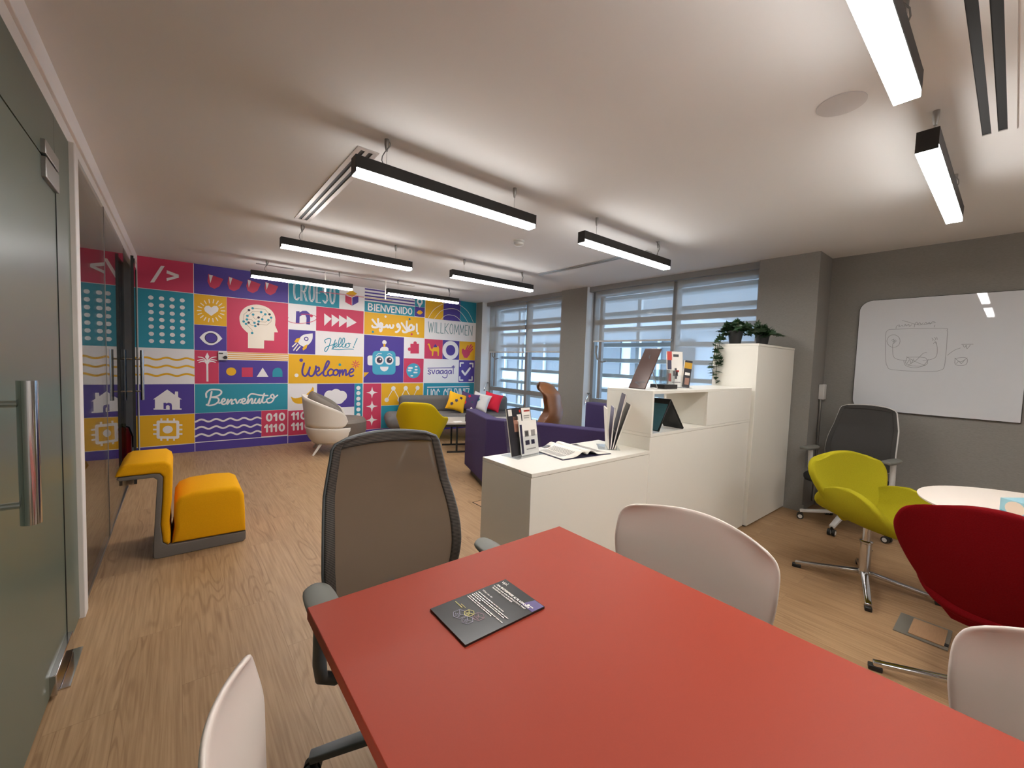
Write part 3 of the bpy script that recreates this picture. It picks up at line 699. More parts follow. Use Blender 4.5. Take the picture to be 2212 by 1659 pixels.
(1,'C',0,[(0.756,1.404),(0.756,1.615),(0.736,1.633),(0.71,1.659),(0.689,1.687),(0.671,1.721),(0.661,1.761),(0.656,1.802),(0.657,1.836),(0.664,1.868),(0.676,1.902),(0.695,1.935),(0.72,1.964),(0.75,1.988),(0.785,2.005),(0.822,2.017),(0.858,2.023),(0.895,2.023),(0.932,2.018),(0.969,2.007),(1.004,1.99),(1.036,1.967),(1.06,1.94),(1.078,1.908),(1.089,1.872),(1.094,1.833),(1.092,1.787),(1.089,1.75),(1.128,1.651),(1.079,1.648),(1.077,1.526),(0.953,1.524),(0.951,1.407)]),
(2,'G',0.005,[(0.812,1.966),(0.961,1.968),(1.019,1.901)]),
(3,'T',0,[(0.828,1.966),(0.826,1.974),(0.82,1.98),(0.812,1.982),(0.804,1.98),(0.798,1.974),(0.796,1.966),(0.798,1.958),(0.804,1.952),(0.812,1.95),(0.82,1.952),(0.826,1.958)]),
(3,'D',0,[(1.035,1.901),(1.033,1.909),(1.027,1.915),(1.019,1.917),(1.011,1.915),(1.005,1.909),(1.003,1.901),(1.005,1.893),(1.011,1.887),(1.019,1.885),(1.027,1.887),(1.033,1.893)]),
(2,'G',0.005,[(0.768,1.936),(0.707,1.867),(0.705,1.772)]),
(3,'D',0,[(0.784,1.936),(0.782,1.944),(0.776,1.95),(0.768,1.952),(0.76,1.95),(0.754,1.944),(0.752,1.936),(0.754,1.928),(0.76,1.922),(0.768,1.92),(0.776,1.922),(0.782,1.928)]),
(3,'T',0,[(0.721,1.772),(0.719,1.78),(0.713,1.786),(0.705,1.788),(0.697,1.786),(0.691,1.78),(0.689,1.772),(0.691,1.764),(0.697,1.758),(0.705,1.756),(0.713,1.758),(0.719,1.764)]),
(2,'G',0.005,[(0.75,1.855),(0.814,1.925),(0.915,1.923)]),
(3,'T',0,[(0.766,1.855),(0.764,1.863),(0.758,1.869),(0.75,1.871),(0.742,1.869),(0.736,1.863),(0.734,1.855),(0.736,1.847),(0.742,1.841),(0.75,1.839),(0.758,1.841),(0.764,1.847)]),
(3,'T',0,[(0.931,1.923),(0.929,1.931),(0.923,1.937),(0.915,1.939),(0.907,1.937),(0.901,1.931),(0.899,1.923),(0.901,1.915),(0.907,1.909),(0.915,1.907),(0.923,1.909),(0.929,1.915)]),
(2,'G',0.005,[(0.818,1.878),(0.818,1.845),(0.85,1.811),(0.884,1.844)]),
(3,'T',0,[(0.834,1.878),(0.832,1.886),(0.826,1.892),(0.818,1.894),(0.81,1.892),(0.804,1.886),(0.802,1.878),(0.804,1.87),(0.81,1.864),(0.818,1.862),(0.826,1.864),(0.832,1.87)]),
(3,'D',0,[(0.9,1.844),(0.898,1.852),(0.892,1.858),(0.884,1.86),(0.876,1.858),(0.87,1.852),(0.868,1.844),(0.87,1.836),(0.876,1.83),(0.884,1.828),(0.892,1.83),(0.898,1.836)]),
(2,'G',0.005,[(0.966,1.896),(0.928,1.856),(0.928,1.822)]),
(3,'T',0,[(0.982,1.896),(0.98,1.904),(0.974,1.91),(0.966,1.912),(0.958,1.91),(0.952,1.904),(0.95,1.896),(0.952,1.888),(0.958,1.882),(0.966,1.88),(0.974,1.882),(0.98,1.888)]),
(3,'T',0,[(0.944,1.822),(0.942,1.83),(0.936,1.836),(0.928,1.838),(0.92,1.836),(0.914,1.83),(0.912,1.822),(0.914,1.814),(0.92,1.808),(0.928,1.806),(0.936,1.808),(0.942,1.814)]),
(2,'G',0.005,[(1.039,1.857),(1.039,1.799),(0.986,1.745),(0.879,1.747)]),
(3,'T',0,[(1.055,1.857),(1.053,1.865),(1.047,1.871),(1.039,1.873),(1.031,1.871),(1.025,1.865),(1.023,1.857),(1.025,1.849),(1.031,1.843),(1.039,1.841),(1.047,1.843),(1.053,1.849)]),
(3,'D',0,[(0.895,1.747),(0.893,1.755),(0.887,1.761),(0.879,1.763),(0.871,1.761),(0.865,1.755),(0.863,1.747),(0.865,1.739),(0.871,1.733),(0.879,1.731),(0.887,1.733),(0.893,1.739)]),
(2,'G',0.005,[(1.005,1.818),(0.969,1.785),(0.884,1.787)]),
(3,'T',0,[(1.021,1.818),(1.019,1.826),(1.013,1.832),(1.005,1.834),(0.997,1.832),(0.991,1.826),(0.989,1.818),(0.991,1.81),(0.997,1.804),(1.005,1.802),(1.013,1.804),(1.019,1.81)]),
(3,'T',0,[(0.9,1.787),(0.898,1.795),(0.892,1.801),(0.884,1.803),(0.876,1.801),(0.87,1.795),(0.868,1.787),(0.87,1.779),(0.876,1.773),(0.884,1.771),(0.892,1.773),(0.898,1.779)]),
(2,'G',0.005,[(0.744,1.803),(0.798,1.806),(0.834,1.764)]),
(3,'T',0,[(0.76,1.803),(0.758,1.811),(0.752,1.817),(0.744,1.819),(0.736,1.817),(0.73,1.811),(0.728,1.803),(0.73,1.795),(0.736,1.789),(0.744,1.787),(0.752,1.789),(0.758,1.795)]),
(3,'T',0,[(0.85,1.764),(0.848,1.772),(0.842,1.778),(0.834,1.78),(0.826,1.778),(0.82,1.772),(0.818,1.764),(0.82,1.756),(0.826,1.75),(0.834,1.748),(0.842,1.75),(0.848,1.756)]),
(2,'G',0.005,[(0.764,1.761),(0.802,1.724),(0.844,1.719)]),
(3,'D',0,[(0.78,1.761),(0.778,1.769),(0.772,1.775),(0.764,1.777),(0.756,1.775),(0.75,1.769),(0.748,1.761),(0.75,1.753),(0.756,1.747),(0.764,1.745),(0.772,1.747),(0.778,1.753)]),
(3,'T',0,[(0.86,1.719),(0.858,1.727),(0.852,1.733),(0.844,1.735),(0.836,1.733),(0.83,1.727),(0.828,1.719),(0.83,1.711),(0.836,1.705),(0.844,1.703),(0.852,1.705),(0.858,1.711)]),
(2,'G',0.005,[(0.733,1.741),(0.806,1.661),(0.806,1.619)]),
(3,'T',0,[(0.749,1.741),(0.747,1.749),(0.741,1.755),(0.733,1.757),(0.725,1.755),(0.719,1.749),(0.717,1.741),(0.719,1.733),(0.725,1.727),(0.733,1.725),(0.741,1.727),(0.747,1.733)]),
(3,'T',0,[(0.822,1.619),(0.82,1.627),(0.814,1.633),(0.806,1.635),(0.798,1.633),(0.792,1.627),(0.79,1.619),(0.792,1.611),(0.798,1.605),(0.806,1.603),(0.814,1.605),(0.82,1.611)]),
(1,'W',0,[(0.285,1.195),(0.306,1.195),(0.307,0.935),(0.285,0.935)]),
(1,'W',0,[(0.296,1.323),(0.318,1.269),(0.296,1.213),(0.272,1.264)]),
(1,'W',0,[(0.316,1.191),(0.313,1.202),(0.305,1.21),(0.294,1.213),(0.283,1.21),(0.275,1.202),(0.272,1.191),(0.275,1.18),(0.283,1.172),(0.294,1.169),(0.305,1.172),(0.313,1.18)]),
(1,'W',0.012,[(0.294,1.206),(0.286,1.215),(0.274,1.228),(0.261,1.242),(0.248,1.252),(0.235,1.257),(0.221,1.259),(0.208,1.26),(0.199,1.261)]),
(1,'W',0.012,[(0.294,1.199),(0.285,1.205),(0.272,1.213),(0.257,1.221),(0.243,1.226),(0.229,1.225),(0.215,1.222),(0.202,1.217),(0.193,1.214)]),
(1,'W',0.012,[(0.294,1.191),(0.284,1.194),(0.27,1.198),(0.255,1.202),(0.242,1.204),(0.231,1.202),(0.221,1.197),(0.213,1.192),(0.207,1.189)]),
(1,'W',0.012,[(0.294,1.206),(0.303,1.216),(0.315,1.23),(0.329,1.244),(0.342,1.255),(0.356,1.261),(0.37,1.265),(0.383,1.267),(0.392,1.268)]),
(1,'W',0.012,[(0.294,1.199),(0.303,1.205),(0.317,1.215),(0.332,1.224),(0.346,1.229),(0.36,1.229),(0.375,1.226),(0.389,1.223),(0.398,1.22)]),
(1,'W',0.012,[(0.294,1.191),(0.304,1.195),(0.318,1.2),(0.334,1.205),(0.347,1.207),(0.358,1.205),(0.368,1.202),(0.377,1.197),(0.383,1.194)]),
(1,'O',0.014,[(0.512,1.25),(1.257,1.25)]),
(1,'O',0.014,[(0.512,1.278),(1.257,1.278)]),
(1,'O',0.014,[(0.512,1.306),(1.257,1.306)]),
(1,'O',0.014,[(0.512,1.334),(1.257,1.334)]),
(1,'Y',0,[(0.617,1.072),(0.614,1.091),(0.604,1.109),(0.589,1.121),(0.57,1.128),(0.55,1.128),(0.531,1.121),(0.516,1.109),(0.506,1.091),(0.503,1.072),(0.506,1.052),(0.516,1.035),(0.531,1.023),(0.55,1.016),(0.57,1.016),(0.589,1.023),(0.604,1.035),(0.614,1.052)]),
(1,'R',0,[(0.682,1.13),(0.813,1.133),(0.813,1),(0.682,1)]),
(1,'W',0,[(0.935,1.133),(1.007,1.001),(0.862,1.001)]),
(1,'T',0,[(1.059,1.001),(1.058,1.067),(1.067,1.101),(1.09,1.125),(1.123,1.136),(1.157,1.127),(1.178,1.103),(1.187,1.068),(1.187,1.002)]),
(1,'W',0.02,[(0.341,0.796),(0.338,0.781),(0.335,0.76),(0.331,0.736),(0.326,0.713),(0.321,0.691),(0.315,0.667),(0.309,0.646),(0.303,0.63),(0.298,0.622),(0.293,0.62),(0.288,0.621),(0.285,0.621)]),
(1,'W',0.02,[(0.284,0.723),(0.283,0.733),(0.281,0.748),(0.28,0.764),(0.282,0.778),(0.288,0.79),(0.296,0.802),(0.307,0.812),(0.319,0.82),(0.334,0.825),(0.352,0.827),(0.37,0.827),(0.386,0.826),(0.401,0.824),(0.416,0.822),(0.429,0.818),(0.439,0.812),(0.445,0.804),(0.449,0.795),(0.449,0.785),(0.447,0.775),(0.441,0.765),(0.432,0.755),(0.421,0.746),(0.408,0.738),(0.39,0.732),(0.368,0.728),(0.349,0.724),(0.341,0.721),(0.35,0.719),(0.37,0.717),(0.392,0.715),(0.408,0.71),(0.415,0.701),(0.419,0.688),(0.419,0.675),(0.416,0.663),(0.409,0.652),(0.397,0.64),(0.384,0.63),(0.37,0.622),(0.355,0.617),(0.338,0.613),(0.323,0.611),(0.31,0.611),(0.301,0.613),(0.295,0.617),(0.291,0.622),(0.288,0.625)]),
(1,'W',0.02,[(0.423,0.638),(0.434,0.642),(0.449,0.648),(0.465,0.654),(0.477,0.661),(0.484,0.668),(0.488,0.676),(0.489,0.683),(0.489,0.689),(0.486,0.694),(0.481,0.698),(0.475,0.7),(0.469,0.699),(0.463,0.693),(0.457,0.683),(0.452,0.672),(0.449,0.662),(0.449,0.651),(0.451,0.64),(0.455,0.63),(0.461,0.624),(0.469,0.622),(0.48,0.622),(0.491,0.626),(0.5,0.632),(0.508,0.645),(0.514,0.665),(0.52,0.681),(0.523,0.688),(0.522,0.677),(0.518,0.655),(0.514,0.632),(0.515,0.622),(0.522,0.63),(0.534,0.649),(0.546,0.67),(0.555,0.683),(0.561,0.686),(0.566,0.684),(0.568,0.678),(0.57,0.671),(0.569,0.661),(0.565,0.647),(0.562,0.634),(0.562,0.625),(0.566,0.622),(0.574,0.624),(0.581,0.626),(0.586,0.628)]),
(1,'W',0.02,[(0.591,0.676),(0.595,0.679),(0.6,0.684),(0.605,0.687),(0.61,0.685),(0.614,0.673),(0.617,0.654),(0.62,0.636),(0.625,0.627),(0.632,0.632),(0.641,0.646),(0.65,0.662),(0.658,0.674),(0.665,0.679),(0.672,0.681),(0.678,0.682),(0.682,0.683)]),
(1,'W',0.02,[(0.665,0.635),(0.675,0.639),(0.689,0.645),(0.703,0.651),(0.714,0.658),(0.72,0.665),(0.723,0.673),(0.723,0.68),(0.722,0.685),(0.718,0.689),(0.712,0.693),(0.704,0.694),(0.698,0.692),(0.693,0.686),(0.687,0.676),(0.684,0.664),(0.682,0.654),(0.683,0.644),(0.687,0.634),(0.692,0.625),(0.698,0.62),(0.707,0.619),(0.718,0.62),(0.729,0.625),(0.738,0.632),(0.745,0.646),(0.752,0.666),(0.757,0.683),(0.76,0.69),(0.759,0.679),(0.754,0.655),(0.75,0.632),(0.751,0.622),(0.759,0.631),(0.772,0.652),(0.786,0.675),(0.796,0.689),(0.802,0.691),(0.806,0.686),(0.808,0.678),(0.809,0.669),(0.807,0.658),(0.803,0.645),(0.799,0.632),(0.799,0.624),(0.803,0.62),(0.81,0.62),(0.819,0.623),(0.826,0.629),(0.833,0.642),(0.84,0.661),(0.846,0.679),(0.849,0.687),(0.846,0.682),(0.84,0.668),(0.834,0.651),(0.832,0.639),(0.836,0.631),(0.844,0.624),(0.853,0.62),(0.862,0.622),(0.871,0.635),(0.881,0.657),(0.89,0.677),(0.896,0.686),(0.896,0.678),(0.893,0.66),(0.889,0.64),(0.888,0.627),(0.892,0.621),(0.897,0.618),(0.905,0.621),(0.913,0.632),(0.924,0.66),(0.937,0.701),(0.949,0.739),(0.955,0.757),(0.952,0.746),(0.944,0.716),(0.935,0.681),(0.93,0.655),(0.931,0.641),(0.935,0.632),(0.941,0.627),(0.947,0.625),(0.955,0.627),(0.965,0.632),(0.974,0.639),(0.981,0.643)]),
(1,'W',0.02,[(0.755,0.71),(0.758,0.717),(0.763,0.726),(0.769,0.736),(0.776,0.744),(0.782,0.75),(0.789,0.754),(0.798,0.757),(0.812,0.757),(0.833,0.754),(0.859,0.747),(0.887,0.74),(0.913,0.735),(0.937,0.732),(0.962,0.73),(0.983,0.729),(0.998,0.728)]),
(1,'W',0.02,[(1.024,0.692),(1.016,0.688),(1.004,0.683),(0.992,0.677),(0.985,0.669),(0.984,0.658),(0.986,0.644),(0.992,0.631),(0.999,0.623),(1.01,0.621),(1.024,0.622),(1.039,0.627),(1.051,0.635),(1.061,0.648),(1.07,0.665),(1.077,0.684),(1.08,0.7),(1.079,0.714),(1.075,0.728),(1.069,0.739),(1.063,0.745),(1.055,0.743),(1.045,0.735),(1.036,0.725),(1.033,0.716),(1.037,0.707),(1.045,0.697),(1.056,0.688),(1.068,0.686),(1.082,0.693),(1.098,0.706),(1.113,0.72),(1.124,0.729)]),
(1,'W',0.024,[(0.163,0.398),(0.18,0.406),(0.197,0.416),(0.214,0.424),(0.231,0.426),(0.248,0.421),(0.265,0.412),(0.282,0.401),(0.299,0.394),(0.316,0.394),(0.333,0.4),(0.351,0.41),(0.368,0.42),(0.385,0.424),(0.402,0.422),(0.419,0.414),(0.436,0.403),(0.453,0.394),(0.47,0.391),(0.487,0.395),(0.504,0.405),(0.521,0.415),(0.538,0.421),(0.555,0.422),(0.572,0.415),(0.589,0.405),(0.606,0.395),(0.623,0.39),(0.64,0.391),(0.657,0.399),(0.674,0.409),(0.691,0.418),(0.708,0.42),(0.726,0.416),(0.743,0.407),(0.76,0.396),(0.777,0.389),(0.794,0.388),(0.811,0.394),(0.828,0.404),(0.845,0.413),(0.862,0.418),(0.879,0.417),(0.896,0.409),(0.913,0.398)]),
(1,'W',0.024,[(0.162,0.301),(0.179,0.308),(0.196,0.319),(0.213,0.326),(0.23,0.328),(0.247,0.324),(0.264,0.314),(0.281,0.303),(0.299,0.296),(0.316,0.296),(0.333,0.302),(0.35,0.312),(0.367,0.321),(0.384,0.325),(0.401,0.323),(0.418,0.314),(0.435,0.303),(0.452,0.294),(0.469,0.292),(0.486,0.295),(0.503,0.304),(0.52,0.314),(0.537,0.321),(0.555,0.321),(0.572,0.314),(0.589,0.304),(0.606,0.294),(0.623,0.288),(0.64,0.29),(0.657,0.297),(0.674,0.308),(0.691,0.316),(0.708,0.318),(0.725,0.314),(0.742,0.304),(0.759,0.294),(0.776,0.286),(0.794,0.285),(0.811,0.291),(0.828,0.3),(0.845,0.31),(0.862,0.315),(0.879,0.313),(0.896,0.305),(0.913,0.294)]),
(1,'W',0.024,[(0.162,0.202),(0.179,0.21),(0.196,0.22),(0.213,0.228),(0.23,0.23),(0.247,0.225),(0.264,0.215),(0.281,0.205),(0.299,0.198),(0.316,0.198),(0.333,0.204),(0.35,0.214),(0.367,0.223),(0.384,0.228),(0.401,0.225),(0.418,0.217),(0.435,0.206),(0.452,0.197),(0.469,0.195),(0.486,0.199),(0.503,0.208),(0.52,0.218),(0.537,0.224),(0.555,0.225),(0.572,0.218),(0.589,0.208),(0.606,0.198),(0.623,0.192),(0.64,0.194),(0.657,0.202),(0.674,0.212),(0.691,0.22),(0.708,0.223),(0.725,0.219),(0.742,0.209),(0.759,0.199),(0.776,0.191),(0.794,0.19),(0.811,0.196),(0.828,0.206),(0.845,0.215),(0.862,0.22),(0.879,0.219),(0.896,0.211),(0.913,0.2)]),
(1,'W',0.026,[(1.047,0.407),(1.045,0.424),(1.04,0.439),(1.032,0.45),(1.023,0.456),(1.012,0.456),(1.003,0.45),(0.995,0.439),(0.99,0.424),(0.988,0.407),(0.99,0.391),(0.995,0.376),(1.003,0.365),(1.012,0.359),(1.023,0.359),(1.032,0.365),(1.04,0.376),(1.045,0.391),(1.047,0.407)]),
(1,'W',0.026,[(1.082,0.427),(1.108,0.457),(1.108,0.358)]),
(1,'W',0.026,[(1.212,0.407),(1.21,0.424),(1.205,0.439),(1.197,0.45),(1.187,0.456),(1.177,0.456),(1.167,0.45),(1.16,0.439),(1.154,0.424),(1.153,0.407),(1.154,0.391),(1.16,0.376),(1.167,0.365),(1.177,0.359),(1.187,0.359),(1.197,0.365),(1.205,0.376),(1.21,0.391),(1.212,0.407)]),
(1,'W',0.026,[(0.965,0.267),(0.99,0.297),(0.99,0.198)]),
(1,'W',0.026,[(1.023,0.267),(1.048,0.297),(1.048,0.198)]),
(1,'W',0.026,[(1.08,0.267),(1.106,0.297),(1.106,0.198)]),
(1,'W',0.026,[(1.21,0.247),(1.208,0.264),(1.203,0.279),(1.195,0.29),(1.186,0.296),(1.175,0.296),(1.166,0.29),(1.158,0.279),(1.153,0.264),(1.151,0.247),(1.153,0.231),(1.158,0.216),(1.166,0.205),(1.175,0.199),(1.186,0.199),(1.195,0.205),(1.203,0.216),(1.208,0.231),(1.21,0.247)]),
(1,'W',0.026,[(1.315,0.427),(1.341,0.457),(1.341,0.358)]),
(1,'W',0.026,[(1.373,0.427),(1.398,0.457),(1.398,0.358)]),
(1,'W',0.026,[(1.502,0.407),(1.501,0.424),(1.495,0.439),(1.488,0.45),(1.478,0.456),(1.468,0.456),(1.458,0.45),(1.45,0.439),(1.445,0.424),(1.443,0.407),(1.445,0.391),(1.45,0.376),(1.458,0.365),(1.468,0.359),(1.478,0.359),(1.488,0.365),(1.495,0.376),(1.501,0.391),(1.502,0.407)]),
(1,'W',0.026,[(1.315,0.267),(1.341,0.297),(1.341,0.198)]),
(1,'W',0.026,[(1.373,0.267),(1.398,0.297),(1.398,0.198)]),
(1,'W',0.026,[(1.43,0.267),(1.456,0.297),(1.456,0.198)]),
(1,'W',0.026,[(1.56,0.247),(1.558,0.264),(1.553,0.279),(1.545,0.29),(1.536,0.296),(1.525,0.296),(1.516,0.29),(1.508,0.279),(1.503,0.264),(1.501,0.247),(1.503,0.231),(1.508,0.216),(1.516,0.205),(1.525,0.199),(1.536,0.199),(1.545,0.205),(1.553,0.216),(1.558,0.231),(1.56,0.247)]),
(1,'W',0.02,[(2.445,2.115),(2.445,2.22),(2.488,2.22),(2.506,2.199),(2.488,2.171),(2.445,2.168)]),
(1,'W',0.02,[(2.488,2.171),(2.514,2.144),(2.488,2.115),(2.445,2.115)]),
(1,'W',0.02,[(2.548,2.115),(2.548,2.22)]),
(1,'W',0.02,[(2.631,2.22),(2.582,2.22),(2.582,2.115),(2.631,2.115)]),
(1,'W',0.02,[(2.582,2.168),(2.62,2.168)]),
(1,'W',0.02,[(2.657,2.115),(2.657,2.22),(2.729,2.115),(2.729,2.22)]),
(1,'W',0.02,[(2.75,2.22),(2.786,2.115),(2.822,2.22)]),
(1,'W',0.02,[(2.894,2.22),(2.845,2.22),(2.845,2.115),(2.894,2.115)]),
(1,'W',0.02,[(2.845,2.168),(2.883,2.168)]),
(1,'W',0.02,[(2.92,2.115),(2.92,2.22),(2.992,2.115),(2.992,2.22)]),
(1,'W',0.02,[(3.023,2.115),(3.023,2.22)]),
(1,'W',0.02,[(3.054,2.115),(3.054,2.22),(3.09,2.22),(3.123,2.189),(3.123,2.147),(3.09,2.115),(3.054,2.115)]),
(1,'W',0.02,[(3.183,2.22),(3.158,2.204),(3.15,2.168),(3.158,2.131),(3.183,2.115),(3.208,2.131),(3.215,2.168),(3.208,2.204),(3.183,2.22)]),
(1,'G2',0.011,[(3.546,2.017),(3.572,1.827),(3.598,1.998),(3.624,1.827),(3.65,2.017)]),
(1,'G2',0.011,[(3.684,1.827),(3.684,2.017)]),
(1,'G2',0.011,[(3.718,2.017),(3.718,1.827),(3.776,1.827)]),
(1,'G2',0.011,[(3.804,2.017),(3.804,1.827),(3.862,1.827)]),
(1,'G2',0.011,[(3.891,1.827),(3.891,2.017)]),
(1,'G2',0.011,[(3.962,2.017),(3.891,1.912),(3.966,1.827)]),
(1,'G2',0.011,[(4.033,2.017),(4.005,1.988),(3.997,1.922),(4.005,1.855),(4.033,1.827),(4.061,1.855),(4.069,1.922),(4.061,1.988),(4.033,2.017)]),
(1,'G2',0.011,[(4.095,1.827),(4.107,2.017),(4.145,1.865),(4.183,2.017),(4.195,1.827)]),
(1,'G2',0.011,[(4.217,1.827),(4.229,2.017),(4.267,1.865),(4.305,2.017),(4.317,1.827)]),
(1,'G2',0.011,[(4.396,2.017),(4.342,2.017),(4.342,1.827),(4.396,1.827)]),
(1,'G2',0.011,[(4.342,1.922),(4.384,1.922)]),
(1,'G2',0.011,[(4.425,1.827),(4.425,2.017),(4.505,1.827),(4.505,2.017)]),
(1,'W',0.02,[(3.564,0.507),(3.564,0.777)]),
(1,'W',0.02,[(3.635,0.507),(3.635,0.777)]),
(1,'W',0.02,[(3.564,0.642),(3.635,0.642)]),
(1,'W',0.02,[(3.69,0.777),(3.665,0.737),(3.658,0.642),(3.665,0.547),(3.69,0.507),(3.714,0.547),(3.722,0.642),(3.714,0.737),(3.69,0.777)]),
(1,'W',0.02,[(3.808,0.728),(3.78,0.777),(3.752,0.723),(3.759,0.669),(3.801,0.62),(3.81,0.561),(3.78,0.507),(3.751,0.547)]),
(1,'W',0.02,[(3.962,0.723),(3.933,0.777),(3.906,0.723),(3.901,0.629),(3.912,0.534),(3.936,0.507),(3.962,0.547),(3.962,0.629),(3.94,0.629)]),
(1,'W',0.02,[(4.039,0.777),(3.991,0.777),(3.991,0.507),(4.039,0.507)]),
(1,'W',0.02,[(3.991,0.642),(4.027,0.642)]),
(1,'W',0.02,[(4.064,0.777),(4.064,0.507),(4.115,0.507)]),
(1,'W',0.02,[(4.141,0.507),(4.141,0.777),(4.176,0.777),(4.208,0.696),(4.208,0.588),(4.176,0.507),(4.141,0.507)]),
(1,'W',0.02,[(4.242,0.507),(4.242,0.777)]),
(1,'W',0.02,[(4.272,0.507),(4.272,0.777),(4.343,0.507),(4.343,0.777)]),
(1,'W',0.02,[(4.373,0.507),(4.373,0.777)]),
(1,'W',0.02,[(4.403,0.777),(4.474,0.777),(4.403,0.507),(4.474,0.507)]),
(1,'W',0.018,[(3.558,0.816),(4.476,0.819)]),
(1,'W',0.008,[(1.394,2.393),(1.36,2.436),(1.33,2.364),(1.327,2.262),(1.338,2.175),(1.364,2.146),(1.394,2.189)]),
(1,'W',0.008,[(1.427,2.146),(1.427,2.436),(1.472,2.436),(1.495,2.364),(1.472,2.291),(1.427,2.291)]),
(1,'W',0.008,[(1.457,2.291),(1.498,2.146)]),
(1,'W',0.008,[(1.569,2.436),(1.543,2.393),(1.536,2.291),(1.543,2.189),(1.569,2.146),(1.595,2.189),(1.603,2.291),(1.595,2.393),(1.569,2.436)]),
(1,'W',0.008,[(1.69,2.436),(1.639,2.436),(1.639,2.146),(1.69,2.146)]),
(1,'W',0.008,[(1.639,2.291),(1.678,2.291)]),
(1,'W',0.008,[(1.793,2.384),(1.763,2.436),(1.733,2.378),(1.741,2.32),(1.786,2.268),(1.795,2.204),(1.763,2.146),(1.732,2.189)]),
(1,'W',0.008,[(1.868,2.436),(1.842,2.393),(1.834,2.291),(1.842,2.189),(1.868,2.146),(1.894,2.189),(1.901,2.291),(1.894,2.393),(1.868,2.436)]),
(1,'W',0.008,[(1.41,2.393),(1.376,2.436),(1.346,2.364),(1.343,2.262),(1.354,2.175),(1.38,2.146),(1.41,2.189)]),
(1,'W',0.008,[(1.443,2.146),(1.443,2.436),(1.488,2.436),(1.511,2.364),(1.488,2.291),(1.443,2.291)]),
(1,'W',0.008,[(1.473,2.291),(1.514,2.146)]),
(1,'W',0.008,[(1.585,2.436),(1.559,2.393),(1.552,2.291),(1.559,2.189),(1.585,2.146),(1.611,2.189),(1.619,2.291),(1.611,2.393),(1.585,2.436)]),
(1,'W',0.008,[(1.706,2.436),(1.655,2.436),(1.655,2.146),(1.706,2.146)]),
(1,'W',0.008,[(1.655,2.291),(1.694,2.291)]),
(1,'W',0.008,[(1.809,2.384),(1.779,2.436),(1.749,2.378),(1.757,2.32),(1.802,2.268),(1.811,2.204),(1.779,2.146),(1.748,2.189)]),
(1,'W',0.008,[(1.884,2.436),(1.858,2.393),(1.85,2.291),(1.858,2.189),(1.884,2.146),(1.91,2.189),(1.917,2.291),(1.91,2.393),(1.884,2.436)]),
(1,'Y',0,[(2.172,2.401),(2.255,2.356),(2.179,2.291),(2.079,2.336)]),
(1,'R',0,[(2.071,2.309),(2.171,2.284),(2.175,2.155),(2.072,2.199)]),
(1,'P',0,[(2.18,2.285),(2.277,2.329),(2.278,2.22),(2.181,2.155)]),
(1,'P',0,[(1.364,1.983),(1.409,1.988),(1.412,1.967),(1.449,1.997),(1.505,2.003),(1.549,1.969),(1.558,1.902),(1.556,1.799),(1.503,1.8),(1.506,1.897),(1.489,1.94),(1.449,1.936),(1.412,1.906),(1.41,1.801),(1.359,1.8)]),
(2,'R',0.008,[(1.261,1.876),(1.25,1.861),(1.246,1.847),(1.25,1.835),(1.263,1.823),(1.282,1.815),(1.309,1.808),(1.341,1.804),(1.377,1.804),(1.416,1.806),(1.457,1.811),(1.497,1.819),(1.535,1.829),(1.57,1.841),(1.6,1.855),(1.624,1.869),(1.641,1.884),(1.65,1.899),(1.651,1.912),(1.645,1.925),(1.63,1.935),(1.608,1.944),(1.58,1.949),(1.547,1.952),(1.51,1.952),(1.47,1.949),(1.43,1.943)]),
(2,'R',0,[(1.596,1.934),(1.593,1.945),(1.585,1.953),(1.574,1.956),(1.563,1.953),(1.555,1.945),(1.552,1.934),(1.555,1.923),(1.563,1.915),(1.574,1.912),(1.585,1.915),(1.593,1.923)]),
(1,'W',0,[(1.758,1.989),(1.868,1.916),(1.76,1.798)]),
(1,'W',0,[(1.867,1.986),(1.992,1.909),(1.869,1.794)]),
(1,'W',0,[(1.978,1.986),(2.119,1.908),(1.981,1.793)]),
(1,'W',0,[(2.096,1.986),(2.255,1.891),(2.098,1.793)]),
(1,'W',0,[(1.594,1.67),(1.595,1.655),(1.596,1.632),(1.595,1.607),(1.592,1.584),(1.584,1.562),(1.574,1.541),(1.561,1.52),(1.546,1.503),(1.529,1.488),(1.509,1.474),(1.488,1.464),(1.468,1.461),(1.447,1.467),(1.426,1.48),(1.407,1.495),(1.395,1.511),(1.391,1.525),(1.393,1.541),(1.399,1.557),(1.408,1.573),(1.418,1.59),(1.43,1.607),(1.446,1.624),(1.467,1.638),(1.497,1.649),(1.534,1.658),(1.57,1.665)]),
(2,'P',0,[(1.537,1.579),(1.535,1.59),(1.53,1.6),(1.521,1.607),(1.511,1.611),(1.499,1.611),(1.489,1.607),(1.48,1.6),(1.475,1.59),(1.473,1.579),(1.475,1.568),(1.48,1.558),(1.489,1.551),(1.499,1.548),(1.511,1.548),(1.521,1.551),(1.53,1.558),(1.535,1.568)]),
(3,'W',0,[(1.523,1.579),(1.522,1.585),(1.519,1.591),(1.514,1.595),(1.508,1.597),(1.502,1.597),(1.496,1.595),(1.491,1.591),(1.488,1.585),(1.487,1.579),(1.488,1.573),(1.491,1.567),(1.496,1.563),(1.502,1.561),(1.508,1.561),(1.514,1.563),(1.519,1.567),(1.522,1.573)]),
(1,'Y',0,[(1.34,1.52),(1.368,1.574),(1.427,1.592),(1.391,1.516)]),
(1,'Y',0,[(1.455,1.431),(1.481,1.475),(1.525,1.502),(1.51,1.437),(1.462,1.399)]),
(1,'C',0.016,[(1.368,1.507),(1.318,1.452)]),
(1,'C',0.016,[(1.391,1.488),(1.334,1.401)]),
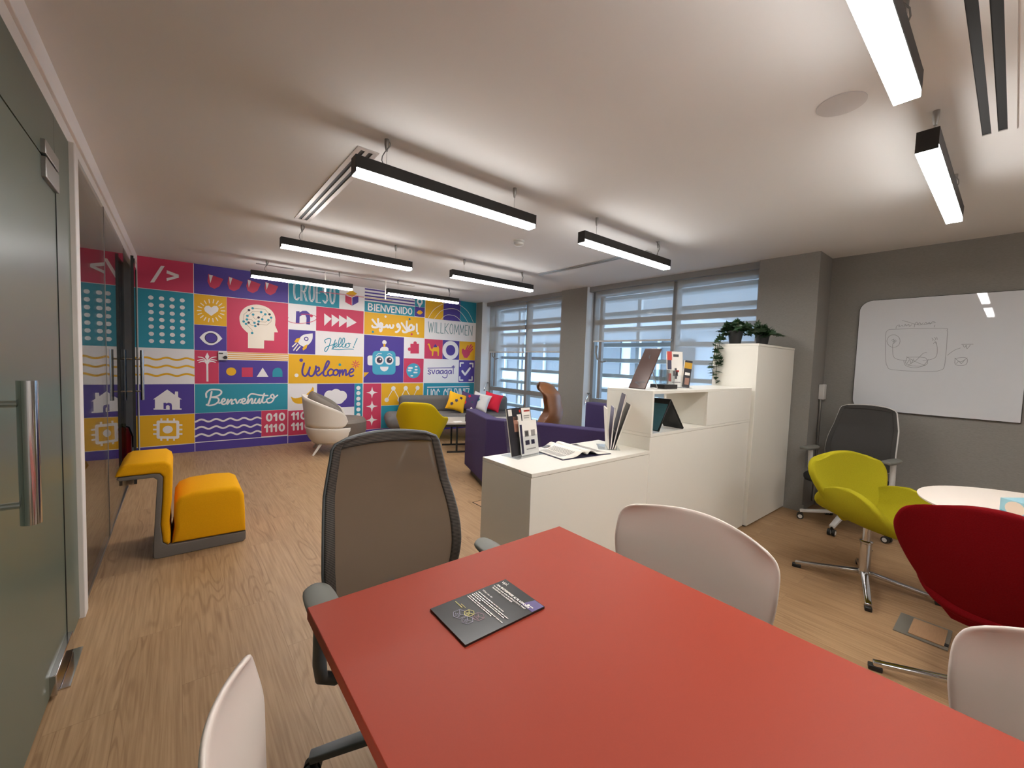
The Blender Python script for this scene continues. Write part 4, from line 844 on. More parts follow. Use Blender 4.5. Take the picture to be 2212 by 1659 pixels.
(1,'C',0.016,[(1.42,1.459),(1.372,1.395)]),
(1,'T',0.013,[(1.781,1.534),(1.777,1.541),(1.772,1.552),(1.768,1.563),(1.769,1.573),(1.777,1.582),(1.791,1.591),(1.806,1.599),(1.819,1.603),(1.831,1.605),(1.844,1.606),(1.854,1.602),(1.859,1.593),(1.858,1.575),(1.853,1.551),(1.845,1.524),(1.837,1.498),(1.828,1.472),(1.817,1.445),(1.806,1.421),(1.796,1.405),(1.787,1.399),(1.779,1.399),(1.772,1.405),(1.769,1.412),(1.769,1.422),(1.772,1.436),(1.778,1.452),(1.789,1.465),(1.806,1.477),(1.828,1.488),(1.852,1.497),(1.872,1.505),(1.889,1.51),(1.904,1.513),(1.916,1.515),(1.925,1.516)]),
(1,'T',0.013,[(1.928,1.59),(1.922,1.573),(1.913,1.549),(1.904,1.523),(1.897,1.501),(1.893,1.484),(1.89,1.469),(1.889,1.457),(1.89,1.451),(1.892,1.451),(1.896,1.457),(1.901,1.466),(1.908,1.474),(1.918,1.482),(1.932,1.491),(1.944,1.501),(1.952,1.51),(1.954,1.52),(1.951,1.53),(1.947,1.539),(1.942,1.543),(1.936,1.542),(1.93,1.537),(1.923,1.531),(1.918,1.523),(1.915,1.514),(1.913,1.502),(1.912,1.492),(1.915,1.484),(1.921,1.479),(1.93,1.476),(1.941,1.475),(1.952,1.48),(1.966,1.491),(1.981,1.508),(1.996,1.526),(2.007,1.544),(2.013,1.562),(2.016,1.58),(2.016,1.597),(2.015,1.61),(2.011,1.618),(2.006,1.623),(1.999,1.624),(1.993,1.62),(1.988,1.608),(1.983,1.591),(1.979,1.571),(1.976,1.552),(1.975,1.534),(1.975,1.515),(1.977,1.499),(1.98,1.487),(1.984,1.481),(1.99,1.478),(1.998,1.48),(2.007,1.486),(2.02,1.498),(2.035,1.516),(2.05,1.535),(2.061,1.553),(2.067,1.57),(2.07,1.587),(2.07,1.602),(2.069,1.613),(2.065,1.621),(2.06,1.626),(2.053,1.627),(2.047,1.623),(2.042,1.612),(2.037,1.594),(2.033,1.574),(2.03,1.555),(2.029,1.536),(2.029,1.515),(2.03,1.497),(2.034,1.484),(2.041,1.479),(2.05,1.478),(2.06,1.481),(2.069,1.486),(2.077,1.493),(2.085,1.504),(2.091,1.514),(2.096,1.521)]),
(1,'T',0.013,[(2.119,1.545),(2.111,1.542),(2.1,1.538),(2.089,1.533),(2.081,1.526),(2.078,1.517),(2.077,1.505),(2.079,1.494),(2.083,1.486),(2.09,1.481),(2.1,1.479),(2.11,1.479),(2.12,1.481),(2.129,1.487),(2.138,1.495),(2.146,1.505),(2.149,1.514),(2.146,1.524),(2.137,1.534),(2.13,1.543),(2.127,1.549),(2.133,1.55),(2.144,1.547),(2.156,1.543),(2.164,1.54)]),
(1,'T',0.013,[(2.267,1.633),(2.22,1.518)]),
(1,'T',0.013,[(1.873,1.443),(1.892,1.441),(1.918,1.439),(1.949,1.437),(1.979,1.437),(2.01,1.44),(2.043,1.444),(2.075,1.449),(2.106,1.452),(2.136,1.453),(2.166,1.454),(2.192,1.454),(2.21,1.454)]),
(1,'T',0,[(2.224,1.489),(2.221,1.497),(2.215,1.501),(2.207,1.501),(2.2,1.497),(2.198,1.489),(2.2,1.481),(2.207,1.477),(2.215,1.477),(2.221,1.481)]),
(1,'P',0.027,[(1.478,1.208),(1.473,1.189),(1.466,1.161),(1.458,1.132),(1.454,1.106),(1.453,1.085),(1.454,1.065),(1.457,1.048),(1.462,1.035),(1.47,1.025),(1.48,1.017),(1.492,1.014),(1.503,1.017),(1.514,1.029),(1.525,1.048),(1.536,1.07),(1.544,1.089),(1.551,1.108),(1.556,1.129),(1.559,1.145),(1.56,1.149),(1.557,1.137),(1.551,1.112),(1.545,1.084),(1.542,1.062),(1.544,1.047),(1.549,1.033),(1.555,1.023),(1.563,1.017),(1.572,1.014),(1.584,1.014),(1.595,1.018),(1.606,1.027),(1.616,1.043),(1.625,1.065),(1.633,1.088),(1.639,1.109),(1.643,1.127),(1.644,1.144),(1.645,1.158),(1.645,1.168)]),
(1,'P',0.027,[(1.644,1.072),(1.653,1.078),(1.667,1.085),(1.68,1.095),(1.689,1.104),(1.692,1.115),(1.692,1.127),(1.69,1.139),(1.686,1.146),(1.68,1.149),(1.671,1.15),(1.662,1.147),(1.655,1.141),(1.65,1.13),(1.645,1.114),(1.642,1.097),(1.642,1.081),(1.646,1.064),(1.653,1.047),(1.661,1.032),(1.67,1.023),(1.679,1.022),(1.689,1.026),(1.699,1.035),(1.712,1.046),(1.727,1.06),(1.745,1.078),(1.763,1.099),(1.78,1.12),(1.796,1.144),(1.813,1.17),(1.826,1.196),(1.835,1.216),(1.837,1.231),(1.834,1.243),(1.828,1.25),(1.822,1.253),(1.816,1.25),(1.81,1.243),(1.802,1.231),(1.795,1.215),(1.787,1.193),(1.778,1.165),(1.769,1.136),(1.763,1.11),(1.758,1.088),(1.755,1.068),(1.753,1.051),(1.755,1.037),(1.761,1.027),(1.769,1.021),(1.78,1.018),(1.789,1.017),(1.798,1.02),(1.807,1.026),(1.815,1.032),(1.821,1.037)]),
(1,'P',0.027,[(1.894,1.112),(1.888,1.116),(1.878,1.121),(1.868,1.125),(1.858,1.124),(1.847,1.116),(1.835,1.103),(1.825,1.088),(1.82,1.074),(1.82,1.059),(1.825,1.043),(1.833,1.029),(1.842,1.021),(1.855,1.021),(1.871,1.028),(1.887,1.036),(1.898,1.041)]),
(1,'P',0.027,[(1.932,1.116),(1.926,1.111),(1.917,1.103),(1.909,1.094),(1.903,1.084),(1.901,1.072),(1.901,1.058),(1.903,1.045),(1.908,1.036),(1.916,1.03),(1.927,1.027),(1.938,1.026),(1.948,1.029),(1.957,1.037),(1.966,1.049),(1.973,1.063),(1.976,1.076),(1.972,1.089),(1.962,1.102),(1.953,1.114),(1.95,1.12),(1.955,1.119),(1.966,1.113),(1.978,1.105),(1.986,1.1)]),
(1,'P',0.027,[(1.996,1.016),(1.997,1.037),(1.999,1.068),(2.001,1.098),(2.002,1.113),(2.001,1.106),(1.998,1.084),(1.996,1.061),(1.998,1.051),(2.005,1.061),(2.017,1.084),(2.028,1.105),(2.037,1.114),(2.041,1.1),(2.042,1.072),(2.042,1.045),(2.045,1.033),(2.051,1.044),(2.058,1.069),(2.066,1.096),(2.073,1.114),(2.079,1.12),(2.086,1.119),(2.091,1.114),(2.095,1.105),(2.096,1.088),(2.095,1.063),(2.094,1.04),(2.096,1.026),(2.102,1.026),(2.11,1.035),(2.121,1.048),(2.133,1.058),(2.15,1.065),(2.17,1.072),(2.189,1.079),(2.203,1.087),(2.211,1.097),(2.215,1.108),(2.216,1.119),(2.214,1.126),(2.208,1.131),(2.198,1.134),(2.186,1.134),(2.176,1.129),(2.166,1.118),(2.156,1.102),(2.148,1.084),(2.144,1.068),(2.145,1.052),(2.151,1.036),(2.158,1.022),(2.167,1.013),(2.178,1.013),(2.192,1.018),(2.206,1.025),(2.215,1.03)]),
(1,'P',0,[(1.463,1.253),(1.46,1.266),(1.45,1.276),(1.437,1.279),(1.424,1.276),(1.415,1.266),(1.411,1.253),(1.415,1.24),(1.424,1.23),(1.437,1.227),(1.45,1.23),(1.46,1.24)]),
(1,'T',0,[(2.022,1.198),(2.019,1.209),(2.011,1.217),(2,1.22),(1.989,1.217),(1.981,1.209),(1.978,1.198),(1.981,1.187),(1.989,1.179),(2,1.176),(2.011,1.179),(2.019,1.187)]),
(1,'W',0,[(1.402,1.025),(1.398,1.039),(1.388,1.049),(1.374,1.053),(1.36,1.049),(1.35,1.039),(1.346,1.025),(1.35,1.011),(1.36,1.001),(1.374,0.997),(1.388,1.001),(1.398,1.011)]),
(1,'R',0.012,[(2.267,1.209),(2.311,1.209)]),
(1,'R',0.012,[(2.262,1.222),(2.293,1.253)]),
(1,'R',0.012,[(2.249,1.227),(2.249,1.271)]),
(1,'R',0.012,[(2.236,1.222),(2.205,1.253)]),
(1,'R',0.012,[(2.231,1.209),(2.187,1.209)]),
(1,'R',0.012,[(2.236,1.196),(2.205,1.165)]),
(1,'R',0.012,[(2.249,1.191),(2.249,1.147)]),
(1,'R',0.012,[(2.262,1.196),(2.293,1.165)]),
(1,'Y',0,[(1.299,0.705),(1.313,0.696),(1.334,0.684),(1.36,0.678),(1.394,0.682),(1.434,0.692),(1.472,0.707),(1.508,0.731),(1.541,0.761),(1.567,0.788),(1.584,0.812),(1.594,0.834),(1.6,0.849),(1.617,0.827),(1.617,0.807),(1.616,0.778),(1.608,0.751),(1.589,0.728),(1.563,0.707),(1.538,0.684),(1.518,0.654),(1.498,0.622),(1.473,0.599),(1.439,0.592),(1.4,0.593),(1.368,0.6),(1.346,0.612),(1.331,0.628),(1.32,0.641)]),
(1,'W',0,[(1.938,0.703),(1.933,0.732),(1.918,0.758),(1.895,0.777),(1.868,0.787),(1.838,0.787),(1.81,0.777),(1.788,0.758),(1.773,0.732),(1.768,0.703),(1.773,0.674),(1.788,0.648),(1.81,0.629),(1.838,0.619),(1.868,0.619),(1.895,0.629),(1.918,0.648),(1.933,0.674)]),
(1,'W',0,[(2.034,0.719),(2.029,0.75),(2.013,0.777),(1.989,0.797),(1.96,0.808),(1.928,0.808),(1.899,0.797),(1.875,0.777),(1.859,0.75),(1.854,0.719),(1.859,0.688),(1.875,0.661),(1.899,0.641),(1.928,0.63),(1.96,0.63),(1.989,0.641),(2.013,0.661),(2.029,0.688)]),
(1,'W',0,[(2.117,0.692),(2.112,0.721),(2.097,0.747),(2.075,0.766),(2.047,0.776),(2.017,0.776),(1.99,0.766),(1.967,0.747),(1.952,0.721),(1.947,0.692),(1.952,0.663),(1.967,0.637),(1.99,0.618),(2.017,0.608),(2.047,0.608),(2.075,0.618),(2.097,0.637),(2.112,0.663)]),
(1,'W',0,[(1.988,0.664),(1.983,0.695),(1.967,0.722),(1.943,0.742),(1.914,0.753),(1.882,0.753),(1.853,0.742),(1.829,0.722),(1.813,0.695),(1.808,0.664),(1.813,0.633),(1.829,0.606),(1.853,0.586),(1.882,0.575),(1.914,0.575),(1.943,0.586),(1.967,0.606),(1.983,0.633)]),
(1,'W',0,[(2.081,0.656),(2.076,0.687),(2.06,0.714),(2.036,0.734),(2.007,0.745),(1.975,0.745),(1.946,0.734),(1.922,0.714),(1.906,0.687),(1.901,0.656),(1.906,0.625),(1.922,0.598),(1.946,0.578),(1.975,0.567),(2.007,0.567),(2.036,0.578),(2.06,0.598),(2.076,0.625)]),
(1,'W',0,[(2.332,0.821),(2.329,0.836),(2.319,0.848),(2.306,0.854),(2.29,0.854),(2.277,0.848),(2.267,0.836),(2.264,0.821),(2.267,0.806),(2.277,0.794),(2.29,0.788),(2.306,0.788),(2.319,0.794),(2.329,0.806)]),
(1,'W',0,[(2.333,0.734),(2.33,0.749),(2.32,0.761),(2.307,0.767),(2.291,0.767),(2.278,0.761),(2.268,0.749),(2.265,0.734),(2.268,0.719),(2.278,0.707),(2.291,0.701),(2.307,0.701),(2.32,0.707),(2.33,0.719)]),
(1,'W',0,[(2.334,0.642),(2.331,0.657),(2.321,0.669),(2.308,0.675),(2.292,0.675),(2.279,0.669),(2.269,0.657),(2.266,0.642),(2.269,0.627),(2.279,0.615),(2.292,0.609),(2.308,0.609),(2.321,0.615),(2.331,0.627)]),
(1,'W',0,[(2.335,0.554),(2.332,0.569),(2.322,0.581),(2.309,0.587),(2.293,0.587),(2.28,0.581),(2.27,0.569),(2.267,0.554),(2.27,0.539),(2.28,0.527),(2.293,0.521),(2.309,0.521),(2.322,0.527),(2.332,0.539)]),
(1,'W',0,[(2.337,0.463),(2.334,0.478),(2.324,0.49),(2.311,0.496),(2.295,0.496),(2.282,0.49),(2.272,0.478),(2.269,0.463),(2.272,0.448),(2.282,0.436),(2.295,0.43),(2.311,0.43),(2.324,0.436),(2.334,0.448)]),
(1,'W',0,[(2.338,0.369),(2.335,0.384),(2.325,0.396),(2.312,0.402),(2.296,0.402),(2.283,0.396),(2.273,0.384),(2.27,0.369),(2.273,0.354),(2.283,0.342),(2.296,0.336),(2.312,0.336),(2.325,0.342),(2.335,0.354)]),
(1,'W',0,[(2.339,0.275),(2.336,0.29),(2.326,0.302),(2.313,0.308),(2.297,0.308),(2.284,0.302),(2.274,0.29),(2.271,0.275),(2.274,0.26),(2.284,0.248),(2.297,0.242),(2.313,0.242),(2.326,0.248),(2.336,0.26)]),
(1,'P',0,[(2.38,2.278),(3.268,2.278),(3.268,2.302),(2.38,2.302)]),
(1,'P',0,[(2.38,2.332),(3.268,2.332),(3.268,2.356),(2.38,2.356)]),
(1,'P',0,[(2.38,2.386),(3.268,2.386),(3.268,2.41),(2.38,2.41)]),
(1,'P',0,[(2.38,2.44),(3.268,2.44),(3.268,2.464),(2.38,2.464)]),
(1,'W',0,[(3.425,2.359),(3.422,2.377),(3.413,2.394),(3.4,2.408),(3.384,2.416),(3.365,2.419),(3.346,2.416),(3.33,2.408),(3.317,2.394),(3.308,2.377),(3.305,2.359),(3.308,2.341),(3.317,2.324),(3.33,2.311),(3.346,2.302),(3.365,2.299),(3.384,2.302),(3.4,2.311),(3.413,2.324),(3.422,2.341)]),
(2,'T',0,[(3.395,2.359),(3.393,2.368),(3.389,2.377),(3.383,2.383),(3.374,2.388),(3.365,2.389),(3.356,2.388),(3.347,2.383),(3.341,2.377),(3.337,2.368),(3.335,2.359),(3.337,2.35),(3.341,2.341),(3.347,2.335),(3.356,2.33),(3.365,2.329),(3.374,2.33),(3.383,2.335),(3.389,2.341),(3.393,2.35)]),
(1,'W',0,[(3.31,2.339),(3.42,2.339),(3.365,2.249)]),
(1,'Y',0,[(3.309,2.159),(3.346,2.201),(3.392,2.205),(3.43,2.172),(3.394,2.134),(3.348,2.13)]),
(1,'W',0.034,[(2.61,1.98),(2.61,1.967),(2.611,1.949),(2.612,1.929),(2.613,1.912),(2.615,1.897),(2.617,1.883),(2.62,1.87),(2.624,1.861),(2.631,1.855),(2.639,1.852),(2.648,1.852),(2.656,1.854),(2.665,1.86),(2.676,1.87),(2.684,1.881),(2.688,1.89),(2.685,1.899),(2.677,1.908),(2.667,1.915),(2.66,1.918),(2.654,1.915),(2.649,1.907),(2.645,1.897),(2.645,1.887),(2.65,1.878),(2.658,1.868),(2.667,1.857),(2.673,1.846),(2.675,1.832),(2.675,1.817),(2.673,1.802),(2.67,1.791),(2.666,1.784),(2.66,1.78),(2.655,1.779),(2.65,1.78),(2.647,1.785),(2.645,1.794),(2.643,1.804),(2.642,1.81)]),
(1,'W',0.034,[(2.514,1.962),(2.524,1.95),(2.538,1.933),(2.554,1.915),(2.568,1.899),(2.582,1.887),(2.597,1.875),(2.609,1.865),(2.614,1.857),(2.609,1.85),(2.597,1.844),(2.583,1.84),(2.569,1.837),(2.556,1.836),(2.543,1.837),(2.53,1.838),(2.521,1.841),(2.516,1.845),(2.513,1.85),(2.513,1.855),(2.512,1.859)]),
(1,'W',0.034,[(2.68,1.853),(2.686,1.852),(2.696,1.852),(2.706,1.851),(2.715,1.852),(2.723,1.854),(2.73,1.857),(2.738,1.861),(2.744,1.866),(2.75,1.874),(2.755,1.883),(2.76,1.891),(2.764,1.894),(2.766,1.888),(2.767,1.877),(2.768,1.865),(2.771,1.857),(2.777,1.854),(2.784,1.855),(2.792,1.857),(2.799,1.861),(2.804,1.869),(2.809,1.88),(2.812,1.889),(2.816,1.893),(2.818,1.888),(2.82,1.876),(2.822,1.864),(2.826,1.855),(2.833,1.85),(2.841,1.848),(2.85,1.848),(2.858,1.85),(2.865,1.856),(2.872,1.866),(2.878,1.877),(2.882,1.885),(2.882,1.891),(2.88,1.895),(2.877,1.898),(2.875,1.9)]),
(1,'W',0.034,[(2.993,1.898),(2.988,1.905),(2.981,1.914),(2.973,1.924),(2.966,1.928),(2.96,1.926),(2.953,1.92),(2.948,1.912),(2.946,1.904),(2.947,1.895),(2.952,1.886),(2.957,1.877),(2.964,1.872),(2.972,1.874),(2.983,1.88),(2.993,1.886),(2.999,1.886),(3.001,1.878),(3.001,1.865),(2.999,1.851),(2.994,1.837),(2.986,1.824),(2.975,1.811),(2.963,1.799),(2.953,1.79),(2.944,1.786),(2.936,1.785),(2.93,1.785),(2.925,1.785)]),
(1,'W',0.034,[(3.127,1.986),(3.126,1.971),(3.125,1.949),(3.124,1.926),(3.125,1.906),(3.129,1.89),(3.136,1.875),(3.142,1.863),(3.147,1.854)]),
(1,'W',0.034,[(3.028,1.948),(3.037,1.938),(3.05,1.923),(3.064,1.906),(3.077,1.891),(3.088,1.876),(3.1,1.862),(3.11,1.848),(3.12,1.837),(3.131,1.83),(3.141,1.826),(3.149,1.823),(3.152,1.819),(3.147,1.813),(3.136,1.805),(3.123,1.799),(3.11,1.794),(3.098,1.792),(3.085,1.792),(3.072,1.793),(3.063,1.795),(3.058,1.799),(3.055,1.806),(3.054,1.812),(3.053,1.816)]),
(1,'W',0.034,[(3.148,1.819),(3.158,1.821),(3.171,1.823),(3.186,1.826),(3.2,1.833),(3.213,1.844),(3.227,1.857),(3.238,1.872),(3.243,1.886),(3.241,1.9),(3.234,1.915),(3.224,1.928),(3.214,1.934),(3.204,1.932),(3.192,1.923),(3.182,1.912),(3.174,1.9),(3.17,1.888),(3.168,1.874),(3.168,1.86),(3.171,1.85),(3.177,1.843),(3.186,1.839),(3.197,1.837),(3.208,1.837),(3.22,1.839),(3.234,1.843),(3.247,1.849),(3.257,1.857),(3.262,1.869),(3.264,1.884),(3.265,1.898),(3.265,1.908)]),
(1,'W',0.034,[(3.317,1.952),(3.321,1.826)]),
(1,'W',0,[(3.365,1.791),(3.361,1.804),(3.35,1.812),(3.336,1.812),(3.325,1.804),(3.321,1.791),(3.325,1.778),(3.336,1.77),(3.35,1.77),(3.361,1.778)]),
(1,'G2',0,[(3.197,2.03),(3.193,2.042),(3.183,2.049),(3.171,2.049),(3.161,2.042),(3.157,2.03),(3.161,2.018),(3.171,2.011),(3.183,2.011),(3.193,2.018)]),
(1,'T',0,[(2.545,1.758),(2.541,1.77),(2.531,1.777),(2.519,1.777),(2.509,1.77),(2.505,1.758),(2.509,1.746),(2.519,1.739),(2.531,1.739),(2.541,1.746)]),
(1,'R',0,[(3.243,1.767),(3.239,1.779),(3.229,1.786),(3.217,1.786),(3.207,1.779),(3.203,1.767),(3.207,1.755),(3.217,1.748),(3.229,1.748),(3.239,1.755)]),
(1,'W',0,[(2.758,2.032),(2.754,2.044),(2.744,2.051),(2.732,2.051),(2.722,2.044),(2.718,2.032),(2.722,2.02),(2.732,2.013),(2.744,2.013),(2.754,2.02)]),
(1,'W',0,[(2.764,1.594),(2.762,1.607),(2.755,1.618),(2.745,1.627),(2.733,1.631),(2.719,1.631),(2.707,1.627),(2.697,1.618),(2.69,1.607),(2.688,1.594),(2.69,1.581),(2.697,1.57),(2.707,1.561),(2.719,1.557),(2.733,1.557),(2.745,1.561),(2.755,1.57),(2.762,1.581)]),
(1,'Y',0,[(2.71,1.569),(2.743,1.571),(2.744,1.515),(2.711,1.513)]),
(1,'W',0,[(2.653,1.431),(2.654,1.481),(2.686,1.518),(2.772,1.522),(2.8,1.493),(2.803,1.437)]),
(1,'W',0,[(2.525,1.363),(2.538,1.361),(2.548,1.354),(2.555,1.344),(2.558,1.332),(2.559,1.232),(2.557,1.22),(2.55,1.209),(2.54,1.202),(2.528,1.199),(2.475,1.198),(2.462,1.201),(2.452,1.207),(2.445,1.217),(2.443,1.229),(2.441,1.329),(2.443,1.341),(2.45,1.351),(2.46,1.358),(2.472,1.361)]),
(1,'W',0,[(2.97,1.362),(2.983,1.36),(2.995,1.354),(3.002,1.343),(3.005,1.331),(3.007,1.236),(3.005,1.224),(2.997,1.213),(2.986,1.205),(2.973,1.203),(2.924,1.202),(2.911,1.204),(2.9,1.211),(2.892,1.221),(2.889,1.233),(2.887,1.327),(2.89,1.339),(2.897,1.35),(2.908,1.358),(2.921,1.361)]),
(2,'T2',0,[(2.851,1.455),(2.88,1.451),(2.905,1.437),(2.922,1.416),(2.929,1.389),(2.934,1.114),(2.929,1.087),(2.913,1.064),(2.888,1.049),(2.859,1.044),(2.601,1.042),(2.573,1.047),(2.549,1.061),(2.533,1.083),(2.527,1.109),(2.523,1.374),(2.528,1.4),(2.543,1.423),(2.566,1.438),(2.594,1.444)]),
(3,'W',0,[(2.721,1.287),(2.716,1.314),(2.703,1.337),(2.682,1.355),(2.656,1.364),(2.63,1.364),(2.604,1.355),(2.583,1.337),(2.57,1.314),(2.565,1.287),(2.57,1.26),(2.583,1.237),(2.604,1.22),(2.63,1.21),(2.656,1.21),(2.682,1.22),(2.703,1.237),(2.716,1.26)]),
(4,'D',0,[(2.695,1.288),(2.692,1.305),(2.683,1.32),(2.67,1.331),(2.654,1.337),(2.636,1.337),(2.62,1.331),(2.607,1.32),(2.598,1.305),(2.595,1.288),(2.598,1.271),(2.607,1.256),(2.62,1.245),(2.636,1.239),(2.654,1.239),(2.67,1.245),(2.683,1.256),(2.692,1.271)]),
(5,'W',0,[(2.673,1.304),(2.67,1.312),(2.663,1.317),(2.655,1.317),(2.648,1.312),(2.645,1.304),(2.648,1.296),(2.655,1.291),(2.663,1.291),(2.67,1.296)]),
(3,'W',0,[(2.894,1.292),(2.889,1.319),(2.876,1.342),(2.855,1.359),(2.829,1.369),(2.803,1.369),(2.777,1.359),(2.756,1.342),(2.743,1.319),(2.738,1.292),(2.743,1.265),(2.756,1.242),(2.777,1.224),(2.803,1.215),(2.829,1.215),(2.855,1.224),(2.876,1.242),(2.889,1.265)]),
(4,'D',0,[(2.868,1.292),(2.865,1.309),(2.856,1.324),(2.843,1.335),(2.827,1.341),(2.809,1.341),(2.793,1.335),(2.78,1.324),(2.771,1.309),(2.768,1.292),(2.771,1.275),(2.78,1.26),(2.793,1.249),(2.809,1.243),(2.827,1.243),(2.843,1.249),(2.856,1.26),(2.865,1.275)]),
(5,'W',0,[(2.847,1.309),(2.844,1.317),(2.837,1.322),(2.829,1.322),(2.822,1.317),(2.819,1.309),(2.822,1.301),(2.829,1.296),(2.837,1.296),(2.844,1.301)]),
(3,'W',0.01,[(2.587,1.365),(2.594,1.372),(2.604,1.382),(2.615,1.393),(2.627,1.4),(2.64,1.402),(2.655,1.402),(2.669,1.401),(2.678,1.4)]),
(3,'W',0.01,[(2.781,1.392),(2.789,1.395),(2.799,1.401),(2.812,1.405),(2.823,1.406),(2.834,1.401),(2.847,1.393),(2.857,1.385),(2.865,1.379)]),
(3,'W',0,[(2.657,1.178),(2.806,1.181),(2.8,1.145),(2.776,1.114),(2.73,1.099),(2.689,1.113),(2.664,1.142)]),
(1,'Y',0,[(2.383,1.078),(2.469,1.079),(2.384,0.992)]),
(1,'R',0,[(3.202,1.595),(3.368,1.604),(3.372,1.429),(3.206,1.423)]),
(1,'R',0,[(3.325,1.613),(3.323,1.624),(3.317,1.634),(3.308,1.642),(3.298,1.645),(3.286,1.645),(3.276,1.642),(3.267,1.634),(3.261,1.624),(3.259,1.613),(3.261,1.602),(3.267,1.592),(3.276,1.584),(3.286,1.581),(3.298,1.581),(3.308,1.584),(3.317,1.592),(3.323,1.602)]),
(1,'R',0,[(3.217,1.499),(3.215,1.51),(3.21,1.519),(3.201,1.526),(3.191,1.53),(3.181,1.53),(3.171,1.526),(3.162,1.519),(3.157,1.51),(3.155,1.499),(3.157,1.488),(3.162,1.479),(3.171,1.472),(3.181,1.468),(3.191,1.468),(3.201,1.472),(3.21,1.479),(3.215,1.488)]),
(1,'T2',0,[(3.407,1.116),(3.404,1.146),(3.394,1.175),(3.377,1.2),(3.356,1.222),(3.331,1.238),(3.302,1.248),(3.272,1.251),(3.242,1.248),(3.213,1.238),(3.188,1.222),(3.167,1.2),(3.15,1.175),(3.14,1.146),(3.137,1.116),(3.14,1.086),(3.15,1.057),(3.167,1.032),(3.188,1.01),(3.213,0.994),(3.242,0.984),(3.272,0.981),(3.302,0.984),(3.331,0.994),(3.356,1.01),(3.377,1.032),(3.394,1.057),(3.404,1.086)]),
(2,'W',0,[(3.24,1.149),(3.247,1.15),(3.252,1.153),(3.256,1.159),(3.257,1.165),(3.257,1.167),(3.256,1.173),(3.252,1.179),(3.247,1.182),(3.24,1.183),(3.183,1.183),(3.177,1.182),(3.172,1.179),(3.168,1.173),(3.167,1.167),(3.167,1.165),(3.168,1.159),(3.172,1.153),(3.177,1.15),(3.183,1.149)]),
(2,'W',0,[(3.218,1.106),(3.223,1.107),(3.228,1.11),(3.231,1.115),(3.232,1.12),(3.232,1.122),(3.231,1.127),(3.228,1.132),(3.223,1.135),(3.218,1.136),(3.176,1.136),(3.171,1.135),(3.166,1.132),(3.163,1.127),(3.162,1.122),(3.162,1.12),(3.163,1.115),(3.166,1.11),(3.171,1.107),(3.176,1.106)]),
(2,'W',0,[(3.338,1.121),(3.343,1.122),(3.348,1.125),(3.351,1.13),(3.352,1.135),(3.352,1.137),(3.351,1.142),(3.348,1.147),(3.343,1.15),(3.338,1.151),(3.306,1.151),(3.301,1.15),(3.296,1.147),(3.293,1.142),(3.292,1.137),(3.292,1.135),(3.293,1.13),(3.296,1.125),(3.301,1.122),(3.306,1.121)]),
(2,'W',0,[(3.339,1.072),(3.344,1.073),(3.348,1.076),(3.351,1.08),(3.352,1.085),(3.352,1.087),(3.351,1.092),(3.348,1.096),(3.344,1.099),(3.339,1.1),(3.285,1.1),(3.28,1.099),(3.276,1.096),(3.273,1.092),(3.272,1.087),(3.272,1.085),(3.273,1.08),(3.276,1.076),(3.28,1.073),(3.285,1.072)]),
(2,'W',0,[(3.255,1.014),(3.26,1.014),(3.264,1.017),(3.266,1.021),(3.267,1.025),(3.267,1.027),(3.266,1.031),(3.264,1.035),(3.26,1.038),(3.255,1.039),(3.228,1.039),(3.224,1.038),(3.22,1.035),(3.218,1.031),(3.217,1.027),(3.217,1.025),(3.218,1.021),(3.22,1.017),(3.224,1.014),(3.228,1.014)]),
(2,'W',0,[(3.335,1.179),(3.34,1.179),(3.344,1.182),(3.346,1.186),(3.347,1.19),(3.347,1.192),(3.346,1.196),(3.344,1.2),(3.34,1.203),(3.335,1.204),(3.308,1.204),(3.304,1.203),(3.3,1.2),(3.298,1.196),(3.297,1.192),(3.297,1.19),(3.298,1.186),(3.3,1.182),(3.304,1.179),(3.308,1.179)]),
(1,'W',0,[(2.627,0.739),(2.564,0.754),(2.552,0.764),(2.542,0.776),(2.527,0.839),(2.512,0.776),(2.502,0.764),(2.49,0.754),(2.427,0.739),(2.49,0.724),(2.502,0.714),(2.512,0.702),(2.527,0.639),(2.542,0.702),(2.552,0.714),(2.564,0.724)]),
(1,'W',0,[(2.629,0.506),(2.566,0.521),(2.554,0.531),(2.544,0.543),(2.529,0.606),(2.514,0.543),(2.504,0.531),(2.492,0.521),(2.429,0.506),(2.492,0.491),(2.504,0.481),(2.514,0.469),(2.529,0.406),(2.544,0.469),(2.554,0.481),(2.566,0.491)]),
(1,'W',0,[(2.629,0.272),(2.566,0.287),(2.554,0.297),(2.544,0.309),(2.529,0.372),(2.514,0.309),(2.504,0.297),(2.492,0.287),(2.429,0.272),(2.492,0.257),(2.504,0.247),(2.514,0.235),(2.529,0.172),(2.544,0.235),(2.554,0.247),(2.566,0.257)]),
(1,'W',0.012,[(2.785,0.607),(2.902,0.804),(3.02,0.599),(3.13,0.805),(3.254,0.592),(3.359,0.806)]),
(1,'W',0,[(2.825,0.607),(2.821,0.624),(2.81,0.638),(2.794,0.646),(2.776,0.646),(2.76,0.638),(2.749,0.624),(2.745,0.607),(2.749,0.59),(2.76,0.576),(2.776,0.568),(2.794,0.568),(2.81,0.576),(2.821,0.59)]),
(1,'W',0,[(2.942,0.804),(2.938,0.821),(2.927,0.835),(2.911,0.843),(2.893,0.843),(2.877,0.835),(2.866,0.821),(2.862,0.804),(2.866,0.787),(2.877,0.773),(2.893,0.765),(2.911,0.765),(2.927,0.773),(2.938,0.787)]),
(1,'W',0,[(3.06,0.599),(3.056,0.616),(3.045,0.63),(3.029,0.638),(3.011,0.638),(2.995,0.63),(2.984,0.616),(2.98,0.599),(2.984,0.582),(2.995,0.568),(3.011,0.56),(3.029,0.56),(3.045,0.568),(3.056,0.582)]),
